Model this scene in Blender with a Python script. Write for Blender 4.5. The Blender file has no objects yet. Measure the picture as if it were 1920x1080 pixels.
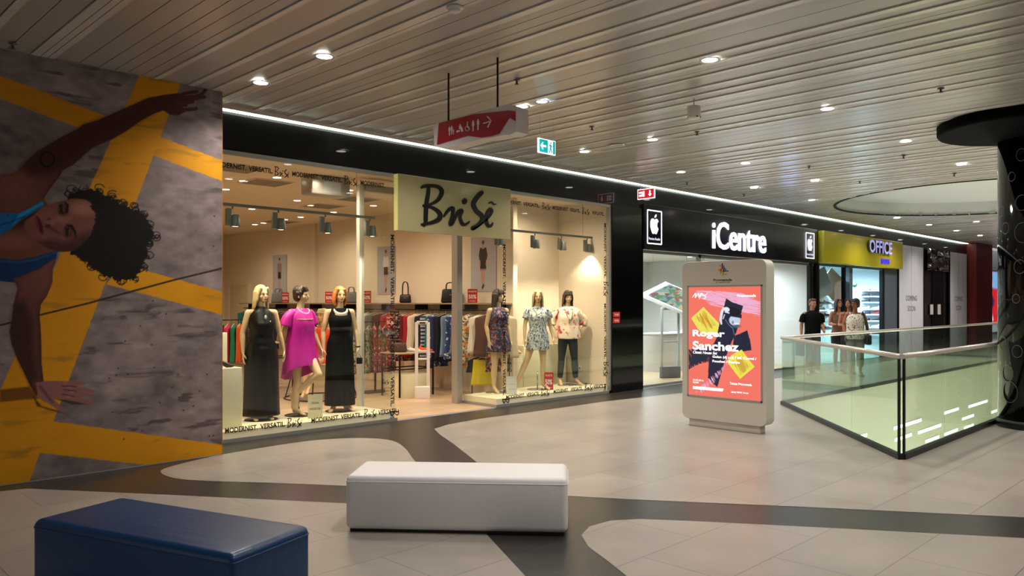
import bpy, bmesh, math, random
import numpy as np
from mathutils import Vector, Matrix
from mathutils.geometry import tessellate_polygon

# ------------------------------------------------------------------ camera, world, exposure
SC = bpy.context.scene
C = SC.collection
EYE = 1.65            # camera height
FPX = 1470.0          # focal length in pixels of a 1920 wide frame
HZ = 568.0            # horizon row
S2 = math.sqrt(0.5)
cam_data = bpy.data.cameras.new('camera')
cam_data.sensor_width = 36.0
cam_data.lens = FPX / 1920.0 * 36.0
cam_data.shift_y = (HZ - 540.0) / 1920.0
cam_data.clip_end = 200
cam = bpy.data.objects.new('camera', cam_data)
C.objects.link(cam)
cam.location = (0, 0, EYE)
cam.rotation_euler = (math.pi / 2, 0, -math.pi / 4)
SC.camera = cam

world = bpy.data.worlds.new('world')
SC.world = world
world.use_nodes = True
world.node_tree.nodes['Background'].inputs[0].default_value = (0.93, 0.96, 1.0, 1)
world.node_tree.nodes['Background'].inputs[1].default_value = 0.45
SC.view_settings.view_transform = 'Standard'
SC.view_settings.look = 'None'
SC.view_settings.gamma = 1.0
SC.view_settings.exposure = 0.0
SC.view_settings.use_curve_mapping = False
SC.cycles.use_denoising = True
SC.cycles.max_bounces = 6
SC.cycles.diffuse_bounces = 3
SC.cycles.glossy_bounces = 3
SC.cycles.transparent_max_bounces = 24
SC.cycles.sample_clamp_indirect = 4.0
SC.cycles.caustics_reflective = False
SC.cycles.caustics_refractive = False

H = 3.95              # ceiling height of the mall
SHOP_Y = 8.90         # plane of the shop glazing
W_MALL, W_SHOP, W_TRACK, W_COOL = 168.0, 108.0, 75.0, 460.0   # lamp powers

# ------------------------------------------------------------------ pixel <-> world
def cw(z, lat):                       # camera depth / lateral -> world X, Y
    return (S2 * (z + lat), S2 * (z - lat))
def fl(px, py, h=0.0):                # pixel on a horizontal plane at height h
    z = (EYE - h) * FPX / (py - HZ)
    return cw(z, (px - 960) / FPX * z)
def atY(px, py, Y=SHOP_Y):            # pixel on a plane Y = const -> (X, Z)
    u = (px - 960) / FPX
    z = Y / S2 / (1 - u)
    return (S2 * z * (1 + u), EYE + (HZ - py) / FPX * z)
def atX(px, py, X):                   # pixel on a plane X = const -> (Y, Z)
    u = (px - 960) / FPX
    z = X / S2 / (1 + u)
    return (S2 * z * (1 - u), EYE + (HZ - py) / FPX * z)
def XY(px, Y=SHOP_Y): return atY(px, HZ, Y)[0]
def YX(px, X): return atX(px, HZ, X)[0]
def proj(X, Y, Z):                    # world -> pixel (numpy friendly)
    z = S2 * (X + Y); lat = S2 * (X - Y)
    return 960 + FPX * lat / z, HZ - (Z - EYE) / z * FPX
def atZ(px, py, z):                   # pixel at camera depth z
    lat = (px - 960) / FPX * z
    X, Y = cw(z, lat)
    return Vector((X, Y, EYE + (HZ - py) / FPX * z))

# ------------------------------------------------------------------ materials
def lin(c):
    out = []
    for v in c[:3]:
        v = v / 255.0
        out.append(v / 12.92 if v <= 0.04045 else ((v + 0.055) / 1.055) ** 2.4)
    return (out[0], out[1], out[2], 1.0)
_mats = {}
def mat(name, col, rough=0.5, metal=0.0, spec=0.5, emit=None, es=1.0, noise=None, bump=None, coat=0.0, cr=0.05, sheen=0.0):
    """col in 0-255 sRGB; noise=(scale, amount[, stretch xyz]); bump=(scale, strength[, stretch])"""
    if name in _mats: return _mats[name]
    m = bpy.data.materials.new(name); m.use_nodes = True
    nt = m.node_tree; b = nt.nodes['Principled BSDF']
    c = lin(col)
    b.inputs['Base Color'].default_value = c
    b.inputs['Roughness'].default_value = rough
    b.inputs['Metallic'].default_value = metal
    b.inputs['Specular IOR Level'].default_value = spec
    if coat:
        b.inputs['Coat Weight'].default_value = coat; b.inputs['Coat Roughness'].default_value = cr
    if sheen: b.inputs['Sheen Weight'].default_value = sheen
    if emit is not None:
        b.inputs['Emission Color'].default_value = lin(emit); b.inputs['Emission Strength'].default_value = es
    def coords(st):
        tc = nt.nodes.new('ShaderNodeTexCoord'); mp = nt.nodes.new('ShaderNodeMapping')
        nt.links.new(tc.outputs['Object'], mp.inputs[0])
        mp.inputs['Scale'].default_value = st
        return mp.outputs[0]
    if noise:
        n = nt.nodes.new('ShaderNodeTexNoise'); n.inputs['Scale'].default_value = noise[0]; n.inputs['Detail'].default_value = 4
        nt.links.new(coords(noise[2] if len(noise) > 2 else (1, 1, 1)), n.inputs['Vector'])
        mx = nt.nodes.new('ShaderNodeMix'); mx.data_type = 'RGBA'
        a = noise[1]
        mx.inputs[6].default_value = tuple(max(0, v * (1 - a)) for v in c[:3]) + (1,)
        mx.inputs[7].default_value = tuple(min(1, v * (1 + a)) for v in c[:3]) + (1,)
        nt.links.new(n.outputs[0], mx.inputs[0]); nt.links.new(mx.outputs[2], b.inputs['Base Color'])
    if bump:
        n = nt.nodes.new('ShaderNodeTexNoise'); n.inputs['Scale'].default_value = bump[0]; n.inputs['Detail'].default_value = 3
        nt.links.new(coords(bump[2] if len(bump) > 2 else (1, 1, 1)), n.inputs['Vector'])
        bp = nt.nodes.new('ShaderNodeBump'); bp.inputs['Strength'].default_value = bump[1]; bp.inputs['Distance'].default_value = 0.01
        nt.links.new(n.outputs[0], bp.inputs['Height']); nt.links.new(bp.outputs[0], b.inputs['Normal'])
    _mats[name] = m
    return m
def vcol_mat(name, rough=0.6, es=0.0, spec=0.4):
    if name in _mats: return _mats[name]
    m = bpy.data.materials.new(name); m.use_nodes = True
    nt = m.node_tree; b = nt.nodes['Principled BSDF']
    a = nt.nodes.new('ShaderNodeVertexColor'); a.layer_name = 'print'
    b.inputs['Roughness'].default_value = rough
    b.inputs['Specular IOR Level'].default_value = spec
    if es:
        b.inputs['Base Color'].default_value = (0.02, 0.02, 0.02, 1)
        nt.links.new(a.outputs[0], b.inputs['Emission Color']); b.inputs['Emission Strength'].default_value = es
    else:
        nt.links.new(a.outputs[0], b.inputs['Base Color'])
    _mats[name] = m
    return m
def glass_mat(name, tint=(255, 255, 255), f0=0.035, gain=0.9, rough=0.0):
    """clear sheet: straight-through transparency mixed with a mirror reflection by Fresnel"""
    if name in _mats: return _mats[name]
    m = bpy.data.materials.new(name); m.use_nodes = True
    nt = m.node_tree; nt.nodes.clear()
    out = nt.nodes.new('ShaderNodeOutputMaterial')
    tr = nt.nodes.new('ShaderNodeBsdfTransparent'); tr.inputs[0].default_value = lin(tint)
    gl = nt.nodes.new('ShaderNodeBsdfGlossy'); gl.inputs['Roughness'].default_value = rough
    lw = nt.nodes.new('ShaderNodeLayerWeight'); lw.inputs['Blend'].default_value = 0.5
    pw = nt.nodes.new('ShaderNodeMath'); pw.operation = 'POWER'; pw.inputs[1].default_value = 4.5
    nt.links.new(lw.outputs['Facing'], pw.inputs[0])
    mu = nt.nodes.new('ShaderNodeMath'); mu.operation = 'MULTIPLY_ADD'; mu.inputs[1].default_value = gain; mu.inputs[2].default_value = f0
    mx = nt.nodes.new('ShaderNodeMixShader')
    nt.links.new(pw.outputs[0], mu.inputs[0]); nt.links.new(mu.outputs[0], mx.inputs[0])
    nt.links.new(tr.outputs[0], mx.inputs[1]); nt.links.new(gl.outputs[0], mx.inputs[2])
    nt.links.new(mx.outputs[0], out.inputs[0])
    _mats[name] = m
    return m
def print_mat(name, base, cols, scale=14.0, rough=0.75, stretch=(1, 1, 1), thr=0.45, soft=0.06):
    """printed cloth: blotches of several colours over a base colour"""
    if name in _mats: return _mats[name]
    m = bpy.data.materials.new(name); m.use_nodes = True
    nt = m.node_tree; b = nt.nodes['Principled BSDF']; b.inputs['Roughness'].default_value = rough
    tc = nt.nodes.new('ShaderNodeTexCoord')
    last = None
    for i, c in enumerate(cols):
        mp = nt.nodes.new('ShaderNodeMapping'); mp.inputs['Location'].default_value = (i * 3.1, i * 1.7, i * 2.3); mp.inputs['Scale'].default_value = stretch
        nt.links.new(tc.outputs['Object'], mp.inputs[0])
        n = nt.nodes.new('ShaderNodeTexNoise'); n.inputs['Scale'].default_value = scale * (1 + 0.23 * i); n.inputs['Detail'].default_value = 2.5
        nt.links.new(mp.outputs[0], n.inputs['Vector'])
        mr = nt.nodes.new('ShaderNodeMapRange'); mr.inputs[1].default_value = 1 - thr; mr.inputs[2].default_value = 1 - thr + soft
        nt.links.new(n.outputs[0], mr.inputs[0])
        mx = nt.nodes.new('ShaderNodeMix'); mx.data_type = 'RGBA'
        if last is None: mx.inputs[6].default_value = lin(base)
        else: nt.links.new(last, mx.inputs[6])
        mx.inputs[7].default_value = lin(c)
        nt.links.new(mr.outputs[0], mx.inputs[0]); last = mx.outputs[2]
    nt.links.new(last, b.inputs['Base Color'])
    _mats[name] = m
    return m
def stripe_mat(name, c1, c2, pitch=0.04, axis=2, duty=0.5, rough=0.8):
    if name in _mats: return _mats[name]
    m = bpy.data.materials.new(name); m.use_nodes = True
    nt = m.node_tree; b = nt.nodes['Principled BSDF']; b.inputs['Roughness'].default_value = rough
    tc = nt.nodes.new('ShaderNodeTexCoord'); sp = nt.nodes.new('ShaderNodeSeparateXYZ')
    nt.links.new(tc.outputs['Object'], sp.inputs[0])
    d = nt.nodes.new('ShaderNodeMath'); d.operation = 'DIVIDE'; d.inputs[1].default_value = pitch
    f = nt.nodes.new('ShaderNodeMath'); f.operation = 'FRACT'
    g = nt.nodes.new('ShaderNodeMath'); g.operation = 'GREATER_THAN'; g.inputs[1].default_value = duty
    nt.links.new(sp.outputs[axis], d.inputs[0]); nt.links.new(d.outputs[0], f.inputs[0]); nt.links.new(f.outputs[0], g.inputs[0])
    mx = nt.nodes.new('ShaderNodeMix'); mx.data_type = 'RGBA'
    mx.inputs[6].default_value = lin(c1); mx.inputs[7].default_value = lin(c2)
    nt.links.new(g.outputs[0], mx.inputs[0]); nt.links.new(mx.outputs[2], b.inputs['Base Color'])
    _mats[name] = m
    return m

# ------------------------------------------------------------------ objects
def tag(o, label=None, cat=None, group=None, kind=None):
    if label: o['label'] = label
    if cat: o['category'] = cat
    if group: o['group'] = group
    if kind: o['kind'] = kind
    return o
def thing(name, label, cat, loc=(0, 0, 0), rz=0.0, group=None):
    o = bpy.data.objects.new(name, None); C.objects.link(o)
    o.empty_display_size = 0.1
    o.location = loc; o.rotation_euler = (0, 0, rz)
    o['label'] = label; o['category'] = cat
    if group: o['group'] = group
    return o
def copy_tree(o, parent=None):
    c = o.copy(); C.objects.link(c); c.parent = parent
    for ch in list(o.children): copy_tree(ch, c)
    return c

class MB:
    """collects faces and links them as ONE mesh object"""
    def __init__(s): s.v = []; s.f = []; s.m = []; s.sm = []; s.mi = 0
    def add(s, verts, faces, smooth=False, M=None):
        o = len(s.v)
        if M is not None: verts = [M @ Vector(p) for p in verts]
        s.v += [tuple(p) for p in verts]
        for f in faces: s.f.append(tuple(i + o for i in f)); s.m.append(s.mi); s.sm.append(smooth)
        return s
    def box(s, x0, x1, y0, y1, z0, z1, M=None):
        vs = [(x0, y0, z0), (x1, y0, z0), (x1, y1, z0), (x0, y1, z0), (x0, y0, z1), (x1, y0, z1), (x1, y1, z1), (x0, y1, z1)]
        return s.add(vs, [(0, 3, 2, 1), (4, 5, 6, 7), (0, 1, 5, 4), (1, 2, 6, 5), (2, 3, 7, 6), (3, 0, 4, 7)], M=M)
    def rbox(s, x0, x1, y0, y1, z0, z1, r=0.02, seg=3, M=None):
        """rounded box: superellipsoid style corners"""
        n = seg
        cs = [(x0 + r, x1 - r), (y0 + r, y1 - r), (z0 + r, z1 - r)]
        bm = bmesh.new(); bmesh.ops.create_cube(bm, size=1.0)
        for v in bm.verts:
            v.co = Vector((x0 if v.co.x < 0 else x1, y0 if v.co.y < 0 else y1, z0 if v.co.z < 0 else z1))
        bmesh.ops.bevel(bm, geom=list(bm.edges), offset=r, segments=n, profile=0.5, affect='EDGES')
        bm.verts.index_update()
        vs = [v.co.copy() for v in bm.verts]; fs = [tuple(v.index for v in f.verts) for f in bm.faces]
        bm.free()
        return s.add(vs, fs, smooth=True, M=M)
    def tube(s, pts, r, n=10, caps=True, closed=False, smooth=True, flat=1.0):
        """r: number or list; tapered tube along a path"""
        pts = [Vector(p) for p in pts]; k = len(pts)
        rs = r if isinstance(r, (list, tuple)) else [r] * k
        vs = []; up = None
        for i, p in enumerate(pts):
            a = pts[(i - 1) % k] if (i > 0 or closed) else p
            b = pts[(i + 1) % k] if (i < k - 1 or closed) else p
            d = (b - a)
            if d.length < 1e-9: d = Vector((0, 0, 1))
            d.normalize()
            if up is None:
                up = Vector((0, 0, 1)) if abs(d.z) < 0.9 else Vector((1, 0, 0))
            u = (up - d * up.dot(d))
            if u.length < 1e-6: u = d.orthogonal()
            u.normalize(); w = d.cross(u); up = u
            for j in range(n):
                t = 2 * math.pi * j / n
                vs.append(p + (u * math.cos(t) * flat + w * math.sin(t)) * rs[i])
        fs = []
        m = k if closed else k - 1
        for i in range(m):
            for j in range(n):
                a = i * n + j; b = i * n + (j + 1) % n
                c = ((i + 1) % k) * n + (j + 1) % n; d = ((i + 1) % k) * n + j
                fs.append((a, b, c, d))
        s.add(vs, fs, smooth)
        if caps and not closed:
            o = len(s.v) - k * n
            s.f.append(tuple(o + j for j in range(n - 1, -1, -1))); s.m.append(s.mi); s.sm.append(False)
            s.f.append(tuple(o + (k - 1) * n + j for j in range(n))); s.m.append(s.mi); s.sm.append(False)
        return s
    def lathe(s, prof, c=(0, 0, 0), n=32, smooth=True, M=None, sx=1.0, sy=1.0, ends=True):
        vs = []; fs = []
        for (r, z) in prof:
            for j in range(n):
                t = 2 * math.pi * j / n
                vs.append((c[0] + r * math.cos(t) * sx, c[1] + r * math.sin(t) * sy, c[2] + z))
        for i in range(len(prof) - 1):
            for j in range(n):
                fs.append((i * n + j, i * n + (j + 1) % n, (i + 1) * n + (j + 1) % n, (i + 1) * n + j))
        k = len(prof)
        if ends and prof[0][0] > 1e-6: fs.append(tuple(range(n - 1, -1, -1)))
        if ends and prof[-1][0] > 1e-6: fs.append(tuple((k - 1) * n + j for j in range(n)))
        return s.add(vs, fs, smooth, M)
    def ellipsoid(s, c, r, n=16, m=10, M=None):
        prof = [(math.sin(math.pi * i / m), -math.cos(math.pi * i / m)) for i in range(m + 1)]
        vs = []; fs = []
        for (a, z) in prof:
            for j in range(n):
                t = 2 * math.pi * j / n
                p = Vector((a * math.cos(t) * r[0], a * math.sin(t) * r[1], z * r[2]))
                if M is not None: p = M @ p
                vs.append((c[0] + p[0], c[1] + p[1], c[2] + p[2]))
        for i in range(m):
            for j in range(n):
                fs.append((i * n + j, i * n + (j + 1) % n, (i + 1) * n + (j + 1) % n, (i + 1) * n + j))
        return s.add(vs, fs, True)
    def prism(s, poly, a, b, axis='z'):
        """2D polygon extruded between a and b; axis: which coordinate is extruded"""
        tri = tessellate_polygon([[Vector((p[0], p[1], 0)) for p in poly]])
        n = len(poly)
        def mk(p, h):
            if axis == 'z': return (p[0], p[1], h)
            if axis == 'y': return (p[0], h, p[1])
            return (h, p[0], p[1])
        vs = [mk(p, a) for p in poly] + [mk(p, b) for p in poly]
        fs = [tuple(t) for t in tri] + [tuple(i + n for i in reversed(t)) for t in tri]
        for i in range(n): fs.append((i, (i + 1) % n, n + (i + 1) % n, n + i))
        return s.add(vs, fs)
    def build(s, name, mats, parent=None, mods=None, inv=False):
        me = bpy.data.meshes.new(name)
        v = s.v
        me.from_pydata(v, [], s.f)
        if not isinstance(mats, (list, tuple)): mats = [mats]
        for m in mats: me.materials.append(m)
        me.polygons.foreach_set('material_index', s.m)
        me.polygons.foreach_set('use_smooth', s.sm)
        me.update()
        bm = bmesh.new(); bm.from_mesh(me)
        bmesh.ops.recalc_face_normals(bm, faces=bm.faces)
        bm.to_mesh(me); bm.free()
        o = bpy.data.objects.new(name, me); C.objects.link(o)
        if parent is not None: o.parent = parent
        return o
def bx(name, x0, x1, y0, y1, z0, z1, m, parent=None):
    return MB().box(x0, x1, y0, y1, z0, z1).build(name, m, parent)
def struct(o, label=None):
    o['kind'] = 'structure'
    if label: o['label'] = label
    return o
def solidify(o, t=0.004, off=0.0):
    md = o.modifiers.new('shell', 'SOLIDIFY'); md.thickness = t; md.offset = off
    return o

# ------------------------------------------------------------------ lettering
_tcache = {}
def text_polys(s, bold=0.0, space=1.0):
    key = (s, bold, space)
    if key in _tcache: return _tcache[key]
    cu = bpy.data.curves.new('t', 'FONT'); cu.body = s; cu.offset = bold; cu.space_character = space
    cu.resolution_u = 3; cu.fill_mode = 'FRONT'
    o = bpy.data.objects.new('t', cu); C.objects.link(o)
    dg = bpy.context.evaluated_depsgraph_get()
    me = bpy.data.meshes.new_from_object(o.evaluated_get(dg))
    vs = np.array([v.co[:2] for v in me.vertices]); fs = [tuple(p.vertices) for p in me.polygons]
    bpy.data.objects.remove(o); bpy.data.curves.remove(cu); bpy.data.meshes.remove(me)
    _tcache[key] = (vs, fs)
    return vs, fs
def put_text(mb, s, org, right, up, w=None, h=None, bold=0.0, space=1.0, depth=0.0, shear=0.0, center=False):
    """string laid on a plane; org = lower left corner of its box (or centre)"""
    vs, fs = text_polys(s, bold, space)
    mn = vs.min(0); mx = vs.max(0); sz = mx - mn
    if w is None: w = h * sz[0] / sz[1]
    if h is None: h = w * sz[1] / sz[0]
    right = Vector(right).normalized(); up = Vector(up).normalized(); org = Vector(org)
    if center: org = org - right * w / 2 - up * h / 2
    nrm = right.cross(up)
    q = (vs - mn) / sz
    pts = [org + right * (a * w + shear * b * h) + up * (b * h) for a, b in q]
    if depth <= 0:
        mb.add(pts, fs)
    else:
        n = len(pts)
        back = pts; front = [p + nrm * depth for p in pts]
        edges = {}
        for f in fs:
            for i in range(len(f)):
                e = (f[i], f[(i + 1) % len(f)])
                if (e[1], e[0]) in edges: edges.pop((e[1], e[0]))
                else: edges[e] = 1
        fsx = [tuple(i + n for i in f) for f in fs] + [tuple(reversed(f)) for f in fs]
        fsx += [(a, b, b + n, a + n) for (a, b) in edges]
        mb.add(back + front, fsx)
    return mb
def spline(pts, k=8, closed=False):
    pts = [np.array(p, float) for p in pts]; out = []
    n = len(pts)
    for i in range(n if closed else n - 1):
        p0 = pts[(i - 1) % n] if (i > 0 or closed) else pts[0]
        p1 = pts[i]; p2 = pts[(i + 1) % n]
        p3 = pts[(i + 2) % n] if (i < n - 2 or closed) else pts[-1]
        for j in range(k):
            t = j / k
            out.append(0.5 * ((2 * p1) + (-p0 + p2) * t + (2 * p0 - 5 * p1 + 4 * p2 - p3) * t * t + (-p0 + 3 * p1 - 3 * p2 + p3) * t ** 3))
    if not closed: out.append(pts[-1])
    return out
# brush strokes of the shop's script lettering, (x, y, half width), y down
BRISE = [
    [(266, 214, 7), (290, 200, 14), (340, 194, 14), (395, 203, 15), (421, 240, 16), (395, 300, 14), (340, 338, 10), (280, 352, 9)],
    [(280, 352, 9), (350, 366, 12), (403, 410, 17), (398, 455, 18), (345, 484, 14), (268, 502, 9)],
    [(322, 205, 12), (318, 260, 14), (306, 340, 15), (302, 420, 15), (300, 480, 13), (288, 518, 5)],
    [(432, 438, 6), (470, 385, 12), (505, 368, 14), (502, 420, 12), (484, 490, 12), (500, 490, 10), (545, 400, 13), (575, 388, 14), (560, 440, 12), (580, 492, 14), (610, 492, 10), (638, 470, 5)],
    [(603, 290, 10), (597, 312, 20), (590, 335, 9)],
    [(748, 234, 10), (728, 250, 18), (690, 290, 18), (668, 335, 18), (690, 385, 18), (735, 425, 19), (740, 460, 17), (705, 500, 15), (660, 526, 16), (690, 520, 8), (760, 470, 6), (800, 430, 9), (822, 390, 11), (808, 368, 9), (786, 395, 12), (772, 445, 14), (785, 498, 14), (812, 505, 11), (830, 480, 5)],
    [(795, 326, 4), (818, 317, 6), (838, 335, 6), (860, 330, 3)],
]
def put_strokes(mb, strokes, org, right, up, sc, depth=0.0, ref=(260, 530), squash=1.0):
    """strokes in their own 2D space laid on a plane; sc = metres per unit; ref = the unit position of org"""
    right = Vector(right).normalized(); up = Vector(up).normalized(); org = Vector(org); nrm = right.cross(up)
    for k, st in enumerate(strokes):
        pp = spline(st, 7)
        m = len(pp); L = []; R = []
        for i, p in enumerate(pp):
            a = pp[max(0, i - 1)]; b = pp[min(m - 1, i + 1)]
            d = b[:2] - a[:2]; ln = math.hypot(*d) or 1.0; nx, ny = -d[1] / ln, d[0] / ln
            L.append((p[0] + nx * p[2], p[1] + ny * p[2])); R.append((p[0] - nx * p[2], p[1] - ny * p[2]))
        def W(q, h): return org + right * ((q[0] - ref[0]) * sc * squash) + up * ((ref[1] - q[1]) * sc) + nrm * (h + k * 0.0002)
        vs = [W(q, depth) for q in L] + [W(q, depth) for q in R]
        fs = [(i, i + 1, m + i + 1, m + i) for i in range(m - 1)]
        if depth > 0:
            vs += [W(q, 0) for q in L] + [W(q, 0) for q in R]
            for i in range(m - 1):
                fs += [(i, i + 1, 2 * m + i + 1, 2 * m + i), (m + i, m + i + 1, 3 * m + i + 1, 3 * m + i)]
            fs += [(0, m, 3 * m, 2 * m), (m - 1, 2 * m - 1, 4 * m - 1, 3 * m - 1)]
        mb.add(vs, fs)
    return mb

# ------------------------------------------------------------------ printed pictures (vertex colours are the print itself)
def vnoise(x, y, seed=0):
    xi = np.floor(x).astype(np.int64); yi = np.floor(y).astype(np.int64); xf = x - xi; yf = y - yi
    def h(a, b):
        n = (a * 374761393 + b * 668265263 + seed * 1442695041) & 0xFFFFFFFF
        n = ((n ^ (n >> 13)) * 1274126177) & 0xFFFFFFFF
        return ((n ^ (n >> 16)) & 0xFFFF) / 65535.0
    sx = xf * xf * (3 - 2 * xf); sy = yf * yf * (3 - 2 * yf)
    a = h(xi, yi) * (1 - sx) + h(xi + 1, yi) * sx
    b = h(xi, yi + 1) * (1 - sx) + h(xi + 1, yi + 1) * sx
    return a * (1 - sy) + b * sy
def fbm(x, y, o=4, seed=0):
    r = 0; a = 0.5; t = 0
    for i in range(o):
        r = r + a * vnoise(x * 2 ** i, y * 2 ** i, seed + i); t += a; a *= 0.5
    return r / t
class Paint:
    def __init__(s, U, V, base):
        s.U = U; s.V = V; s.c = np.empty(U.shape + (3,)); s.c[:] = base
    def blend(s, a, col):
        a = np.clip(a, 0, 1)[..., None]; s.c = s.c * (1 - a) + np.asarray(col, float) * a
    def inside(s, poly):
        x, y = s.U, s.V; r = np.zeros(x.shape, bool); n = len(poly)
        for i in range(n):
            x0, y0 = poly[i][:2]; x1, y1 = poly[(i + 1) % n][:2]
            if y0 == y1: continue
            c = ((y0 > y) != (y1 > y)) & (x < (x1 - x0) * (y - y0) / (y1 - y0) + x0)
            r ^= c
        return r
    def dist(s, pts, closed=False):
        x, y = s.U, s.V; d = np.full(x.shape, 1e9); n = len(pts)
        for i in range(n if closed else n - 1):
            x0, y0 = pts[i][:2]; x1, y1 = pts[(i + 1) % n][:2]
            dx, dy = x1 - x0, y1 - y0; L = dx * dx + dy * dy or 1e-9
            t = np.clip(((x - x0) * dx + (y - y0) * dy) / L, 0, 1)
            d = np.minimum(d, np.hypot(x - x0 - t * dx, y - y0 - t * dy))
        return d
    def sd(s, poly): return np.where(s.inside(poly), 1, -1) * s.dist(poly, True)
    def poly(s, poly, col, soft=1.0, al=1.0, wob=0.0, ws=6.0, seed=3):
        d = s.sd(poly)
        if wob: d = d + (fbm(s.U / ws, s.V / ws, 3, seed) - 0.5) * wob
        s.blend(np.clip(d / soft + 0.5, 0, 1) * al, col)
        return d
    def stroke(s, pts, w, col, soft=1.0, al=1.0):
        """w number or per point list: thick line"""
        if isinstance(w, (int, float)):
            s.blend(np.clip((w - s.dist(pts)) / soft + 0.5, 0, 1) * al, col); return
        x, y = s.U, s.V; best = np.full(x.shape, -1e9)
        for i in range(len(pts) - 1):
            x0, y0 = pts[i][:2]; x1, y1 = pts[i + 1][:2]
            dx, dy = x1 - x0, y1 - y0; L = dx * dx + dy * dy or 1e-9
            t = np.clip(((x - x0) * dx + (y - y0) * dy) / L, 0, 1)
            best = np.maximum(best, w[i] * (1 - t) + w[i + 1] * t - np.hypot(x - x0 - t * dx, y - y0 - t * dy))
        s.blend(np.clip(best / soft + 0.5, 0, 1) * al, col)
    def ell(s, c, r, col, soft=1.0, al=1.0, rot=0.0):
        ca, sa = math.cos(rot), math.sin(rot); dx = s.U - c[0]; dy = s.V - c[1]
        a = (dx * ca + dy * sa) / r[0]; b = (-dx * sa + dy * ca) / r[1]
        d = (1 - np.hypot(a, b)) * min(r)
        s.blend(np.clip(d / soft + 0.5, 0, 1) * al, col)
def paint_panel(name, P0, PU, PV, nu, nv, fn, m, parent=None, thick=0.004):
    """grid over the parallelogram P0, P0+PU, P0+PV; fn(world XYZ arrays, a, b) -> sRGB 0-255 colours"""
    P0, PU, PV = (np.array(p, float) for p in (P0, PU, PV))
    a, b = np.meshgrid(np.linspace(0, 1, nu + 1), np.linspace(0, 1, nv + 1))
    P = P0 + a[..., None] * PU + b[..., None] * PV
    col = np.clip(fn(P[..., 0], P[..., 1], P[..., 2], a, b), 0, 255) / 255.0
    colL = np.where(col <= 0.04045, col / 12.92, ((col + 0.055) / 1.055) ** 2.4)
    me = bpy.data.meshes.new(name)
    vs = P.reshape(-1, 3)
    N = np.cross(PU, PV); N = N / np.linalg.norm(N)
    back = np.array([P0, P0 + PU, P0 + PU + PV, P0 + PV]) - N * thick
    i = (np.arange(nv)[:, None] * (nu + 1) + np.arange(nu)[None, :]).ravel()
    fs = np.stack([i, i + 1, i + nu + 2, i + nu + 1], 1).tolist()
    k = len(vs); cor = [0, nu, (nv + 1) * (nu + 1) - 1, nv * (nu + 1)]
    fs.append([k + 3, k + 2, k + 1, k])
    for j in range(4): fs.append([cor[j], k + j, k + (j + 1) % 4, cor[(j + 1) % 4]])
    me.from_pydata(np.concatenate([vs, back]).tolist(), [], fs)
    ca = me.color_attributes.new('print', 'FLOAT_COLOR', 'POINT')
    full = np.ones((k + 4, 4)); full[:k, :3] = colL.reshape(-1, 3); full[k:, :3] = 0.3
    ca.data.foreach_set('color', full.ravel())
    me.materials.append(m); me.update()
    o = bpy.data.objects.new(name, me); C.objects.link(o)
    if parent is not None: o.parent = parent
    return o

def lamp(name, loc, power, col=(255, 255, 255), radius=0.07, spot=None, blend=0.6, aim=None, parent=None):
    d = bpy.data.lights.new(name, 'SPOT' if spot else 'POINT')
    d.energy = power; d.color = lin(col)[:3]; d.shadow_soft_size = radius
    if spot: d.spot_size = math.radians(spot); d.spot_blend = blend
    o = bpy.data.objects.new(name, d); C.objects.link(o); o.location = loc
    if aim is not None: o.rotation_euler = (Vector(aim) - Vector(loc)).to_track_quat('-Z', 'Y').to_euler()
    if parent is not None: o.parent = parent
    return o
# ================================================================== LARGE STRUCTURE
rnd = random.Random(7)
M_black_gloss = mat('black gloss panel', (5, 6, 6), rough=0.35, spec=0.12, coat=0.55, cr=0.03)
M_alu = mat('aluminium', (176, 176, 172), rough=0.35, metal=0.6)
M_cream = mat('cream platform', (240, 234, 200), rough=0.35)
M_white = mat('white gloss', (226, 224, 220), rough=0.25)
M_steel = mat('brushed steel', (200, 198, 194), rough=0.22, metal=0.9)
M_dark = mat('dark metal', (22, 22, 24), rough=0.35, metal=0.3)
M_glass = glass_mat('shop glass', (250, 252, 250), gain=0.8)
M_rail_glass = glass_mat('balustrade glass', (238, 247, 241), gain=1.0)
M_wall = mat('shop wall paint', (230, 216, 194), rough=0.85)
M_wallw = mat('white wall paint', (236, 240, 240), rough=0.7)
M_ink = mat('black lettering film', (8, 8, 8), rough=0.4)

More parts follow.
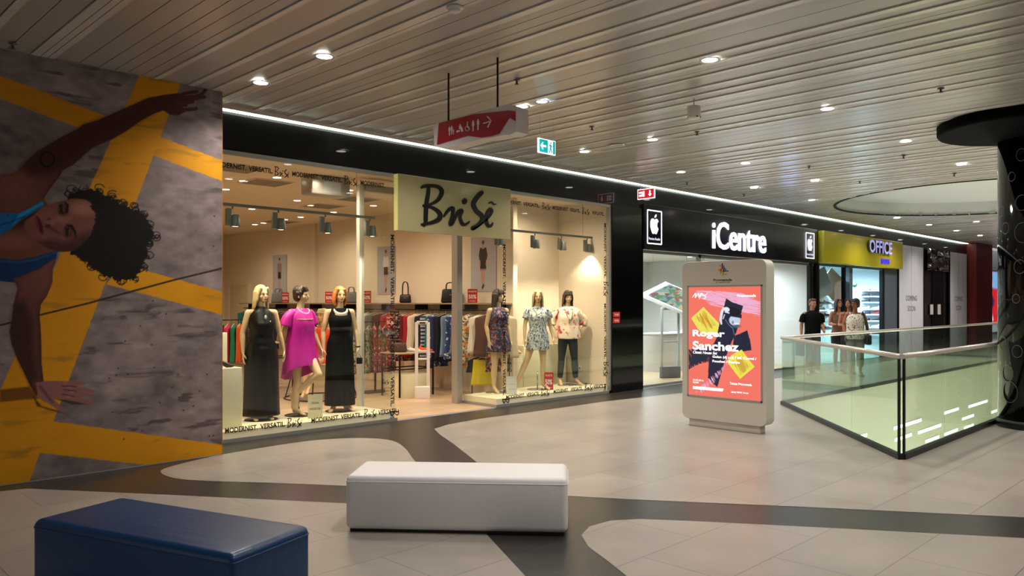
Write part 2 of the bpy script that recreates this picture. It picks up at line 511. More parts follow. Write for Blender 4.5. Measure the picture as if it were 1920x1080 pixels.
# ---- floor: pale stone tiles with dark inlaid bands, an opening for the atrium
def tile_mat(name, col, rough, mortar, spec=0.5, bw=1.2, bh=0.6, var=0.05):
    m = bpy.data.materials.new(name); m.use_nodes = True
    nt = m.node_tree; b = nt.nodes['Principled BSDF']; b.inputs['Roughness'].default_value = rough
    b.inputs['Specular IOR Level'].default_value = spec
    tc = nt.nodes.new('ShaderNodeTexCoord')
    br = nt.nodes.new('ShaderNodeTexBrick')
    br.inputs['Scale'].default_value = 1.0; br.inputs['Mortar Size'].default_value = 0.004; br.inputs['Mortar Smooth'].default_value = 0.3
    br.inputs['Brick Width'].default_value = bw; br.inputs['Row Height'].default_value = bh
    c = lin(col)
    br.inputs['Color1'].default_value = tuple(v * (1 - var) for v in c[:3]) + (1,)
    br.inputs['Color2'].default_value = tuple(v * (1 + var) for v in c[:3]) + (1,)
    br.inputs['Mortar'].default_value = lin(mortar)
    nt.links.new(tc.outputs['Object'], br.inputs['Vector'])
    n = nt.nodes.new('ShaderNodeTexNoise'); n.inputs['Scale'].default_value = 1.6; n.inputs['Detail'].default_value = 6; n.inputs['Roughness'].default_value = 0.65
    nt.links.new(tc.outputs['Object'], n.inputs['Vector'])
    mr = nt.nodes.new('ShaderNodeMapRange'); mr.inputs[1].default_value = 0.3; mr.inputs[2].default_value = 0.7; mr.inputs[3].default_value = 0.86; mr.inputs[4].default_value = 1.1
    nt.links.new(n.outputs[0], mr.inputs[0])
    mx = nt.nodes.new('ShaderNodeMix'); mx.data_type = 'RGBA'; mx.blend_type = 'MULTIPLY'; mx.inputs[0].default_value = 1
    nt.links.new(br.outputs[0], mx.inputs[6]); nt.links.new(mr.outputs[0], mx.inputs[7])
    nt.links.new(mx.outputs[2], b.inputs['Base Color'])
    mr2 = nt.nodes.new('ShaderNodeMapRange'); mr2.inputs[3].default_value = rough * 0.85; mr2.inputs[4].default_value = rough * 1.2
    nt.links.new(n.outputs[0], mr2.inputs[0]); nt.links.new(mr2.outputs[0], b.inputs['Roughness'])
    return m
M_floor = tile_mat('pale stone tile', (158, 150, 141), 0.3, (112, 106, 99))
M_band = tile_mat('dark stone tile', (50, 46, 43), 0.3, (72, 67, 62))
def floor_obj(name, outer, hole, z, m, th=0.02):
    loops = [[Vector((x, y, 0)) for x, y in outer]]
    if hole: loops.append([Vector((x, y, 0)) for x, y in hole])
    tri = tessellate_polygon(loops)
    pts = [p for l in loops for p in l]
    mb = MB(); mb.add([(p.x, p.y, z) for p in pts], [tuple(t) for t in tri])
    o = mb.build(name, m)
    for p in o.data.polygons:
        if p.normal.z < 0: o.data.flip_normals(); break
    return o
VOID = [(12.14, 5.92), (8.72, 2.93), (27.0, 2.93), (27.0, 5.92)]
sl = 0.6
hole = [(VOID[0][0], VOID[0][1]), (VOID[1][0], VOID[1][1]), VOID[2], VOID[3]]
struct(floor_obj('floor', [(-8, -9), (52, -9), (52, 8.9), (-8, 8.9)], hole, -0.002, M_band))
def F(pts, k=1): return [fl(x, y) for x, y in pts]
def smooth_poly(pts, k=5): return [tuple(p) for p in spline(pts, k, closed=True)]
# light fields between the dark bands
l1 = F([(301, 884), (330, 872), (418, 852), (560, 829), (640, 822), (700, 822), (738, 827), (760, 841), (776, 862), (800, 885), (826, 905), (820, 917), (655, 911), (500, 905), (400, 902), (330, 897)])
struct(floor_obj('floor_field', smooth_poly(l1), None, 0.0, M_floor)); bpy.data.objects['floor_field'].name = 'floor.001'
near = [(814, 804), (840, 796), (900, 785), (1000, 772), (1140, 752), (1285, 736)]
l2a = [fl(*p) for p in near]
l2 = l2a + [(27, 8.25), (51, 8.25), (51, -8.9), (10.0, -8.9), (5.9, -4.1)]
l2 += [fl(x, y) for x, y in [(1920, 970), (1500, 950), (1200, 937), (1068, 930), (990, 926), (955, 915), (888, 862), (850, 832), (825, 815)]]
struct(floor_obj('floor.002', l2, hole, 0.0, M_floor))
l3 = [fl(50, 916)] + [fl(x, y) for x, y in [(300, 927), (655, 944), (820, 951), (880, 965), (918, 1008), (985, 1080)]] + [(3.1, 0.5), (2.4, -2.5), (1.5, -8.9), (-7.9, -8.9), (-7.9, 8.2), (1.0, 8.2)]
struct(floor_obj('floor.003', l3, None, 0.0, M_floor))
l4 = [fl(x, y) for x, y in [(1920, 1009), (1560, 990), (1300, 977), (1200, 973), (1145, 976), (1105, 987), (1090, 1003), (1103, 1025), (1140, 1052), (1175, 1080), (1240, 1130), (1500, 1400)]] + [(4.6, -3.6)]
struct(floor_obj('floor.004', l4, None, 0.0, M_floor))

# ---- ceiling: metal slats of several widths running towards the shops, with a round recess
M_slat = mat('ceiling slat', (224, 220, 214), rough=0.24, metal=0.2)
M_perf = mat('perforated slat', (182, 178, 173), rough=0.28, metal=0.15)
M_void = mat('dark gap', (14, 13, 12), rough=0.9)
RC = (19.8, 4.7, 3.28)
cmb = MB()
x = -5.0
seq = [0.21, 0.08, 0.12, 0.14, 0.11, 0.06, 0.29, 0.07, 0.18, 0.06, 0.17, 0.10, 0.05, 0.15]
k = 0
while x < 46:
    w = seq[k % len(seq)] if k % 29 < 22 else rnd.choice(seq)
    k += 1
    cmb.mi = 1 if w > 0.105 else 0
    dz = 0.0 if w > 0.105 else -0.012
    x0, x1 = x + 0.004, x + w - 0.004
    xm = (x0 + x1) / 2
    spans = [(-8.5, 8.78)]
    if abs(xm - RC[0]) < RC[2]:
        h = math.sqrt(RC[2] ** 2 - (xm - RC[0]) ** 2)
        spans = [(-8.5, RC[1] - h), (RC[1] + h, 8.78)]
    for a, b in spans:
        if b - a > 0.05: cmb.box(x0, x1, a, b, H + dz, H + 0.03)
    x += w
cmb.mi = 2
cmb.box(-5, RC[0] - RC[2] - 0.15, -8.5, 8.78, H + 0.06, H + 0.08)
cmb.box(RC[0] + RC[2] + 0.15, 46, -8.5, 8.78, H + 0.06, H + 0.08)
cmb.box(RC[0] - RC[2] - 0.15, RC[0] + RC[2] + 0.15, -8.5, RC[1] - RC[2] - 0.1, H + 0.06, H + 0.08)
cmb.box(RC[0] - RC[2] - 0.15, RC[0] + RC[2] + 0.15, RC[1] + RC[2] + 0.1, 8.78, H + 0.06, H + 0.08)
struct(cmb.build('ceiling', [M_slat, M_perf, M_void]))
M_recess = mat('recess plaster', (214, 216, 212), rough=0.8)
rc = MB(); rc.lathe([(RC[2] + 0.02, -0.012), (RC[2] + 0.02, 0.32), (0.0, 0.32)], (RC[0], RC[1], H), 72, smooth=False, ends=False)
o = struct(rc.build('ceiling.001', M_recess))
rc = MB(); rc.lathe([(RC[2] - 0.03, -0.014), (RC[2] + 0.03, -0.014), (RC[2] + 0.03, 0.01), (RC[2] - 0.03, 0.01), (RC[2] - 0.03, -0.014)], (RC[0], RC[1], H), 72, smooth=False, ends=False)
struct(rc.build('trim_1', M_void))
# light cove along the shops
M_led = mat('led cove', (255, 255, 250), emit=(242, 255, 236), es=7.0)
bx('trim_2', 3.0, 46, 8.768, 8.79, H - 0.046, H + 0.08, M_slat); struct(bpy.data.objects['trim_2'])
struct(bx('trim_3', 3.8, 33.3, 8.795, 8.86, H - 0.055, H - 0.02, M_led))
# fascia above the shops
struct(bx('wall_fascia', 3.8, 33.45, 8.885, 9.05, 3.45, H + 0.12, M_black_gloss))
# black pilaster between the two shops
M_tile_black = stripe_mat('black ribbed tile', (6, 6, 7), (14, 14, 15), 0.05, 2, 0.9, rough=0.08)
struct(bx('wall_pilaster', 11.46, 12.42, 8.86, 10.0, 0.0, 3.46, M_tile_black))
struct(bx('wall_back', -8, 52, -9.2, -9.0, 0, 4.1, mat('far wall paint', (120, 112, 104), rough=0.8)))
struct(bx('wall_end', 46, 46.2, -9, 9.2, 0, 4.1, mat('end wall paint', (170, 160, 150), rough=0.8)))

# ---- mural wall
MX0, MX1, MY = 0.35, 3.79, 8.24
struct(bx('wall_mural', -8, MX1 - 0.01, MY + 0.012, 8.9, 0.0, H + 0.1, M_wall))
def T1(*pp): return [(p[0] / 2.572, p[1] / 2.572 + 80) + tuple(p[2:]) for p in pp]
def T2(*pp): return [(p[0] / 2.453, p[1] / 2.453 + 480) + tuple(p[2:]) for p in pp]
def mural(X, Y, Z, a, b):
    U, V = proj(X, Y, Z)
    # physical coordinates for the concrete grain
    n1 = fbm(X * 2.2, Z * 2.2, 4, 1); n2 = fbm(X * 9, Z * 14, 4, 11); n3 = fbm(X * 3.2 + n1 * 2, Z * 16, 4, 5)
    g = 108 + 52 * (n1 - 0.5) + 44 * (n2 - 0.5)
    base = np.stack([g * 1.06, g * 0.95, g * 0.94], -1)
    P = Paint(U, V, base)
    cr = np.clip((n3 - 0.64) * 9, 0, 1) * np.clip((fbm(X * 1.7, Z * 2.7, 2, 8) - 0.40) * 4, 0, 1)
    P.blend(cr * 0.6, (48, 42, 42))
    yel = (190, 130, 16)
    for q in ([(-120, 96), (0, 142), (414, 300), (430, 306), (430, 345), (414, 338.5), (0, 185), (-120, 140)],
              [(264, 136), (338, 150), (338, 158), (100, 790), (0, 1000), (-120, 1000), (0, 733)],
              [(226, 494), (261, 504), (430, 551), (430, 594), (416, 590), (200, 533)],
              [(-120, 700), (0, 733), (100, 790), (418, 834), (430, 836), (430, 960), (285, 873), (75, 849), (45, 930), (-120, 930)]):
        P.poly(q, yel, 1.5, wob=2.0)
    # wear on the paint
    isy = np.clip((P.c[..., 0] - P.c[..., 2] - 60) / 60, 0, 1)
    P.blend(isy * np.clip((n3 - 0.62) * 6, 0, 1) * 0.55, (120, 92, 40))
    P.blend(isy * np.clip((n1 - 0.45) * 1.5, 0, 0.5), (172, 112, 14))
    P.stroke([(0, 610), (73, 591), (160, 570), (245, 547), (330, 524), (430, 500)], 1.6, (38, 30, 28), 1.5)
    for i in range(26):
        r = random.Random(i); P.ell((r.uniform(180, 410), r.uniform(400, 840)), (1.6, 1.3), (40, 34, 34), 1)
    # shadow of the lower arm
    P.poly(T2((0, 615), (135, 600), (180, 655), (120, 660), (0, 672)), (92, 52, 14), 3, 0.85)
    P.poly(T2((150, 640), (190, 690), (260, 710), (300, 725), (240, 712), (170, 690)), (50, 32, 22), 3, 0.85)
    P.poly(T2((250, 655), (330, 665), (410, 682), (330, 684)), (55, 42, 36), 2, 0.8)
    skin = (84, 50, 42); dk = (40, 20, 18); lt = (132, 84, 72)
    def limb(poly, light, lx, ly, amt):
        d = P.poly(poly, skin, 1.5)
        m = np.clip(d / 1.5 + 0.5, 0, 1)
        P.blend(m * np.clip(1 - d / 9.0, 0, 1) * 0.55, dk)
        L = np.exp(-(((U - lx) / 60) ** 2 + ((V - ly) / 60) ** 2))
        P.blend(m * L * amt, light)
        P.blend(m * (fbm(U / 5, V / 5, 3, 9) - 0.3) * 0.18, (20, 10, 8))
    # raised arm
    arm = T1((-260, 760), (-120, 700), (0, 640), (60, 630), (95, 610), (125, 575), (180, 525), (250, 482), (330, 438), (372, 418), (400, 395), (470, 375), (560, 335), (640, 300), (715, 266), (770, 258),
             (800, 300), (785, 328), (735, 345), (680, 375), (610, 425), (540, 466), (480, 490), (440, 510), (390, 555), (350, 590), (305, 612), (290, 640), (245, 700), (215, 745), (195, 790), (120, 850), (0, 880), (-260, 990))
    limb(arm, lt, 20, 345, 0.75)
    P.poly(T1((95, 600), (190, 525), (330, 445), (400, 400), (560, 342), (720, 275), (780, 300), (735, 340), (600, 420), (450, 500), (380, 552), (300, 608), (230, 640), (150, 640)), (56, 26, 20), 16, 0.75)
    # raised hand
    P.poly(T1((712, 268), (780, 253), (862, 243), (905, 262), (905, 300), (900, 330), (860, 350), (822, 348), (785, 325), (740, 320)), (62, 32, 28), 1.5)
    for pts, w in ((((860, 255), (905, 243), (950, 236)), 3.2), (((870, 268), (930, 262), (975, 248), (992, 226)), 3.0), (((860, 285), (920, 275), (985, 262)), 3.2), (((850, 300), (900, 290), (930, 285)), 3.2), (((860, 325), (905, 322), (945, 318)), 3.6)):
        P.stroke(T1(*pts), w, (70, 36, 34), 1.3)
    P.stroke(T1((880, 262), (930, 254)), 0.7, (30, 14, 14), 1); P.stroke(T1((870, 278), (925, 270)), 0.7, (30, 14, 14), 1)
    P.stroke(T1((885, 312), (935, 310)), 1.2, (130, 76, 74), 1.5)
    # tattoo ring
    P.stroke([(T1((228 + 33 * math.cos(t * 0.4), 562 + 36 * math.sin(t * 0.4)))[0]) for t in range(17)], 2.0, (24, 14, 16), 1.2)
    # chest and neck
    P.poly(T1((-260, 880), (0, 860), (110, 800), (200, 745), (300, 850), (330, 960), (280, 1010), (160, 1045), (0, 1060), (-260, 1090)), (96, 56, 46), 2)
    P.ell(T1((60, 960))[0], (34, 14), (132, 82, 70), 14, 0.6)
    P.ell(T1((140, 850))[0], (30, 9), (38, 18, 16), 9, 0.7, rot=-0.5)
    blue = (16, 92, 150); blue2 = (8, 44, 84)
    P.poly(T1((-260, 800), (0, 822), (90, 822), (150, 795), (205, 762), (212, 785), (150, 825), (95, 860), (50, 900), (0, 930), (-260, 1010)), blue, 1.5)
    P.poly(T1((90, 826), (205, 768), (208, 778), (120, 832), (60, 880)), (30, 140, 190), 3, 0.8)
    P.poly(T1((-260, 1080), (0, 1040), (80, 1048), (160, 1035), (278, 1003), (268, 1060), (250, 1085), (190, 1130), (100, 1160), (0, 1150), (-260, 1170)), blue2, 1.5)
    P.stroke(T1((0, 1052), (90, 1060), (170, 1046), (270, 1012)), 2.0, (20, 84, 130), 3, 0.7)
    P.stroke(T1((0, 880), (60, 860), (120, 838)), 1.2, blue2, 2, 0.7)
    # lower arm
    la = T2((262, 5), (243, 60), (240, 125), (215, 185), (188, 222), (182, 275), (188, 340), (190, 420), (192, 500), (200, 572), (205, 640), (165, 640), (140, 600), (110, 535), (75, 465), (52, 400), (44, 350), (55, 290), (62, 220), (80, 150), (62, 106), (180, 60))
    limb(la, (120, 72, 62), 70, 500, 0.7)
    P.poly(T2((60, 230), (110, 200), (150, 300), (150, 420), (170, 560), (140, 590), (100, 510), (56, 400), (48, 340)), (34, 16, 14), 14, 0.6)
    # lower hand
    hs = (128, 84, 82)
    P.poly(T2((165, 582), (215, 575), (262, 576), (300, 600), (318, 640), (270, 652), (240, 668), (205, 672), (175, 650)), hs, 1.5)
    for pts, w in ((((250, 586), (320, 588), (384, 586)), (5.0, 4.2, 3.0)), (((270, 604), (350, 610), (425, 622)), (5.5, 4.6, 3.0)), (((280, 622), (360, 632), (435, 645)), (5.5, 4.8, 3.2)), (((262, 640), (340, 655), (415, 675)), (5.5, 5.0, 3.4)), (((200, 645), (250, 680), (290, 712)), (7, 5.5, 4))):
        P.stroke(T2(*pts), list(w), hs, 1.3)
    for pts in (((285, 598), (350, 600)), ((290, 614), (350, 622)), ((285, 634), (340, 646))):
        P.stroke(T2(*pts), 0.8, (60, 34, 34), 1.2, 0.9)
    P.stroke(T2((185, 600), (215, 640), (240, 672)), 2.2, (78, 46, 44), 4, 0.7)
    for p in ((300, 584), (320, 606), (330, 628), (315, 648)): P.ell(T2(p)[0], (4, 2), (150, 102, 100), 2, 0.7)
    # hair behind, face, hair in front
    hair = (12, 7, 6)
    hp = T1((330, 745), (352, 715), (410, 708), (470, 712), (530, 745), (590, 775), (640, 795), (690, 830), (728, 880), (745, 930), (715, 975), (705, 1030), (690, 1085), (650, 1140), (580, 1145), (500, 1125), (440, 1080), (400, 1050), (340, 1020), (330, 900))
    P.poly(hp, hair, 2, wob=13, ws=5)
    r = random.Random(5)
    for i in range(64):
        q = hp[r.randrange(1, len(hp) - 3)]; q2 = hp[r.randrange(1, len(hp) - 3)]
        cx, cy = q[0] + r.uniform(-4, 6), q[1] + r.uniform(-6, 5); rr = r.uniform(3, 8)
        a0 = r.uniform(0, 6)
        P.stroke([(cx + rr * (1 + 0.05 * t) * math.cos(a0 + t * 0.7), cy + rr * 0.9 * math.sin(a0 + t * 0.7)) for t in range(8)], 0.8, hair, 1.2, 0.9)
    fc = T1((300, 762), (350, 752), (410, 757), (450, 785), (467, 825), (462, 880), (440, 930), (405, 975), (360, 1000), (290, 1008), (230, 990), (170, 955), (130, 915), (118, 880), (125, 858), (165, 830), (195, 800), (250, 775))
    fc = [tuple(p) for p in spline(fc, 4, True)]
    d = P.poly(fc, (108, 66, 58), 2); m = np.clip(d / 2 + 0.5, 0, 1)
    def fe(c, rr, col, so, al, rot=0.0):
        keep = P.c.copy(); P.ell(T1(c)[0], rr, col, so, al, rot); P.c = keep * (1 - m[..., None]) + P.c * m[..., None]
    fe((400, 800), (24, 12), (156, 106, 92), 14, 0.75); fe((300, 850), (16, 8), (140, 92, 80), 8, 0.7)
    fe((380, 970), (40, 14), (52, 26, 24), 16, 0.8, -0.5); fe((270, 985), (40, 12), (54, 28, 24), 12, 0.8, 0.2)
    fe((215, 830), (22, 9), (128, 82, 70), 9, 0.6, -0.4); fe((200, 930), (16, 9), (116, 72, 62), 8, 0.6)
    # nose: towards the left
    fe((243, 868), (10, 6), (134, 84, 76), 5, 0.8); fe((232, 884), (5, 3.4), (40, 18, 16), 3, 0.8); fe((262, 905), (14, 3), (66, 34, 30), 4, 0.7, 0.5)
    fe((236, 852), (4, 2.4), (60, 26, 24), 3, 0.6)
    # lips
    fe((190, 880), (5.5, 17), (78, 24, 26), 2, 0.95, -0.32); fe((178, 872), (3.6, 13), (112, 44, 46), 2, 0.9, -0.3); fe((192, 880), (1.2, 15), (30, 8, 8), 1.2, 0.9, -0.3)
    # eyes, lids, brows
    for (ex, ey, rt) in ((302, 804, -0.15), (330, 910, 0.15)):
        fe((ex + 2, ey), (10, 13), (70, 38, 32), 6, 0.8, rt); fe((ex, ey), (4.2, 9.5), (28, 14, 12), 1.5, 0.95, rt); fe((ex + 5, ey), (1.8, 8), (104, 62, 52), 1.5, 0.8, rt)
        P.stroke(T1((ex - 14, ey - 20), (ex - 8, ey), (ex - 12, ey + 20)), 1.3, (14, 6, 6), 1.2)
    P.stroke(T1((312, 768), (326, 785), (322, 815), (316, 822)), [1.2, 2.4, 2.0, 0.8], (22, 10, 10), 1.4)
    P.stroke(T1((322, 880), (345, 885), (362, 912), (366, 940)), [1.0, 2.4, 2.2, 1.0], (20, 9, 9), 1.4)
    fh = T1((440, 790), (455, 770), (520, 760), (560, 900), (520, 1020), (430, 1020), (350, 1012), (372, 985), (412, 962), (440, 925), (458, 880), (462, 830))
    P.poly(fh, hair, 2, wob=8, ws=4)
    P.stroke(T1((330, 755), (345, 728), (325, 712), (310, 730), (330, 745)), 1.2, hair, 1.2)
    hn = fbm(U / 3.5, V / 3.5, 3, 21)
    isd = np.clip((24 - P.c[..., 0]) / 10, 0, 1) * np.clip((P.c[..., 0] > 0), 0, 1)
    P.blend(isd * np.clip((hn - 0.6) * 4, 0, 1) * 0.5, (40, 24, 18))
    return P.c * MURAL_GAIN
MURAL_GAIN = 1.12
mur = thing('wall_mural_print', 'large printed mural of a stretching person in a blue top on yellow-striped concrete', 'mural', (0, 0, 0))
def mural_panel():
    return paint_panel('printed_panel', (MX0, MY, 0.0), (MX1 - MX0, 0, 0), (0, 0, H - 0.01), 520, 560, mural, vcol_mat('mural print', 0.55, spec=0.25), mur, 0.008)
mural_panel()
MB().box(MX0, MX1, MY - 0.004, MY + 0.0, 0.0, 0.012).build('bottom_edge_strip', M_alu, mur)
# small upright edge of the mural wall
bx('side_edge', MX1, MX1 + 0.006, MY - 0.002, 8.88, 0.0, H - 0.01, mat('mural wrap', (178, 120, 30), rough=0.6), mur)

# ---- atrium opening: slab edge, lower level
M_lime = mat('pale lime slab facing', (226, 226, 198), rough=0.12, spec=0.5)
M_low = mat('lower floor', (200, 196, 176), rough=0.3)
def wall_seg(p, q, z0, z1, t, m, name):
    p = Vector((p[0], p[1], 0)); q = Vector((q[0], q[1], 0)); d = (q - p).normalized(); n = Vector((-d.y, d.x, 0))
    mb = MB(); a = [p, q, q + n * t, p + n * t]
    mb.add([(v.x, v.y, z0) for v in a] + [(v.x, v.y, z1) for v in a], [(0, 3, 2, 1), (4, 5, 6, 7), (0, 1, 5, 4), (1, 2, 6, 5), (2, 3, 7, 6), (3, 0, 4, 7)])
    return mb.build(name, m)
ctr = Vector((16, 4.4, 0))
V4 = VOID
struct(wall_seg(V4[3], V4[0], -3.0, -0.01, -0.2, M_lime, 'wall_slab_edge_far'))
struct(wall_seg(V4[0], V4[1], -0.9, -0.01, -0.2, M_lime, 'wall_slab_edge_left'))
struct(wall_seg(V4[1], V4[2], -0.9, -0.01, -0.2, M_lime, 'wall_slab_edge_near'))
struct(wall_seg(V4[2], V4[3], -3.0, -0.01, -0.2, M_lime, 'wall_slab_edge_right'))
struct(bx('floor.005', 4, 34, -2, 7, -4.6, -4.5, M_low))
for (lx, ly) in ((11.5, 4.0), (14.5, 3.6), (18, 3.6), (22, 3.6)):
    lamp('lower_level_light', (lx, ly, -3.4), 330, (255, 253, 240), 0.3)  # unseen fill lamps added to brighten the pale slab facing
# ================================================================== FASHION SHOP FRONT
PL = 0.13
GT = 3.40
XL, XD = 6.60, 8.56                     # left display ends, right display starts
M_lens = mat('lamp lens', (255, 250, 240), emit=(255, 250, 240), es=14.0)
M_lens_warm = mat('warm lamp lens', (255, 246, 226), emit=(255, 240, 214), es=9.0)
# platforms
MB().box(2.6, XL - 0.01, 8.91, 9.78, 0.0, PL).build('display_platform', M_cream)
tag(bpy.data.objects['display_platform'], 'cream display platform under the long black and magenta dresses, left of the shop door', 'platform')
o = MB().prism([(XD + 0.01, 8.91), (11.38, 8.91), (11.38, 10.10), (9.88, 10.10), (9.88, 9.80), (9.1, 9.80), (8.6, 9.74)], 0.0, PL).build('display_platform', M_cream)
tag(o, 'cream display platform under the three mannequins right of the shop door', 'platform')

def window(idx, panes, frames, label):
    w = bpy.data.objects.new('window_%d' % idx, None); C.objects.link(w); struct(w, label)
    for (p, q, z0, z1) in panes:
        p = Vector((p[0], p[1], 0)); q = Vector((q[0], q[1], 0)); d = (q - p).normalized(); n = Vector((-d.y, d.x, 0)) * 0.008
        mb = MB(); a = [p, q, q + n, p + n]
        mb.add([(v.x, v.y, z0) for v in a] + [(v.x, v.y, z1) for v in a], [(0, 3, 2, 1), (4, 5, 6, 7), (0, 1, 5, 4), (1, 2, 6, 5), (2, 3, 7, 6), (3, 0, 4, 7)])
        mb.build('glass_pane', M_glass, w)
    for fr in frames:
        MB().box(*fr[:6]).build(fr[6] if len(fr) > 6 else 'window_frame', fr[7] if len(fr) > 7 else M_alu, w)
    return w
js = XY(586)
w1 = window(1, [((2.6, 8.905), (js - 0.004, 8.905), PL + 0.0, GT), ((js + 0.004, 8.905), (XL, 8.905), PL, GT), ((XL, 8.915), (XL, 9.74), PL, GT)],
            [(2.6, XL + 0.02, 8.885, 8.93, GT, GT + 0.06), (2.6, XL + 0.02, 8.885, 8.925, 0.0, 0.045), (XL - 0.025, XL + 0.015, 8.925, 9.74, 0.0, 0.045),
             (XL - 0.045, XL + 0.035, 9.72, 9.80, 0.0, GT, 'post', mat('white post', (225, 222, 210), rough=0.4))], 'left display window of the fashion shop')
js2 = XY(1050)
w2 = window(2, [((XD, 8.905), (js2 - 0.004, 8.905), PL, GT), ((js2 + 0.004, 8.905), (11.40, 8.905), PL, GT), ((XD, 9.70), (XD, 8.915), PL, GT)],
            [(XD - 0.02, 11.46, 8.885, 8.93, GT, GT + 0.06), (XD - 0.02, 11.46, 8.885, 8.925, 0.0, 0.045), (XD - 0.015, XD + 0.025, 8.925, 9.70, 0.0, 0.045),
             (11.40, 11.46, 8.885, 8.95, 0.0, GT)], 'right display window of the fashion shop')
# door jamb and header
d1 = bpy.data.objects.new('door_1', None); C.objects.link(d1); struct(d1, 'open doorway of the fashion shop')
MB().box(8.40, 8.47, 9.66, 9.80, 0.0, GT).build('door_jamb', M_alu, d1)
MB().box(8.475, 8.53, 9.68, 9.80, 0.0, GT).build('door_jamb', M_alu, d1)
MB().box(6.64, 8.53, 9.68, 9.80, GT - 0.1, GT).build('door_header', M_alu, d1)

# window lettering
def run_h(mb, items, z0, h, Y, tilt=0):
    for s, a, b in items:
        xa, xb = XY(a, Y), XY(b, Y)
        if s == 'B':
            put_strokes(mb, BRISE, (xa, Y, z0 - h * 0.45), (1, 0, 0), (0, 0, 1), (xb - xa) / 600.0)
        else:
            put_text(mb, s, (xa, Y, z0), (1, 0, 0), (0, 0, 1), w=xb - xa, h=h, bold=0.028)
def run_v(mb, X, Y, ztop, h, seq):
    z = ztop
    for s in seq:
        if s == 'B':
            w = h * 4.6
            put_strokes(mb, BRISE, (X - h * 0.35, Y, z), (0, 0, -1), (1, 0, 0), w / 600.0); z -= w + h * 0.8
        elif s == '_': z -= h * 1.2
        else:
            vs, _ = text_polys(s, 0.028, 1.0); sz = vs.max(0) - vs.min(0); w = h * sz[0] / sz[1] * 1.16
            put_text(mb, s, (X, Y, z), (0, 0, -1), (1, 0, 0), w=w, h=h, bold=0.028); z -= w + h * 0.75
GY = 8.902
MO, VE = 'MODERNIST.', 'VERSATIL.'
mb = MB()
run_h(mb, [(MO, 398, 462), (VE, 466, 512), ('B', 514, 543), (MO, 548, 598), (VE, 602, 642), ('B', 645, 671), (MO, 676, 722)], 3.24, 0.062, GY)
run_h(mb, [(MO, 422, 483), (VE, 488, 535), ('B', 538, 567), (MO, 584, 636), (VE, 639, 679), ('B', 682, 707), (VE, 709, 747)], 0.115, 0.062, GY)
run_v(mb, 6.515, GY, 2.60, 0.062, [MO, VE, 'B', MO, VE, 'B', MO])
mb.build('window_lettering', M_ink, w1)
mb = MB()
run_h(mb, [(MO, 944, 978), (VE, 981, 1012), ('B', 1016, 1032), (MO, 1036, 1066), (VE, 1068, 1088), ('B', 1091, 1106), (VE, 1110, 1133)], 3.235, 0.062, GY)
run_h(mb, [(MO, 949, 984), (VE, 987, 1012), ('B', 1014, 1031), (MO, 1038, 1066), (VE, 1070, 1093), ('B', 1096, 1112), (VE, 1113, 1132)], 0.115, 0.062, GY)
run_v(mb, 8.70, GY, 2.58, 0.062, [MO, VE, 'B', MO, VE, 'B', MO])
run_v(mb, 11.27, GY, 3.10, 0.062, [MO, VE, 'B', '_', MO, VE, 'B', '_', MO, VE, 'B'])
mb.build('window_lettering', M_ink, w2)
# small notice lettering on the return pane
mb = MB()
put_strokes(mb, BRISE, (6.36, GY, 0.52), (1, 0, 0), (0, 0, 1), 0.14 / 600)
for i, s in enumerate(('PROMENADA MALL', 'BUCURESTI', 'ETAJ 1')):
    put_text(mb, s, (6.36 + 0.02 * i, GY, 0.46 - 0.04 * i), (1, 0, 0), (0, 0, 1), w=0.16 - 0.04 * i, h=0.02)
mb.build('opening_hours_lettering', M_ink, w1)

# main sign
M_sign = mat('khaki sign face', (178, 172, 128), rough=0.22, spec=0.5)
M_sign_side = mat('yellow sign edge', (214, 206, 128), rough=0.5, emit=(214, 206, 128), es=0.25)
sg = thing('shop_sign', 'khaki box sign with black script lettering above the fashion shop door', 'sign', (7.66, 8.85, 2.655))
def local(parent, o):           # meshes are written in world coordinates: make the parent's frame transparent
    o.matrix_parent_inverse = parent.matrix_basis.inverted() if False else Matrix.Translation(parent.location).inverted() if abs(parent.rotation_euler.z) < 1e-9 else (Matrix.Translation(parent.location) @ Matrix.Rotation(parent.rotation_euler.z, 4, 'Z')).inverted()
    return o
local(sg, MB().rbox(6.565, 8.77, 8.80, 8.884, 2.655, 3.446, 0.006, 2).build('sign_box', M_sign, sg))
local(sg, MB().box(6.558, 6.566, 8.803, 8.884, 2.66, 3.44).build('sign_edge', M_sign_side, sg))
sx = 2.205 / (988 - 108)
mb = MB(); put_strokes(mb, BRISE, (6.565 + (260 - 108) * sx, 8.799, 0), (1, 0, 0), (0, 0, 1), sx, depth=0.012)
# the photograph's lettering follows the sign's perspective; undo its slope
def unskew(mb, x0, x1, crop_top, crop_bot, z1, z0):
    out = []
    for (X, Y, Z) in mb.v:
        cx = 108 + (X - x0) / (x1 - x0) * 880
        t = (cx - 108) / 880
        y = 530 - (Z) / sx
        yt = crop_top[0] + (crop_top[1] - crop_top[0]) * t; yb = crop_bot[0] + (crop_bot[1] - crop_bot[0]) * t
        out.append((X, Y, z1 + (z0 - z1) * (y - yt) / (yb - yt)))
    mb.v = out
unskew(mb, 6.565, 8.77, (103, 218), (550, 612), 3.446, 2.655)
local(sg, mb.build('script_lettering', M_ink, sg))

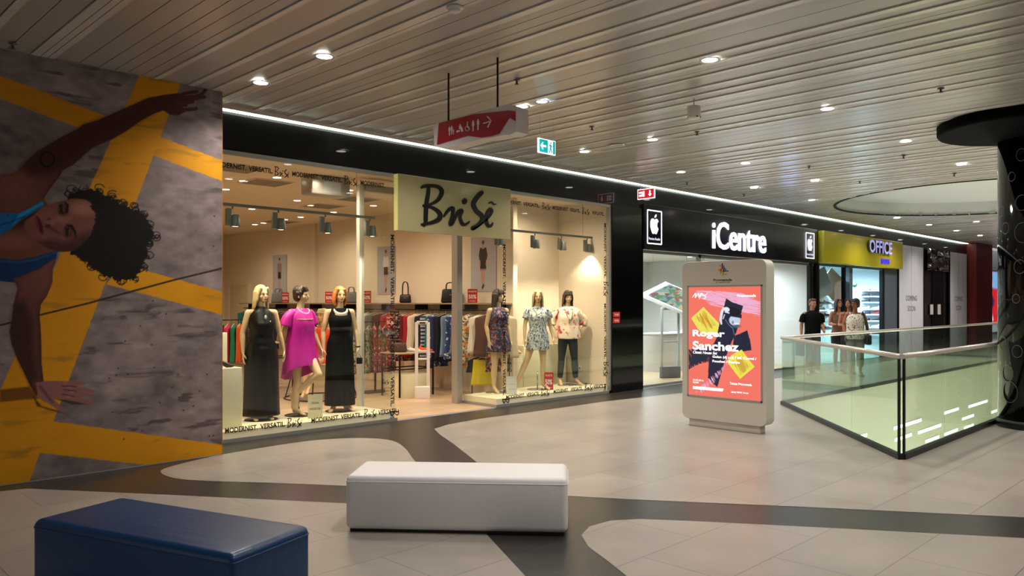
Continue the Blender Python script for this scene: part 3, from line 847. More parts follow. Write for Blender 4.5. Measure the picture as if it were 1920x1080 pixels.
# ---- interior shell
M_wood = tile_mat('wood plank floor', (196, 168, 138), 0.35, (140, 116, 92), bw=1.6, bh=0.16, var=0.12)
WX = 9.75
struct(bx('floor.006', 2.5, 11.4, 8.95, 21.0, -0.001, 0.006, M_wood))
struct(bx('wall_right', WX, WX + 0.1, 9.72, 21.0, 0, 3.5, M_wall))
struct(bx('wall_rear', 2.5, WX, 21.0, 21.1, 0, 3.5, M_wall))
struct(bx('wall_left', 2.4, 2.5, 8.95, 21.0, 0, 3.5, M_wall))
struct(bx('wall_display_rear', WX + 0.1, 11.46, 10.12, 10.2, 0, 3.5, M_wall))
struct(bx('wall_display_side', 11.405, 11.455, 8.96, 10.12, 0, 3.5, M_wall))
struct(bx('trim_4', 9.69, 9.75, 16.2, 16.9, 0, 3.5, M_wall))
struct(bx('ceiling.002', 2.5, 11.46, 8.93, 21.0, 3.5, 3.56, mat('shop ceiling', (226, 210, 184), rough=0.85)))
struct(bx('baseboard_right', WX - 0.015, WX, 9.72, 20.98, 0, 0.08, M_wall))
d2 = bpy.data.objects.new('door_2', None); C.objects.link(d2); struct(d2, 'cream fitting room door at the rear of the shop')
MB().rbox(9.70, 9.75, 19.55, 20.6, 0.01, 2.1, 0.01, 2).build('door_leaf', mat('door paint', (214, 198, 160), rough=0.6), d2)
MB().box(9.68, 9.75, 19.48, 19.55, 0.0, 2.17).build('door_frame', M_wall, d2)
MB().box(9.68, 9.75, 20.6, 20.67, 0.0, 2.17).build('door_frame', M_wall, d2)

# shop ceiling fittings
def ceil_at(px, py, h=3.5): 
    return cw(-(h - EYE) * FPX / (py - HZ), (px - 960) / FPX * (-(h - EYE) * FPX / (py - HZ)))
def downlight(X, Y, z, r, label, group, lens, name='ceiling_downlight'):
    t = thing(name, label, 'ceiling light', (X, Y, z), 0, group)
    mb = MB(); mb.lathe([(r * 0.82, -0.002), (r * 1.12, -0.006), (r * 1.15, 0.0)], n=24, ends=False); mb.build('trim_ring', M_white, t)
    mb = MB(); mb.lathe([(0, 0.0), (r * 0.82, -0.003)], n=24); mb.build('lens', lens, t)
    return t
c1 = lambda x, y: (x / 3.725 + 400, y / 3.725 + 270)
shop_lights = [c1(210, 257), c1(445, 233), c1(85, 316), c1(585, 394), c1(678, 428), c1(270, 453), c1(610, 510), c1(797, 482), c1(840, 476), c1(500, 527), c1(350, 551), c1(290, 562), c1(1095, 330), c1(1118, 430), c1(950, 322)]
for i, (px, py) in enumerate(shop_lights):
    X, Y = ceil_at(px, py)
    X = min(X, 9.3); Y = min(Y, 20.5)
    if i == 0: dl0 = t = downlight(X, Y, 3.497, 0.075, 'round recessed spotlight in the cream ceiling of the fashion shop', 'spotlights in the fashion shop ceiling', M_lens_warm)
    else: t = copy_tree(dl0); t.location = (X, Y, 3.497)
# lamps inside the shop
for (X, Y) in ((4.6, 10.6), (4.6, 13.2), (7.2, 10.6), (7.2, 13.0), (8.3, 11.6), (7.0, 15.6), (8.2, 17.8), (5.6, 18.5), (8.6, 14.6), (6.0, 9.6), (10.2, 9.3)):
    lamp('shop_light', (X, Y, 3.44), W_SHOP, (255, 232, 202), 0.12, spot=165, blend=0.8)
# ceiling grilles
M_grille = stripe_mat('ceiling grille', (150, 138, 118), (110, 100, 84), 0.05, 0, 0.5)
gr0 = None
for (px, py, s) in ((400 + 370 / 3.725, 270 + 268 / 3.725, 0.6), (400 + 770 / 3.725, 270 + 433 / 3.725, 0.6), (400 + 1010 / 3.725, 270 + 385 / 3.725, 0.6), (400 + 160 / 3.725, 270 + 168 / 3.725, 0.6), (400 + 470 / 3.725, 270 + 543 / 3.725, 0.6)):
    X, Y = ceil_at(px, py)
    X = min(X, 9.3)
    if gr0 is None:
        t = gr0 = thing('air_grille', 'square louvred air grille in the cream shop ceiling', 'air vent', (X, Y, 3.498), 0, 'air grilles in the fashion shop ceiling')
        MB().box(-0.3, 0.3, -0.3, 0.3, -0.004, 0.0).build('louvres', M_grille, t)
        mb = MB()
        for a in (-1, 1): mb.box(-0.32, 0.32, a * 0.31 - 0.012, a * 0.31 + 0.012, -0.01, 0); mb.box(a * 0.31 - 0.012, a * 0.31 + 0.012, -0.3, 0.3, -0.01, 0)
        mb.build('grille_frame', M_wall, t)
    else: t = copy_tree(gr0); t.location = (X, Y, 3.498)
# roller shutter box inside the left display
o = MB().rbox(5.9, 6.55, 9.95, 10.25, 3.22, 3.49, 0.02, 2).build('roller_shutter_box', M_alu)
tag(o, 'grey roller shutter housing under the ceiling behind the left display post', 'shutter box')

# ---- track lights
M_track = mat('grey track', (120, 124, 118), rough=0.5)
M_head = mat('grey lamp head', (116, 120, 112), rough=0.45)
def track(x0, x1, Y, z, label):
    t = thing('track_rail', label, 'track light rail', ((x0 + x1) / 2, Y, z))
    local(t, MB().box(x0, x1, Y - 0.02, Y + 0.02, z, z + 0.035).build('rail', M_track, t))
    for x in (x0 + 0.18, x1 - 0.3):
        local(t, MB().tube([(x, Y, z + 0.03), (x, Y, 3.498)], 0.002, 5).build('suspension_wire', M_dark, t))
    return t
track(3.4, 6.52, 9.3, 2.845, 'grey suspended track rail above the left display')
track(8.75, XY(1112, 9.3), 9.3, 2.85, 'grey suspended track rail above the right display')
hd0 = None
for k, (px, lab) in enumerate([(436, 'grey track spotlight above the black halter dress, first from the mural'), (522, 'grey track spotlight second from the mural in the left display'), (610, 'grey track spotlight third from the mural in the left display'), (694, 'grey track spotlight beside the post of the left display'),
                               (936, 'grey track spotlight half hidden under the khaki shop sign'), (1003, 'grey track spotlight nearest the khaki sign in the right display'), (1053, 'grey track spotlight in the middle of the right display track'), (1101, 'grey track spotlight at the far right end of the display track')]):
    X = XY(px, 9.3)
    if hd0 is None:
        t = hd0 = thing('track_spotlight', lab, 'spotlight', (X, 9.3, 2.845))
        MB().tube([(0, 0, 0.0), (0, 0, -0.03)], 0.012, 10).build('mounting_pin', M_head, t)
        MB().rbox(-0.085, -0.025, -0.03, 0.03, -0.24, -0.03, 0.006, 2).build('gear_box', M_head, t)
        mb = MB(); mb.lathe([(0.042, -0.10), (0.05, -0.105), (0.062, -0.235), (0.064, -0.25), (0.056, -0.25), (0.05, -0.235)], (0.035, 0, 0), 24, ends=False)
        hh = mb.build('lamp_head', M_head, t)
        mb = MB(); mb.lathe([(0, -0.24), (0.053, -0.243)], (0.035, 0, 0), 20); mb.build('lens', M_lens_warm, t)
    else: t = copy_tree(hd0); t.location = (X, 9.3, 2.845)
    t['label'] = lab
    lamp('track_light', (X + 0.035, 9.3, 2.57), W_TRACK, (255, 232, 200), 0.04, spot=110, blend=0.7, aim=(X + 0.1, 9.6, 0.6))

# ================================================================== ELECTRONICS SHOP FRONT
IX0, IX1 = 12.42, 20.1
M_sat = mat('satin black fascia', (20, 20, 24), rough=0.25)
M_sign_light = mat('lit white letters', (255, 255, 255), emit=(226, 232, 255), es=1.5)
M_sign_edge = mat('letter side', (90, 120, 200), emit=(90, 130, 255), es=0.8)
sg = thing('shop_sign', 'black fascia sign with lit white lettering and fruit emblems over the electronics shop', 'sign', (16, 8.86, 2.68))
local(sg, MB().rbox(IX0, IX1 - 0.03, 8.82, 8.884, 2.68, 3.555, 0.006, 2).build('sign_panel', M_sat, sg))
for xj in (XY(1313, 8.82), XY(1453, 8.82)):
    local(sg, MB().box(xj - 0.003, xj + 0.003, 8.8195, 8.82, 2.69, 3.55).build('panel_joint', M_void, sg))
xa, xb = XY(1336.5, 8.8), XY(1436.5, 8.8)
mb = MB(); put_text(mb, 'iCentre', (xa, 8.819, 2.81), (1, 0, 0), (0, 0, 1), w=xb - xa, h=0.60, bold=0.012, depth=0.03)
local(sg, mb.build('lit_lettering', M_sign_light, sg))
def emblem(cx, parent):
    w, h = 0.47, 0.62
    z0 = 2.80; z1 = z0 + h + 0.02
    mb = MB()
    for a in (-1, 1): mb.box(cx + a * w / 2 - 0.012, cx + a * w / 2 + 0.012, 8.812, 8.82, z0, z1)
    mb.box(cx - w / 2, cx + w / 2, 8.812, 8.82, z0 - 0.012, z0 + 0.012); mb.box(cx - w / 2, cx + w / 2, 8.812, 8.82, z1 - 0.012, z1 + 0.012)
    put_text(mb, 'Premium Reseller', (cx - 0.19, 8.815, z0 + 0.07), (1, 0, 0), (0, 0, 1), w=0.38, h=0.05)
    # apple silhouette
    ap = [(0, 0.30), (-0.06, 0.325), (-0.12, 0.30), (-0.15, 0.23), (-0.145, 0.14), (-0.105, 0.05), (-0.06, 0.0), (0, 0.012), (0.06, 0.0), (0.10, 0.05), (0.135, 0.115),
          (0.10, 0.15), (0.09, 0.20), (0.105, 0.245), (0.135, 0.27), (0.10, 0.315), (0.05, 0.322)]
    ap = [tuple(p) for p in spline(ap, 4, True)]
    ap2 = [(cx + p[0] * 0.92, z0 + 0.19 + p[1] * 0.92) for p in ap]
    mb.prism(ap2, 8.812, 8.82, 'y')
    lf = [(0.0, 0.345), (0.012, 0.385), (0.045, 0.415), (0.07, 0.418), (0.062, 0.375), (0.03, 0.348)]
    mb.prism([(cx + p[0] * 0.92, z0 + 0.19 + p[1] * 0.92) for p in lf], 8.812, 8.82, 'y')
    return local(parent, mb.build('lit_emblem', M_sign_light, parent))
emblem((XY(1209) + XY(1232)) / 2, sg); emblem((XY(1506) + XY(1520)) / 2, sg)
lamp('sign_light', (17.2, 8.2, 3.1), 6, (150, 180, 255), 0.2)
m1 = XY(1310, 8.95); m2 = XY(1452, 8.95); m3 = XY(1516, 8.95)
window(3, [((IX0 + 0.05, 8.95), (XY(1256, 8.95), 8.95), 0.05, 2.64), ((XY(1256, 8.95) + 0.008, 8.95), (m1, 8.95), 0.05, 2.64), ((m2 - 1.0, 8.95), (XY(1487, 8.95), 8.95), 0.05, 2.64), ((XY(1487, 8.95) + 0.01, 8.95), (m3, 8.95), 0.05, 2.64)],
       [(IX0, m1, 8.93, 8.99, 2.62, 2.68), (m2 - 1.0, IX1, 8.93, 8.99, 2.62, 2.68), (m1 - 0.04, m1 + 0.06, 8.93, 8.99, 0, 2.68), (m3 - 0.02, m3 + 0.12, 8.90, 8.99, 0, 2.68, 'window_frame', M_dark), (IX0, IX0 + 0.05, 8.93, 8.99, 0, 2.68),
        (IX0, m1, 8.93, 8.99, 0.0, 0.05), (m2 - 1.0, m3, 8.93, 8.99, 0.0, 0.05), (m1, m2 - 1.0, 8.93, 8.99, 2.60, 2.68)], 'glazed front of the electronics shop')
struct(bx('wall_partition', IX1 - 0.02, IX1 + 0.12, 8.86, 16, 0, 3.56, M_black_gloss))
IYB = 14.5
struct(bx('floor.007', 11.5, IX1, 8.99, IYB, -0.001, 0.005, mat('tan shop floor', (196, 176, 140), rough=0.3)))
struct(bx('wall_rear.001', 12.42, IX1, IYB, IYB + 0.1, 0, 3.0, M_wallw))
struct(bx('wall_partition.001', IX1 - 0.12, IX1 - 0.03, 9.0, IYB, 0, 2.98, M_wallw))
struct(bx('wall_partition.002', 11.6, 11.7, 10.06, IYB, 0, 3.0, M_wallw))
struct(bx('ceiling.003', 11.5, IX1, 9.0, IYB, 2.9, 2.95, M_wallw))
# a lower white soffit band inside
struct(bx('trim_5', 11.7, IX1 - 0.12, IYB - 0.4, IYB, 2.2, 2.9, M_wallw))
for (X, Y) in ((13.6, 9.9), (15.5, 11.0), (17.5, 12.5), (19.0, 10.2), (14.5, 12.8), (17.2, 10.2)):
    lamp('electronics_shop_light', (X, Y, 2.82), W_COOL * 0.5, (238, 248, 255), 0.15, spot=165, blend=0.8)
for i, (X, Y) in enumerate(((13.4, 9.9), (14.2, 11.4), (15.2, 9.9), (15.6, 12.4), (17.4, 10.2), (18.4, 11.6), (19.2, 10.0), (16.6, 13.4))):
    if i == 0: dl1 = downlight(X, Y, 2.898, 0.08, 'round recessed spotlight in the white ceiling of the electronics shop', 'spotlights in the electronics shop ceiling', M_lens)
    else: t = copy_tree(dl1); t.location = (X, Y, 2.898)

# ================================================================== SHOE SHOP FRONT
OX0, OX1 = 20.22, 26.0
M_yel = mat('yellow lacquer fascia', (232, 216, 60), rough=0.24, spec=0.6)
sg = thing('shop_sign', 'glossy mustard yellow fascia with raised shoe shop lettering', 'sign', (23, 8.8, 2.7))
local(sg, MB().rbox(OX0, OX1, 8.70, 8.884, 2.71, 3.54, 0.01, 2).build('sign_panel', M_yel, sg))
wo = XY(1674, 8.6) - XY(1632, 8.6)
mb = MB(); put_text(mb, 'OFFICE', (XY(1632, 8.6), 8.69, 3.10), (1, 0, 0), (0, 0, 1), w=wo, h=0.37, bold=0.02, depth=0.07)
local(sg, mb.build('letter_return', mat('olive letter return', (96, 88, 24), rough=0.4), sg))
mb = MB(); put_text(mb, 'OFFICE', (XY(1632, 8.6), 8.618, 3.10), (1, 0, 0), (0, 0, 1), w=wo, h=0.37, bold=0.02)
local(sg, mb.build('raised_lettering', mat('lilac lit letters', (190, 190, 250), emit=(170, 170, 255), es=0.7), sg))
mb = MB(); put_text(mb, 'SHOES', (XY(1658, 8.6), 8.69, 2.82), (1, 0, 0), (0, 0, 1), w=XY(1673, 8.6) - XY(1658, 8.6), h=0.14, bold=0.02, depth=0.02)
local(sg, mb.build('raised_lettering', mat('blue lit letters', (70, 60, 220), emit=(60, 50, 230), es=0.8), sg))
M_blueframe = mat('grey blue frame', (92, 110, 124), rough=0.4)
window(4, [((OX0 + 0.1, 8.95), (XY(1584), 8.95), 0.05, 2.68)],
       [(OX0, OX0 + 0.12, 8.88, 9.0, 0, 2.71, 'window_frame', M_dark), (XY(1584), XY(1586), 8.90, 9.0, 0, 2.7, 'window_frame', M_dark), (XY(1594), XY(1600), 8.92, 9.02, 0, 2.7, 'window_frame', M_blueframe),
        (OX0, OX1, 8.90, 8.98, 2.64, 2.71, 'window_frame', M_blueframe), (XY(1655), XY(1657.5), 8.90, 9.0, 0, 2.7, 'window_frame', M_dark)], 'glazed front and doorway of the shoe shop')
struct(bx('wall_shoe_front', XY(1658), OX1 + 0.15, 8.88, 9.05, 0, 2.71, mat('slate panel', (96, 104, 116), rough=0.5)))
M_coolw = mat('cool white wall', (222, 238, 244), rough=0.6)
struct(bx('wall_right.001', 25.9, 26.0, 9.05, 14, 0, 3.2, M_coolw))
struct(bx('wall_rear.002', 20.2, 26, 14, 14.1, 0, 3.2, M_coolw))
struct(bx('wall_left.001', 20.12, 20.2, 9.0, 14, 0, 3.2, M_coolw))
struct(bx('floor.008', 20.2, 26, 8.99, 14, -0.001, 0.005, mat('pale cyan floor', (190, 214, 214), rough=0.25)))
struct(bx('ceiling.004', 20.2, 26, 9.0, 14, 2.95, 3.0, M_coolw))
for (X, Y) in ((22, 9.9), (24.5, 9.8), (22.5, 12), (24.8, 11.6)):
    lamp('shoe_shop_light', (X, Y, 2.85), W_COOL * 0.8, (216, 242, 255), 0.15, spot=165, blend=0.8)

# ================================================================== CLOSED UNITS, RED PILLAR, FAR END
M_hoard = mat('pale lilac hoarding', (232, 232, 244), rough=0.5)
M_grey_text = mat('grey lettering', (84, 86, 96), rough=0.5)
def hoarding(a, b, label):
    x0, x1 = XY(a), XY(b)
    t = thing('hoarding', label, 'hoarding', ((x0 + x1) / 2, 8.87, 0))
    local(t, MB().box(x0, x1, 8.85, 8.882, 0.0, 3.5).build('board', M_hoard, t))
    local(t, MB().box((x0 + x1) / 2 - 0.006, (x0 + x1) / 2 + 0.006, 8.848, 8.85, 0.0, 3.5).build('board_joint', M_grey_text, t))
    mb = MB(); cx = (x0 + x1) / 2; w = (x1 - x0) * 0.46
    put_text(mb, 'COMING', (cx - w / 2, 8.846, 1.72), (1, 0, 0), (0, 0, 1), w=w, h=0.17)
    local(t, mb.build('coming_lettering', M_grey_text, t)); mb = MB()
    put_text(mb, 'SOON', (cx - w * 0.34, 8.846, 1.38), (1, 0, 0), (0, 0, 1), w=w * 0.68, h=0.17)
    local(t, mb.build('soon_lettering', M_grey_text, t))
    for q in (x0 - 0.06, x1): local(t, MB().box(q, q + 0.06, 8.835, 8.883, 0, 3.5).build('frame_post', M_dark, t))
hoarding(1682, 1728, 'pale lilac coming soon hoarding next to the shoe shop')
hoarding(1778, 1810, 'pale lilac coming soon hoarding next to the red pillar')
x0, x1 = XY(1733), XY(1773)
t = thing('closed_shop_front', 'black closed shopfront with a crumpled chrome panel on top, between the two hoardings', 'shop front', ((x0 + x1) / 2, 8.9, 0))
local(t, MB().box(x0 + 0.75, x1 - 0.35, 8.86, 9.0, 0.0, 2.75).build('black_door', mat('black slatted door', (10, 9, 10), rough=0.3), t))
M_slim = mat('smoked panel', (46, 40, 40), rough=0.15)
local(t, MB().box(x0, x0 + 0.75, 8.92, 9.0, 0.0, 2.75).build('side_panel', M_slim, t))
local(t, MB().box(x1 - 0.35, x1 + 0.1, 8.92, 9.0, 0.0, 2.75).build('side_panel', M_slim, t))
for xp in (x0 + 0.45, x0 + 1.25):
    local(t, MB().box(xp, xp + 0.3, 8.845, 8.858, 1.25, 1.6).build('paper_notice', M_white, t))
mb = MB(); N = 26; r = random.Random(4)
vs = []; fs = []
for j in range(13):
    for i in range(N + 1):
        a, b = i / N, j / 12
        e = 0.0 if (i in (0, N) or j in (0, 12)) else 0.16
        n = float(fbm(np.array(a * 5.0), np.array(b * 3.0), 2, 3)) - 0.5
        vs.append((x0 + (x1 - x0) * a, 8.80 + e * n * 2, 2.76 + 0.74 * b))
for j in range(12):
    for i in range(N):
        q = j * (N + 1) + i; fs.append((q, q + 1, q + N + 2, q + N + 1))
mb.add(vs, fs, True); mb.box(x0, x1, 8.84, 8.88, 2.76, 3.44)
local(t, mb.build('crumpled_chrome_panel', mat('chrome', (190, 190, 196), rough=0.05, metal=1.0), t))
M_red = mat('dark red lacquer', (112, 8, 8), rough=0.4)
o = bx('wall_red_pillar', 33.4, 35.6, 8.55, 9.6, 0, H + 0.1, M_red); struct(o)
struct(bx('wall_far_shop', 35.6, 46, 9.6, 9.7, 0, 4.0, M_wallw))
struct(bx('wall_between', 31.2, 33.5, 8.95, 9.05, 0, 3.5, M_black_gloss))
struct(bx('wall_between.001', 25.9, 31.4, 9.06, 9.15, 0, 3.5, M_black_gloss))
def sport(X, Y, Z, a, b):
    P = Paint(a * 100, b * 140, (206, 20, 40))
    P.poly([(0, 110), (100, 96), (100, 140), (0, 140)], (120, 170, 220), 6)
    P.poly([(0, 0), (100, 0), (100, 20), (0, 12)], (190, 200, 210), 4)
    P.stroke([(20, 100), (48, 70), (60, 30)], 7, (235, 225, 230), 4); P.stroke([(60, 110), (50, 80), (30, 40)], 5, (240, 200, 205), 4)
    P.ell((55, 70), (14, 16), (30, 34, 80), 4); P.stroke([(52, 60), (46, 30), (50, 8)], 5, (150, 180, 200), 3); P.ell((56, 92), (6, 7), (150, 100, 84), 2)
    P.ell((50, 125), (12, 9), (50, 60, 60), 6)
    return P.c
t = thing('backlit_poster', 'tall backlit red sports poster at the far end past the red pillar', 'poster', (38.5, 9.5, 0.4))
o = paint_panel('poster_face', (35.9, 9.48, 0.35), (5.6, 0, 0), (0, 0, 2.7), 100, 90, sport, vcol_mat('backlit print', 0.3, es=1.0), t, 0.02)
local(t, o)
local(t, bx('poster_frame', 35.85, 41.6, 9.49, 9.58, 0.28, 3.1, M_alu, t))
for (X, Y) in ((37, 8.2), (41, 7.5)):
    lamp('far_light', (X, Y, 3.8), 60, (255, 240, 225), 0.15, spot=150)
# ================================================================== FIGURES
def remesh(mb, name, m, parent, voxel=0.008, smooth=2):
    tmp = mb.build('tmp_' + name, m)
    r = tmp.modifiers.new('r', 'REMESH'); r.mode = 'VOXEL'; r.voxel_size = voxel; r.use_smooth_shade = True
    if smooth:
        s = tmp.modifiers.new('s', 'SMOOTH'); s.iterations = smooth; s.factor = 0.5
    bpy.context.view_layer.update()
    dg = bpy.context.evaluated_depsgraph_get()
    me = bpy.data.meshes.new_from_object(tmp.evaluated_get(dg))
    old = tmp.data; bpy.data.objects.remove(tmp); bpy.data.meshes.remove(old)
    me.name = name
    me.materials.clear(); me.materials.append(m)
    me.polygons.foreach_set('use_smooth', [True] * len(me.polygons))
    o = bpy.data.objects.new(name, me); C.objects.link(o)
    if parent is not None: o.parent = parent
    return o
def cap(mb, p, r0, q, r1, n=12):
    """tapered capsule"""
    p, q = Vector(p), Vector(q); d = q - p
    if d.length < 1e-6: d = Vector((0, 0, 1e-4))
    e = d.normalized()
    pts = []; rs = []
    for a in (85, 60, 30): pts.append(p - e * r0 * math.sin(math.radians(a))); rs.append(r0 * math.cos(math.radians(a)))
    pts += [p, q]; rs += [r0, r1]
    for a in (30, 60, 85): pts.append(q + e * r1 * math.sin(math.radians(a))); rs.append(r1 * math.cos(math.radians(a)))
    mb.tube(pts, rs, n)
    return mb
def hand(mb, w, d, nrm, side, curl=0.35, sc=1.0):
    """w wrist, d direction of the hand, nrm palm side, side = +1/-1 thumb side"""
    w = Vector(w); d = Vector(d).normalized(); nrm = Vector(nrm); nrm = (nrm - d * nrm.dot(d)).normalized(); s = d.cross(nrm) * side
    for k, o in enumerate((-0.028, -0.009, 0.010, 0.029)):
        cap(mb, w + d * 0.012 * sc + s * o * 0.55 * sc, 0.013 * sc, w + d * 0.082 * sc + s * o * sc, 0.0115 * sc, 8)
    L = (0.056, 0.070, 0.076, 0.068)
    for k, o in enumerate((-0.030, -0.0095, 0.0105, 0.031)):
        a = w + d * 0.085 * sc + s * o * sc; l = L[k] * sc
        c1 = curl * (1.15 - 0.12 * k)
        d1 = (d * math.cos(c1 * 0.5) + nrm * math.sin(c1 * 0.5) + s * (o * 2.2)).normalized()
        b = a + d1 * l * 0.5
        d2 = (d * math.cos(c1 * 1.5) + nrm * math.sin(c1 * 1.5) + s * (o * 2.0)).normalized()
        cap(mb, a, 0.0095 * sc, b, 0.0088 * sc, 8); cap(mb, b, 0.0088 * sc, b + d2 * l * 0.48, 0.0074 * sc, 8)
    t0 = w + d * 0.028 * sc + s * 0.026 * sc
    t1 = t0 + (d * 0.62 + s * 0.62 + nrm * 0.35).normalized() * 0.038 * sc
    t2 = t1 + (d * 0.85 + s * 0.22 + nrm * 0.40).normalized() * 0.032 * sc
    cap(mb, t0, 0.0135 * sc, t1, 0.0105 * sc, 8); cap(mb, t1, 0.0105 * sc, t2, 0.0085 * sc, 8)
BASE = dict(
    elL=(-0.215, 0.01, 1.13), wrL=(-0.235, -0.03, 0.90), hdL=(-0.02, -0.12, -1), hnL=(1, 0, 0),
    elR=(0.215, 0.01, 1.13), wrR=(0.235, -0.03, 0.90), hdR=(0.02, -0.12, -1), hnR=(-1, 0, 0),
    hip=(0, 0, 0.0), knL=(-0.085, -0.02, 0.48), anL=(-0.085, 0.0, 0.085), toL=(-0.10, -0.15, 0.02),
    knR=(0.085, -0.02, 0.48), anR=(0.085, 0.0, 0.085), toR=(0.10, -0.15, 0.02), sh=0.165)
def human(parent, m, pose=None, female=True, yaw=0.0, pitch=0.0, voxel=0.008, legs=True, k=1.0, lean=(0, 0)):
    """one continuous body; local frame: feet at z=0, facing -Y. returns (body, head matrix)"""
    P = dict(BASE); P.update(pose or {})
    mb = MB(); E = mb.ellipsoid
    lx, ly = lean
    wd = 1.0 if female else 1.1
    E((lx * .5, ly * .5, 0.935), (0.158, 0.105, 0.125)); E((lx * .7, ly * .7, 1.07), (0.116 * wd, 0.085, 0.16)); E((lx, ly, 1.25), (0.142 * wd, 0.10, 0.165))
    for s in (-1, 1):
        E((s * 0.07, 0.05, 0.90), (0.085, 0.08, 0.09))
        if female: E((lx + s * 0.062, ly - 0.078, 1.265), (0.055, 0.05, 0.055))
        else: E((lx + s * 0.07, ly - 0.055, 1.29), (0.08, 0.05, 0.07))
        E((lx + s * 0.085, ly + 0.02, 1.385), (0.085, 0.05, 0.05))
    cap(mb, (lx - P['sh'] + 0.03, ly + 0.01, 1.395), 0.045, (lx + P['sh'] - 0.03, ly + 0.01, 1.395), 0.045)
    cap(mb, (lx, ly + 0.02, 1.40), 0.056, (lx, ly - 0.005, 1.55), 0.046 if female else 0.056)
    # head
    HM = Matrix.Translation((lx, ly - 0.01, 1.60)) @ Matrix.Rotation(yaw, 4, 'Z') @ Matrix.Rotation(-pitch, 4, 'X')
    R3 = HM.to_3x3()
    def he(c, r): mb.ellipsoid(HM @ Vector(c), r, M=R3.to_4x4())
    he((0, 0.012, 0.058), (0.071, 0.090, 0.088)); he((0, -0.020, 0.0), (0.056, 0.066, 0.075)); he((0, -0.045, -0.045), (0.032, 0.034, 0.028))
    he((0, -0.058, 0.045), (0.048, 0.030, 0.030)); he((-0.038, -0.045, 0.0), (0.022, 0.026, 0.026)); he((0.038, -0.045, 0.0), (0.022, 0.026, 0.026))
    cap(mb, HM @ Vector((0, -0.082, 0.036)), 0.009, HM @ Vector((0, -0.098, 0.0)), 0.0135, 8)
    he((0, -0.082, -0.026), (0.022, 0.012, 0.012)); he((0, -0.072, -0.055), (0.018, 0.014, 0.014))
    for s in (-1, 1): he((s * 0.073, 0.012, 0.01), (0.012, 0.022, 0.032))
    # arms
    for s, t in ((-1, 'L'), (1, 'R')):
        sh = Vector((lx + s * P['sh'], ly + 0.01, 1.39)); el = Vector(P['el' + t]); wr = Vector(P['wr' + t])
        a = 1.0 if female else 1.2
        cap(mb, sh, 0.047 * a, sh.lerp(el, 0.35), 0.043 * a); cap(mb, sh.lerp(el, 0.35), 0.043 * a, el, 0.034 * a)
        cap(mb, el, 0.034 * a, el.lerp(wr, 0.3), 0.036 * a); cap(mb, el.lerp(wr, 0.3), 0.036 * a, wr, 0.022 * a)
        hand(mb, wr, P['hd' + t], P['hn' + t], -s if t == 'L' else -s, P.get('cu' + t, 0.4), 1.0 if female else 1.1)
        if legs:
            hp = Vector((s * 0.082, 0.005, 0.90)); kn = Vector(P['kn' + t]); an = Vector(P['an' + t]); to = Vector(P['to' + t])
            cap(mb, hp, 0.088, hp.lerp(kn, 0.4), 0.075); cap(mb, hp.lerp(kn, 0.4), 0.075, kn, 0.050)
            sd = (an - kn); bk = Vector((0, 1, 0)); bk = (bk - sd * (bk.dot(sd) / sd.dot(sd)))
            if bk.length > 1e-3: bk.normalize()
            mid = kn.lerp(an, 0.3) + bk * 0.014
            cap(mb, kn, 0.049, mid, 0.054); cap(mb, mid, 0.054, an, 0.031)
            heel = an + (an - kn).normalized() * 0.035 + (an - to).normalized() * 0.018
            ball = an.lerp(to, 0.72) + Vector((0, 0, -0.006))
            cap(mb, an, 0.032, heel, 0.027, 10); cap(mb, an, 0.030, ball, 0.026, 10); cap(mb, heel, 0.024, ball, 0.026, 10)
            cap(mb, ball, 0.027, to, 0.017, 10)
            side = (to - an).cross(Vector((0, 0, 1))); side = side.normalized() if side.length > 1e-4 else Vector((1, 0, 0))
            cap(mb, ball + side * 0.018, 0.020, to + side * 0.014, 0.014, 8); cap(mb, ball - side * 0.018, 0.020, to - side * 0.016, 0.013, 8)
    body = remesh(mb, 'body', m, parent, voxel, 3)
    return body, HM
M_eye = mat('painted eye', (40, 28, 24), rough=0.3)
M_lips = mat('painted lips', (168, 84, 72), rough=0.4)
M_lips2 = mat('natural lips', (140, 72, 62), rough=0.5)
def face(parent, HM, lips=None, brow=(60, 44, 34)):
    for s in (-1, 1):
        mb = MB(); mb.ellipsoid(HM @ Vector((s * 0.027, -0.081, 0.036)), (0.0125, 0.006, 0.0055), 10, 6, M=HM.to_3x3().to_4x4())
        mb.build('eye', M_eye, parent)
        mb = MB(); mb.tube([HM @ Vector((s * 0.013, -0.089, 0.054)), HM @ Vector((s * 0.028, -0.087, 0.060)), HM @ Vector((s * 0.044, -0.074, 0.054))], [0.0022, 0.003, 0.0015], 6)
        mb.build('eyebrow', mat('brow %d' % brow[0], brow, rough=0.8), parent)
    mb = MB(); mb.ellipsoid(HM @ Vector((0, -0.094, -0.026)), (0.020, 0.0055, 0.0075), 10, 6, M=HM.to_3x3().to_4x4())
    mb.build('lips', lips or M_lips, parent)
def hair_mat(name, c):
    return mat(name, c, rough=0.45, noise=(60, 0.45, (1, 1, 0.06)), bump=(90, 0.6, (1, 1, 0.05)))
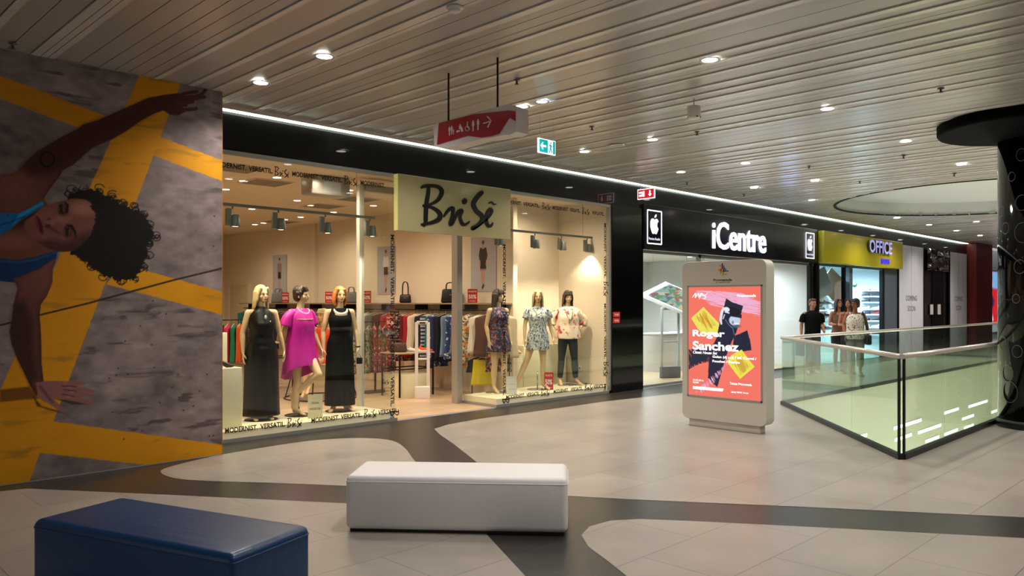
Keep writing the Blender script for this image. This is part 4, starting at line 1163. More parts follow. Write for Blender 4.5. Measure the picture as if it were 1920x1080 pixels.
def hair(parent, HM, m, kind='long', L=0.26, side=0.0):
    """head frame: origin between the ears; hair shell then lengths falling in world z"""
    mb = MB(); R4 = HM.to_3x3().to_4x4()
    def he(c, r): mb.ellipsoid(HM @ Vector(c), r, M=R4)
    he((0, 0.024, 0.068), (0.083, 0.097, 0.093))
    n = 11
    if kind == 'short':
        he((0, 0.045, 0.01), (0.078, 0.07, 0.08))
        for s in (-1, 1):
            cap(mb, HM @ Vector((s * 0.070, -0.01, 0.06)), 0.022, HM @ Vector((s * 0.076, -0.008, 0.0)), 0.014)
            cap(mb, HM @ Vector((s * 0.066, 0.03, 0.05)), 0.03, HM @ Vector((s * 0.066, 0.04, -0.03)), 0.018)
        for i in range(5):
            cap(mb, HM @ Vector((-0.05 + i * 0.022, -0.05, 0.13)), 0.018, HM @ Vector((-0.045 + i * 0.024, -0.076, 0.088)), 0.013)
    elif kind == 'man':
        mb = MB()
        he((0, 0.030, 0.078), (0.076, 0.092, 0.080)); he((0, 0.055, 0.03), (0.070, 0.055, 0.06))
        for i in range(6):
            cap(mb, HM @ Vector((-0.045 + i * 0.018, 0.0, 0.135)), 0.022, HM @ Vector((-0.045 + i * 0.018, -0.062, 0.118)), 0.016)
    else:
        drop = L
        for i in range(n):
            t = i / (n - 1); ang = math.radians(-18 + 216 * t)
            x, y = 0.076 * math.cos(ang), 0.020 + 0.082 * math.sin(ang)
            a = HM @ Vector((x, y, 0.06)); b = HM @ Vector((x * 1.12, y * 1.04, -0.05)); wob = 0.012 * math.sin(i * 2.3)
            c = b + Vector((x * 0.10 + wob, 0.01 + y * 0.05, -drop * (0.85 + 0.15 * math.sin(i * 1.7))))
            if kind == 'bob': c = HM @ Vector((x * 0.95, y * 0.9 - 0.005, -0.05 - drop))
            cap(mb, a, 0.022, b, 0.021); cap(mb, b, 0.021, c, 0.013)
        for i in range(6):
            s = -0.05 + i * 0.02
            if kind not in ('parted', 'bob'): cap(mb, HM @ Vector((s, -0.045, 0.135)), 0.018, HM @ Vector((s * 1.1, -0.080, 0.076)), 0.010)
        for s in (-1, 1):
            cap(mb, HM @ Vector((s * 0.05, -0.055, 0.11)), 0.020, HM @ Vector((s * 0.078, -0.040, 0.02)), 0.014)
            cap(mb, HM @ Vector((s * 0.078, -0.040, 0.02)), 0.014, HM @ Vector((s * 0.080, -0.030, -0.05)), 0.014)
    return remesh(mb, 'hair', m, parent, 0.008, 2)
def garment(name, rings, m, parent, n=80, folds=0, amp=0.0, phase=0.0, mods=True, thick=0.005):
    """ring = (cx, cy, z, rx, ry[, fold factor[, tilt]]) lofted; open at both ends, given thickness"""
    pts = []
    RR = [tuple(r) + (1.0, 0.0)[len(r) - 5:] if len(r) < 7 else r for r in rings]
    arr = spline([list(r) for r in RR], 5)
    for r in arr:
        for j in range(n):
            t = 2 * math.pi * j / n
            f = 1 + amp * r[5] * (math.cos(folds * t + phase) + 0.4 * math.cos(folds * 1.7 * t + 1.3 + r[2] * 2)) if folds else 1
            x, y = math.cos(t), math.sin(t)
            pts.append((r[0] + r[3] * x * f, r[1] + r[4] * y * f, r[2] + r[6] * y))
    fs = []
    for i in range(len(arr) - 1):
        for j in range(n):
            fs.append((i * n + j, i * n + (j + 1) % n, (i + 1) * n + (j + 1) % n, (i + 1) * n + j))
    mb = MB(); mb.add(pts, fs, True); o = mb.build(name, m, parent)
    return solidify(o, thick)
def sleeve(name, pts, rs, m, parent, flat=1.0):
    mb = MB(); pp = spline([list(p) + [r] for p, r in zip(pts, rs)], 4)
    mb.tube([p[:3] for p in pp], [p[3] for p in pp], 24, caps=False, flat=flat)
    return solidify(mb.build(name, m, parent), 0.004)
def stand(parent, m=None, r=0.19, x=0.0, y=0.02, pole=True):
    mb = MB(); mb.lathe([(r, 0.0), (r, 0.008), (r - 0.01, 0.012), (0, 0.012)], (x, y, 0), 40); mb.build('base_disc', m or M_steel, parent)
    if pole: MB().tube([(x, y + 0.02, 0.01), (x, y + 0.02, 0.32)], 0.011, 10).build('support_rod', M_steel, parent)

def trousers(parent, m, P, waist=1.0, loose=0.012, ank=0.06, cut=0.0, name='trousers'):
    mb = MB()
    for s, t_ in ((-1, 'L'), (1, 'R')):
        kn, an = Vector(P['kn' + t_]), Vector(P['an' + t_]); hp = Vector((s * 0.082, 0, 0.93))
        end = kn.lerp(an, 1 - cut) if cut < 1 else hp.lerp(kn, 2 - cut)
        pts = [hp, hp.lerp(kn, 0.45)] + ([kn, kn.lerp(an, 0.35 * (1 - cut)), end] if cut < 1 else [end])
        rs = [0.092 + loose, 0.084 + loose] + ([0.058 + loose, 0.060 + loose, ank] if cut < 1 else [0.078 + loose])
        mb.tube(pts, rs, 20)
    mb.ellipsoid((0, 0.01, waist - 0.07), (0.168, 0.122, 0.12))
    return remesh(mb, name, m, parent, 0.011, 2)
M_mann = mat('mannequin skin', (222, 190, 146), rough=0.42)
M_blond = hair_mat('blonde hair', (206, 184, 136)); M_brun = hair_mat('dark brown hair', (40, 26, 22)); M_ginger = hair_mat('ginger hair', (208, 124, 60))
M_black_satin = mat('black satin', (5, 5, 6), rough=0.36, spec=0.35)
M_black_cloth = mat('black cloth', (6, 6, 7), rough=0.8, spec=0.15)
M_magenta = mat('magenta silk', (190, 22, 150), rough=0.45)
M_orange = mat('orange cloth', (226, 62, 18), rough=0.6)
M_gold = mat('gold braid', (170, 150, 96), rough=0.35, metal=0.7)
M_bead = mat('pearly bead', (222, 216, 196), rough=0.3)
def necklace(parent, cy, z, w, d, n=15, r=0.012, m=None, name='necklace'):
    mb = MB()
    for i in range(n):
        t = math.pi * (0.02 + 0.96 * i / (n - 1))
        x = w * math.cos(t); s = math.sin(t)
        mb.ellipsoid((x, cy - 0.062 * s - 0.012, z - d * s), (r * (0.8 + 0.5 * s), r * 0.7, r * (0.9 + 0.7 * s)), 8, 6)
        if s > 0.6: mb.ellipsoid((x * 1.1, cy - 0.066 * s - 0.012, z - d * s - 0.026), (r * 0.6, r * 0.5, r * 1.3), 8, 6)
    return mb.build(name, m or M_bead, parent)

# --- 1: black halter dress, blonde
t = thing('mannequin', 'blonde mannequin in a long black halter dress, nearest the mural in the left display', 'mannequin', (4.91, 9.52, PL), math.radians(-14), None)
P = dict(elL=(-0.235, 0.02, 1.13), wrL=(-0.235, -0.01, 0.88), elR=(0.235, 0.02, 1.14), wrR=(0.285, -0.01, 0.89))
_, HM = human(t, M_mann, P, yaw=0.35); face(t, HM); hair(t, HM, M_blond, 'parted', 0.12)
garment('halter_top', [(0, -0.01, 1.475, 0.058, 0.055), (0, 0, 1.44, 0.085, 0.075), (0, 0, 1.39, 0.135, 0.095), (0, 0, 1.30, 0.168, 0.128), (0, -0.01, 1.22, 0.165, 0.14), (0, 0, 1.10, 0.142, 0.118), (0, 0, 1.0, 0.175, 0.135), (0, 0, 0.93, 0.188, 0.145)], M_black_satin, t, folds=9, amp=0.01)
garment('long_skirt', [(0, 0, 1.07, 0.135, 0.11, 0.2), (0, 0, 0.98, 0.178, 0.135, 0.5), (0, 0, 0.85, 0.205, 0.16), (0, 0, 0.5, 0.215, 0.17), (0, 0, 0.2, 0.225, 0.18), (0, 0, 0.06, 0.232, 0.185)], M_black_satin, t, folds=8, amp=0.022)
mb = MB(); mb.ellipsoid((0.02, -0.135, 1.335), (0.016, 0.008, 0.03), 8, 6); mb.build('brooch', M_bead, t)
stand(t, M_dark, 0.21, pole=False)

# --- 2: magenta dress
t = thing('mannequin', 'dark-haired mannequin in a magenta dress with one leg bent, left display', 'mannequin', (5.48, 9.52, PL), math.radians(12))
P = dict(elL=(-0.225, 0.06, 1.15), wrL=(-0.16, 0.13, 0.98), elR=(0.225, 0.0, 1.12), wrR=(0.255, -0.10, 0.91),
         knL=(-0.06, 0.0, 0.47), anL=(-0.06, 0.04, 0.09), toL=(-0.04, -0.12, 0.02),
         knR=(0.07, -0.27, 0.56), anR=(-0.075, 0.06, 0.27), toR=(-0.09, 0.04, 0.10))
_, HM = human(t, M_mann, P, yaw=0.55); face(t, HM); hair(t, HM, M_brun, 'short')
garment('dress', [(0, -0.01, 1.445, 0.075, 0.065, 0), (0, 0, 1.42, 0.13, 0.085, 0), (0, 0, 1.36, 0.18, 0.115, 0.2), (0, -0.01, 1.24, 0.185, 0.145, 0.6), (0, 0, 1.05, 0.195, 0.15), (0, 0, 0.85, 0.225, 0.18, 1.2), (0, 0, 0.68, 0.25, 0.21, 1.5, -0.04), (0, 0.01, 0.58, 0.262, 0.225, 1.7, -0.11)], M_magenta, t, folds=7, amp=0.035)
sleeve('sleeve', [(-0.12, 0, 1.40), (-0.20, 0.02, 1.33), (-0.235, 0.04, 1.21)], [0.055, 0.068, 0.082], M_magenta, t)
sleeve('sleeve', [(0.12, 0, 1.40), (0.19, 0.01, 1.34), (0.225, 0.01, 1.22)], [0.055, 0.066, 0.078], M_magenta, t)
mb = MB(); mb.tube([(0.10 * math.cos(a) * 1.72, -0.135 * math.sin(a) - 0.012, 1.315 - 0.02 * math.sin(a)) for a in [math.pi * (0.1 + 0.8 * i / 12) for i in range(13)]], 0.007, 6); mb.build('gold_trim', M_gold, t)
necklace(t, -0.03, 1.44, 0.085, 0.075, 15, 0.014)
stand(t, M_dark, 0.2)

# --- 3: black sleeveless maxi dress, ginger bob
t = thing('mannequin', 'ginger-haired mannequin in a long black sleeveless dress with a beaded necklace', 'mannequin', (6.08, 9.5, PL), math.radians(-22))
P = dict(elL=(-0.225, 0.03, 1.12), wrL=(-0.235, -0.05, 0.88), elR=(0.225, 0.03, 1.14), wrR=(0.245, -0.04, 0.90), toL=(-0.16, -0.14, 0.02), toR=(0.17, -0.13, 0.02))
_, HM = human(t, M_mann, P, yaw=0.15); face(t, HM); hair(t, HM, M_ginger, 'bob', 0.06)
garment('dress', [(0, 0, 1.445, 0.10, 0.06, 0), (0, 0, 1.42, 0.132, 0.075, 0), (0, 0, 1.36, 0.15, 0.11, 0), (0, -0.01, 1.27, 0.158, 0.14, 0), (0, 0, 1.10, 0.135, 0.11, 0.2), (0, 0, 0.96, 0.172, 0.13), (0, 0, 0.8, 0.185, 0.15), (0, 0, 0.4, 0.20, 0.16), (0, 0, 0.09, 0.208, 0.17)], M_black_cloth, t, folds=16, amp=0.022)
necklace(t, -0.04, 1.43, 0.09, 0.07, 15, 0.016)
mb = MB(); mb.tube([(0.246 + 0.03 * math.cos(a), -0.04 + 0.03 * math.sin(a), 0.905) for a in [i * 0.785 for i in range(8)]], 0.008, 6, closed=True); mb.build('bracelet', M_dark, t)
mb = MB(); mb.rbox(0.22, 0.30, -0.09, -0.05, 0.66, 0.75, 0.008, 2); mb.tube([(0.24, -0.07, 0.75), (0.25, -0.07, 0.82), (0.28, -0.07, 0.75)], 0.005, 6); mb.build('wrist_bag', M_dark, t)
stand(t, M_dark, 0.2, pole=False)

# --- 4: seated in orange
t = thing('mannequin', 'blonde mannequin in an orange dress sitting on the round table inside the shop', 'mannequin', (7.22, 11.80, 0.0), math.radians(-60))
P = dict(elL=(-0.20, 0.08, 1.10), wrL=(-0.20, 0.10, 0.86), elR=(0.20, 0.0, 1.12), wrR=(0.16, -0.16, 0.92),
         knL=(-0.10, -0.42, 0.80), anL=(-0.12, -0.40, 0.40), toL=(-0.12, -0.50, 0.29), knR=(0.07, -0.42, 0.86), anR=(0.02, -0.50, 0.46), toR=(0.02, -0.60, 0.36))
hold = bpy.data.objects.new('seat_offset', None)
bpy.data.objects.remove(hold)
b4, HM = human(t, M_mann, P, yaw=-0.3)
face(t, HM); hair(t, HM, M_blond, 'long', 0.12)
garment('dress', [(0, 0, 1.445, 0.09, 0.06), (0, 0, 1.36, 0.155, 0.11), (0, -0.01, 1.26, 0.165, 0.145), (0, 0, 1.08, 0.14, 0.12), (0, -0.02, 0.98, 0.185, 0.16), (0, -0.07, 0.90, 0.195, 0.22), (0, -0.10, 0.83, 0.19, 0.24)], M_orange, t, folds=8, amp=0.02)
sleeve('dress_ruffle', [(0, -0.13, 1.42), (0, -0.15, 1.30), (0, -0.15, 1.16)], [0.03, 0.045, 0.03], M_orange, t)
for ch in t.children:
    ch.location.z -= 0.20

# --- 5: navy patterned dress
M_navyprint = print_mat('navy painterly print', (26, 26, 58), [(54, 60, 120), (120, 40, 44), (110, 140, 180), (190, 84, 60), (22, 20, 46)], 19, 0.6, (1, 1, 0.5), 0.43)
t = thing('mannequin', 'brunette mannequin in a navy multicoloured sleeveless dress, nearest the shop door', 'mannequin', (9.22, 9.55, PL), math.radians(-10))
P = dict(elL=(-0.215, 0.04, 1.13), wrL=(-0.205, -0.03, 0.88), elR=(0.215, 0.03, 1.13), wrR=(0.23, -0.03, 0.88), anL=(-0.07, 0.02, 0.10), anR=(0.06, -0.10, 0.10), knR=(0.07, -0.08, 0.49), toR=(0.09, -0.26, 0.02))
_, HM = human(t, M_mann, P, yaw=0.35); face(t, HM); hair(t, HM, M_brun, 'long', 0.17)
garment('dress', [(0, 0, 1.45, 0.10, 0.06, 0), (0, 0, 1.42, 0.14, 0.08, 0), (0, 0, 1.36, 0.158, 0.115, 0.3), (0, -0.01, 1.26, 0.168, 0.148, .5), (0, 0, 1.09, 0.135, 0.108, .2), (0, 0, 1.0, 0.17, 0.13, .8), (0, 0, 0.85, 0.20, 0.16), (0, 0, 0.70, 0.222, 0.18)], M_navyprint, t, folds=11, amp=0.025)
mb = MB(); mb.tube([(0.14 * math.cos(a * 0.5236), 0.112 * math.sin(a * 0.5236), 1.085) for a in range(12)], 0.014, 8, closed=True); mb.build('waistband', M_navyprint, t)
stand(t, M_steel, 0.2, pole=False)

# --- 6: white and blue dress
M_bluefloral = print_mat('white blue floral print', (206, 212, 206), [(140, 156, 144), (92, 116, 150), (226, 226, 216), (40, 60, 110)], 22, 0.7, (1, 1, 0.7), 0.45)
t = thing('mannequin', 'blonde mannequin in a short white and blue floral dress, middle of the right display', 'mannequin', (10.04, 9.40, PL), math.radians(-38))
P = dict(elL=(-0.225, 0.03, 1.13), wrL=(-0.235, -0.02, 0.89), elR=(0.225, 0.03, 1.13), wrR=(0.27, -0.03, 0.91),
         knL=(-0.20, 0.0, 0.50), anL=(-0.36, 0.04, 0.13), toL=(-0.44, -0.05, 0.03), knR=(0.09, -0.02, 0.49), anR=(0.10, 0.0, 0.11), toR=(0.18, -0.12, 0.02))
_, HM = human(t, M_mann, P, yaw=-0.05); face(t, HM); hair(t, HM, M_blond, 'parted', 0.13)
garment('dress', [(0, 0, 1.45, 0.085, 0.06, 0), (0, 0, 1.42, 0.14, 0.08, 0), (0, 0, 1.36, 0.165, 0.12, 0), (0, -0.01, 1.26, 0.168, 0.148, 0), (0, 0, 1.09, 0.148, 0.12, 0), (0, 0, 0.96, 0.183, 0.145, .5), (0, 0, 0.80, 0.198, 0.155), (0, 0, 0.70, 0.20, 0.158)], M_bluefloral, t, folds=6, amp=0.012)
sleeve('sleeve', [(-0.13, 0, 1.40), (-0.185, 0.015, 1.36), (-0.212, 0.02, 1.25)], [0.048, 0.054, 0.060], M_bluefloral, t)
sleeve('sleeve', [(0.13, 0, 1.40), (0.185, 0.015, 1.36), (0.212, 0.02, 1.25)], [0.048, 0.054, 0.060], M_bluefloral, t)
stand(t, M_steel, 0.19)

# --- 7: cream blouse, navy trousers
M_blouse = print_mat('cream blouse with red blossom', (238, 222, 196), [(222, 140, 126), (190, 50, 66), (238, 222, 196)], 9, 0.7, (1, 1, 0.7), 0.42, 0.04)
M_navy = mat('navy trousers', (20, 24, 36), rough=0.7)
t = thing('mannequin', 'dark-haired mannequin in a loose cream blossom blouse and navy trousers with hands on hips', 'mannequin', (10.98, 9.52, PL), math.radians(-40))
P = dict(elL=(-0.33, 0.07, 1.20), wrL=(-0.20, -0.03, 1.03), hdL=(0.6, -0.5, -0.5), hnL=(0.3, 0.8, -0.2), elR=(0.33, 0.07, 1.17), wrR=(0.21, -0.04, 1.03), hdR=(-0.5, -0.6, -0.3), hnR=(-0.3, 0.8, 0),
         knL=(-0.12, -0.01, 0.49), anL=(-0.15, 0.0, 0.10), toL=(-0.14, -0.15, 0.02), knR=(0.12, -0.03, 0.49), anR=(0.15, 0.03, 0.10), toR=(0.24, -0.08, 0.02))
_, HM = human(t, M_mann, P, yaw=0.15, pitch=-0.12); face(t, HM); hair(t, HM, M_brun, 'long', 0.12)
garment('blouse', [(0, 0, 1.455, 0.09, 0.06, 0), (0, 0, 1.42, 0.15, 0.085, 0), (0, 0, 1.36, 0.185, 0.125, 0.4), (0, -0.01, 1.26, 0.20, 0.16, .7), (0, 0, 1.12, 0.21, 0.165, .9), (0, 0, 0.98, 0.232, 0.18), (0, 0, 0.88, 0.24, 0.19, 1.0, 0.02)], M_blouse, t, folds=8, amp=0.03)
sleeve('sleeve', [(-0.10, 0, 1.38), (-0.19, 0.02, 1.34), (-0.29, 0.05, 1.22), (-0.30, 0.03, 1.10)], [0.06, 0.075, 0.085, 0.075], M_blouse, t)
sleeve('sleeve', [(0.10, 0, 1.38), (0.20, 0.02, 1.32), (0.30, 0.05, 1.20), (0.29, 0.03, 1.10)], [0.06, 0.072, 0.08, 0.07], M_blouse, t)
trousers(t, M_navy, P, ank=0.050, loose=0.004, cut=0.10)
mb = MB(); mb.tube(spline([(-0.07, -0.06, 1.46), (-0.06, -0.145, 1.36), (-0.01, -0.175, 1.22), (0.03, -0.175, 1.2), (0.065, -0.15, 1.34), (0.07, -0.06, 1.46)], 5), 0.006, 6); mb.ellipsoid((0.0, -0.18, 1.17), (0.012, 0.008, 0.03)); mb.build('long_necklace', M_gold, t)
stand(t, M_steel, 0.19, pole=False)

# ---------------------------------------------------------------- people beyond the glass balustrade
def skinmat(n, c): return mat(n, c, rough=0.55)
def shoe(parent, an, to, m, name='shoe', low=False):
    an, to = Vector(an), Vector(to); mb = MB(); d = (to - an); d.z = 0; d.normalize(); z = 0.0
    heel = Vector((an.x, an.y, 0.035)) - d * 0.035
    cap(mb, heel, 0.035, Vector((to.x, to.y, 0.03)) - d * 0.05, 0.040, 12); cap(mb, Vector((to.x, to.y, 0.03)) - d * 0.05, 0.040, Vector((to.x, to.y, 0.026)), 0.026, 12)
    if not low: cap(mb, heel + Vector((0, 0, 0.02)), 0.036, Vector((an.x, an.y, 0.085)), 0.040, 12)
    return remesh(mb, name, m, parent, 0.01, 1)
# man
t = thing('person', 'person in a black t-shirt and grey jeans carrying a grey bag, leftmost of four', 'person', (17.95, 8.0, 0), math.radians(-42))
P = dict(elL=(-0.25, 0.04, 1.15), wrL=(-0.27, 0.0, 0.90), elR=(0.25, 0.05, 1.15), wrR=(0.215, -0.14, 0.97), hdR=(-0.3, -0.8, -0.6), sh=0.185,
         knL=(-0.11, -0.06, 0.49), anL=(-0.13, -0.02, 0.09), toL=(-0.17, -0.17, 0.03), knR=(0.10, -0.02, 0.49), anR=(0.13, 0.02, 0.09), toR=(0.19, -0.12, 0.03))
MS = skinmat('tanned skin', (176, 122, 92))
_, HM = human(t, MS, P, female=False, yaw=0.25); face(t, HM, M_lips2); hair(t, HM, hair_mat('chestnut hair', (70, 46, 34)), 'man')
garment('t_shirt', [(0, 0.01, 1.475, 0.075, 0.07), (0, 0, 1.44, 0.14, 0.085), (0, 0, 1.36, 0.19, 0.125), (0, 0, 1.2, 0.185, 0.14), (0, 0, 1.0, 0.18, 0.14), (0, 0, 0.90, 0.188, 0.145)], M_black_cloth, t, folds=7, amp=0.012)
sleeve('sleeve', [(-0.14, 0, 1.40), (-0.215, 0.015, 1.34), (-0.245, 0.03, 1.20)], [0.05, 0.062, 0.068], M_black_cloth, t)
sleeve('sleeve', [(0.14, 0, 1.40), (0.215, 0.015, 1.34), (0.245, 0.04, 1.20)], [0.05, 0.062, 0.068], M_black_cloth, t)
trousers(t, mat('grey denim', (104, 106, 104), rough=0.8), P)
for s in 'LR': shoe(t, P['an' + s], P['to' + s], M_white)
mb = MB(); mb.tube([(0.215 + 0.026 * math.cos(a * .785), -0.135 + 0.028 * math.sin(a * .785), 0.985) for a in range(8)], 0.006, 6, closed=True); mb.build('wrist_watch', M_dark, t)
o = MB(); o.rbox(-0.36, -0.26, -0.16, 0.14, 0.42, 0.78, 0.02, 2); o.tube(spline([(-0.31, -0.1, 0.77), (-0.30, -0.03, 0.88), (-0.31, 0.08, 0.77)], 5), 0.006, 6)
c, s_ = math.cos(math.radians(-42)), math.sin(math.radians(-42))
o = o.build('shopping_bag', mat('grey bag cloth', (96, 100, 100), rough=0.7)); o.location = (17.95, 8.0, 0); o.rotation_euler.z = math.radians(-42)
tag(o, 'grey shopping bag hanging from the hand of the person in black t-shirt', 'bag')
# older woman
t = thing('person', 'person with short dark hair in a white patterned sleeveless top, rightmost of four', 'person', (17.85, 6.98, 0), math.radians(-62))
P = dict(elL=(-0.235, 0.06, 1.15), wrL=(-0.215, -0.06, 0.92), elR=(0.25, 0.05, 1.15), wrR=(0.25, 0.0, 0.90), knL=(-0.10, -0.05, 0.48), anL=(-0.11, -0.08, 0.10), toL=(-0.15, -0.22, 0.03), knR=(0.10, 0.0, 0.48), anR=(0.12, 0.10, 0.10), toR=(0.17, -0.04, 0.03))
MS2 = skinmat('warm brown skin', (158, 104, 76))
_, HM = human(t, MS2, P, yaw=-0.75); face(t, HM, M_lips2); hair(t, HM, M_brun, 'short')
M_dots = print_mat('white top with dark motifs', (232, 226, 212), [(60, 54, 56), (120, 90, 84)], 24, 0.8, (1, 1, 1), 0.41, 0.03)
garment('sleeveless_top', [(0, -0.02, 1.40, 0.11, 0.09), (0, -0.01, 1.34, 0.168, 0.13), (0, -0.01, 1.24, 0.19, 0.165), (0, 0, 1.08, 0.185, 0.155), (0, 0, 0.95, 0.205, 0.17), (0, 0, 0.84, 0.215, 0.175)], M_dots, t, folds=9, amp=0.015)
for s in (-1, 1): MB().tube([(s * 0.10, -0.09, 1.37), (s * 0.115, -0.03, 1.44), (s * 0.11, 0.07, 1.36)], 0.010, 8).build('top_strap', M_dots, t)
trousers(t, mat('stone trousers', (150, 150, 138), rough=0.8), P, cut=0.35, ank=0.07, loose=0.022)
for s in 'LR': shoe(t, P['an' + s], P['to' + s], mat('pale sandals', (180, 172, 156), rough=0.5), 'sandal', True)
mb = MB(); mb.tube([(HM @ Vector((s * 0.05, -0.095, 0.036))) for s in (-1, 1)], 0.003, 6)
for s in (-1, 1): mb.tube([HM @ Vector((s * 0.03 + 0.022 * math.cos(a * 0.785), -0.096, 0.034 + 0.018 * math.sin(a * 0.785))) for a in range(8)], 0.0025, 5, closed=True); mb.tube([HM @ Vector((s * 0.052, -0.094, 0.036)), HM @ Vector((s * 0.078, 0.01, 0.03))], 0.0025, 5)
mb.build('eyeglasses', M_dark, t)
o = MB(); o.rbox(0.20, 0.32, -0.18, 0.14, 0.72, 0.94, 0.03, 3); o.tube(spline([(0.26, -0.13, 0.92), (0.22, -0.10, 1.15), (0.15, 0.0, 1.455), (0.22, 0.07, 1.15), (0.26, 0.12, 0.92)], 6), 0.013, 8)
o = o.build('shoulder_bag', mat('black bag leather', (20, 18, 20), rough=0.45)); o.location = (17.85, 6.98, 0); o.rotation_euler.z = math.radians(-62)
tag(o, 'black shoulder bag hanging beside the person in the white patterned top', 'bag')
# two girls
for (nm, X, Y, rz, yw, top, lab) in (('a', 18.95, 7.80, -50, 0.25, (120, 84, 60), 'long-haired person in a brown top looking down at a phone, behind the others'),
                                   ('b', 18.42, 7.34, -70, -0.6, (160, 70, 50), 'long-haired person in an orange-red top between the phone holder and the white top')):
    t = thing('person', lab, 'person', (X, Y, 0), math.radians(rz))
    P = dict(elL=(-0.215, 0.0, 1.14), wrL=(-0.12, -0.20, 1.13), hdL=(0.5, -0.9, 0.1), hnL=(0, 0, 1), elR=(0.215, 0.02, 1.14), wrR=(0.13, -0.20, 1.10), hdR=(-0.5, -0.9, 0.1), hnR=(0, 0, 1),
             knL=(-0.08, -0.03, 0.48), anL=(-0.08, 0.0, 0.09), toL=(-0.10, -0.15, 0.03), knR=(0.08, -0.01, 0.48), anR=(0.09, 0.05, 0.09), toR=(0.12, -0.10, 0.03))
    _, HM = human(t, MS, P, yaw=yw, pitch=0.25 if nm == 'a' else 0.1); face(t, HM, M_lips2); hair(t, HM, M_brun, 'parted', 0.24)
    mt = mat('top ' + nm, top, rough=0.8)
    garment('strap_top', [(0, 0, 1.36, 0.15, 0.11), (0, -0.01, 1.26, 0.16, 0.145), (0, 0, 1.08, 0.145, 0.12), (0, 0, 0.94, 0.175, 0.14)], mt, t, folds=7, amp=0.01)
    for s in (-1, 1): MB().tube([(s * 0.09, -0.10, 1.34), (s * 0.10, -0.03, 1.45), (s * 0.10, 0.07, 1.35)], 0.008, 8).build('top_strap', mt, t)
    trousers(t, mat('dark shorts', (40, 38, 44), rough=0.8), P, cut=1.35, loose=0.018, name='shorts')
    for s in 'LR': shoe(t, P['an' + s], P['to' + s], mat('tan flats', (150, 116, 86), rough=0.5), 'shoe', True)
    if nm == 'a':
        o = MB(); o.rbox(-0.04, 0.04, -0.335, -0.325, 1.10, 1.24, 0.004, 2, M=Matrix.Rotation(0, 4, 'X')); o = o.build('mobile_phone', M_white); o.location = (X, Y, 0); o.rotation_euler.z = math.radians(rz)
        tag(o, 'pale mobile phone held up by the long-haired person in the brown top', 'phone')
# ================================================================== FREE STANDING THINGS IN THE MALL
# ---- kiosk
KX, KY0, KY1 = 9.15, 4.667, 5.885
def T4(x, y): return (1260 + x / 3.086, 470 + y / 3.086)
kio = thing('advertising_kiosk', 'white freestanding advertising kiosk with a lit coral concert poster', 'kiosk', ((KX + 9.36) / 2, (KY0 + KY1) / 2, 0))
def rrect(x0, x1, y0, y1, r, k=6):
    out = []
    for cx, cy, a0 in ((x1 - r, y1 - r, 0), (x0 + r, y1 - r, 90), (x0 + r, y0 + r, 180), (x1 - r, y0 + r, 270)):
        for i in range(k + 1):
            a = math.radians(a0 + 90 * i / k); out.append((cx + r * math.cos(a), cy + r * math.sin(a)))
    return out
mb = MB(); mb.prism(rrect(KY0, KY1, 0.10, 2.20, 0.09), KX, 9.36, 'x')
ob = mb.build('kiosk_body', mat('kiosk shell', (205, 200, 190), rough=0.35), kio); local(kio, ob)
bv = ob.modifiers.new('b', 'BEVEL'); bv.width = 0.02; bv.segments = 3; bv.limit_method = 'ANGLE'; bv.angle_limit = math.radians(50)
local(kio, MB().rbox(KX + 0.035, 9.325, 4.77, 5.80, 0.0, 0.105, 0.006, 2).build('plinth', mat('kiosk shell'  , (205, 200, 190)), kio))
SP0, SPU, SPV = (KX - 0.004, 5.783, 0.42), (0, -1.046, 0), (0, 0, 1.44)
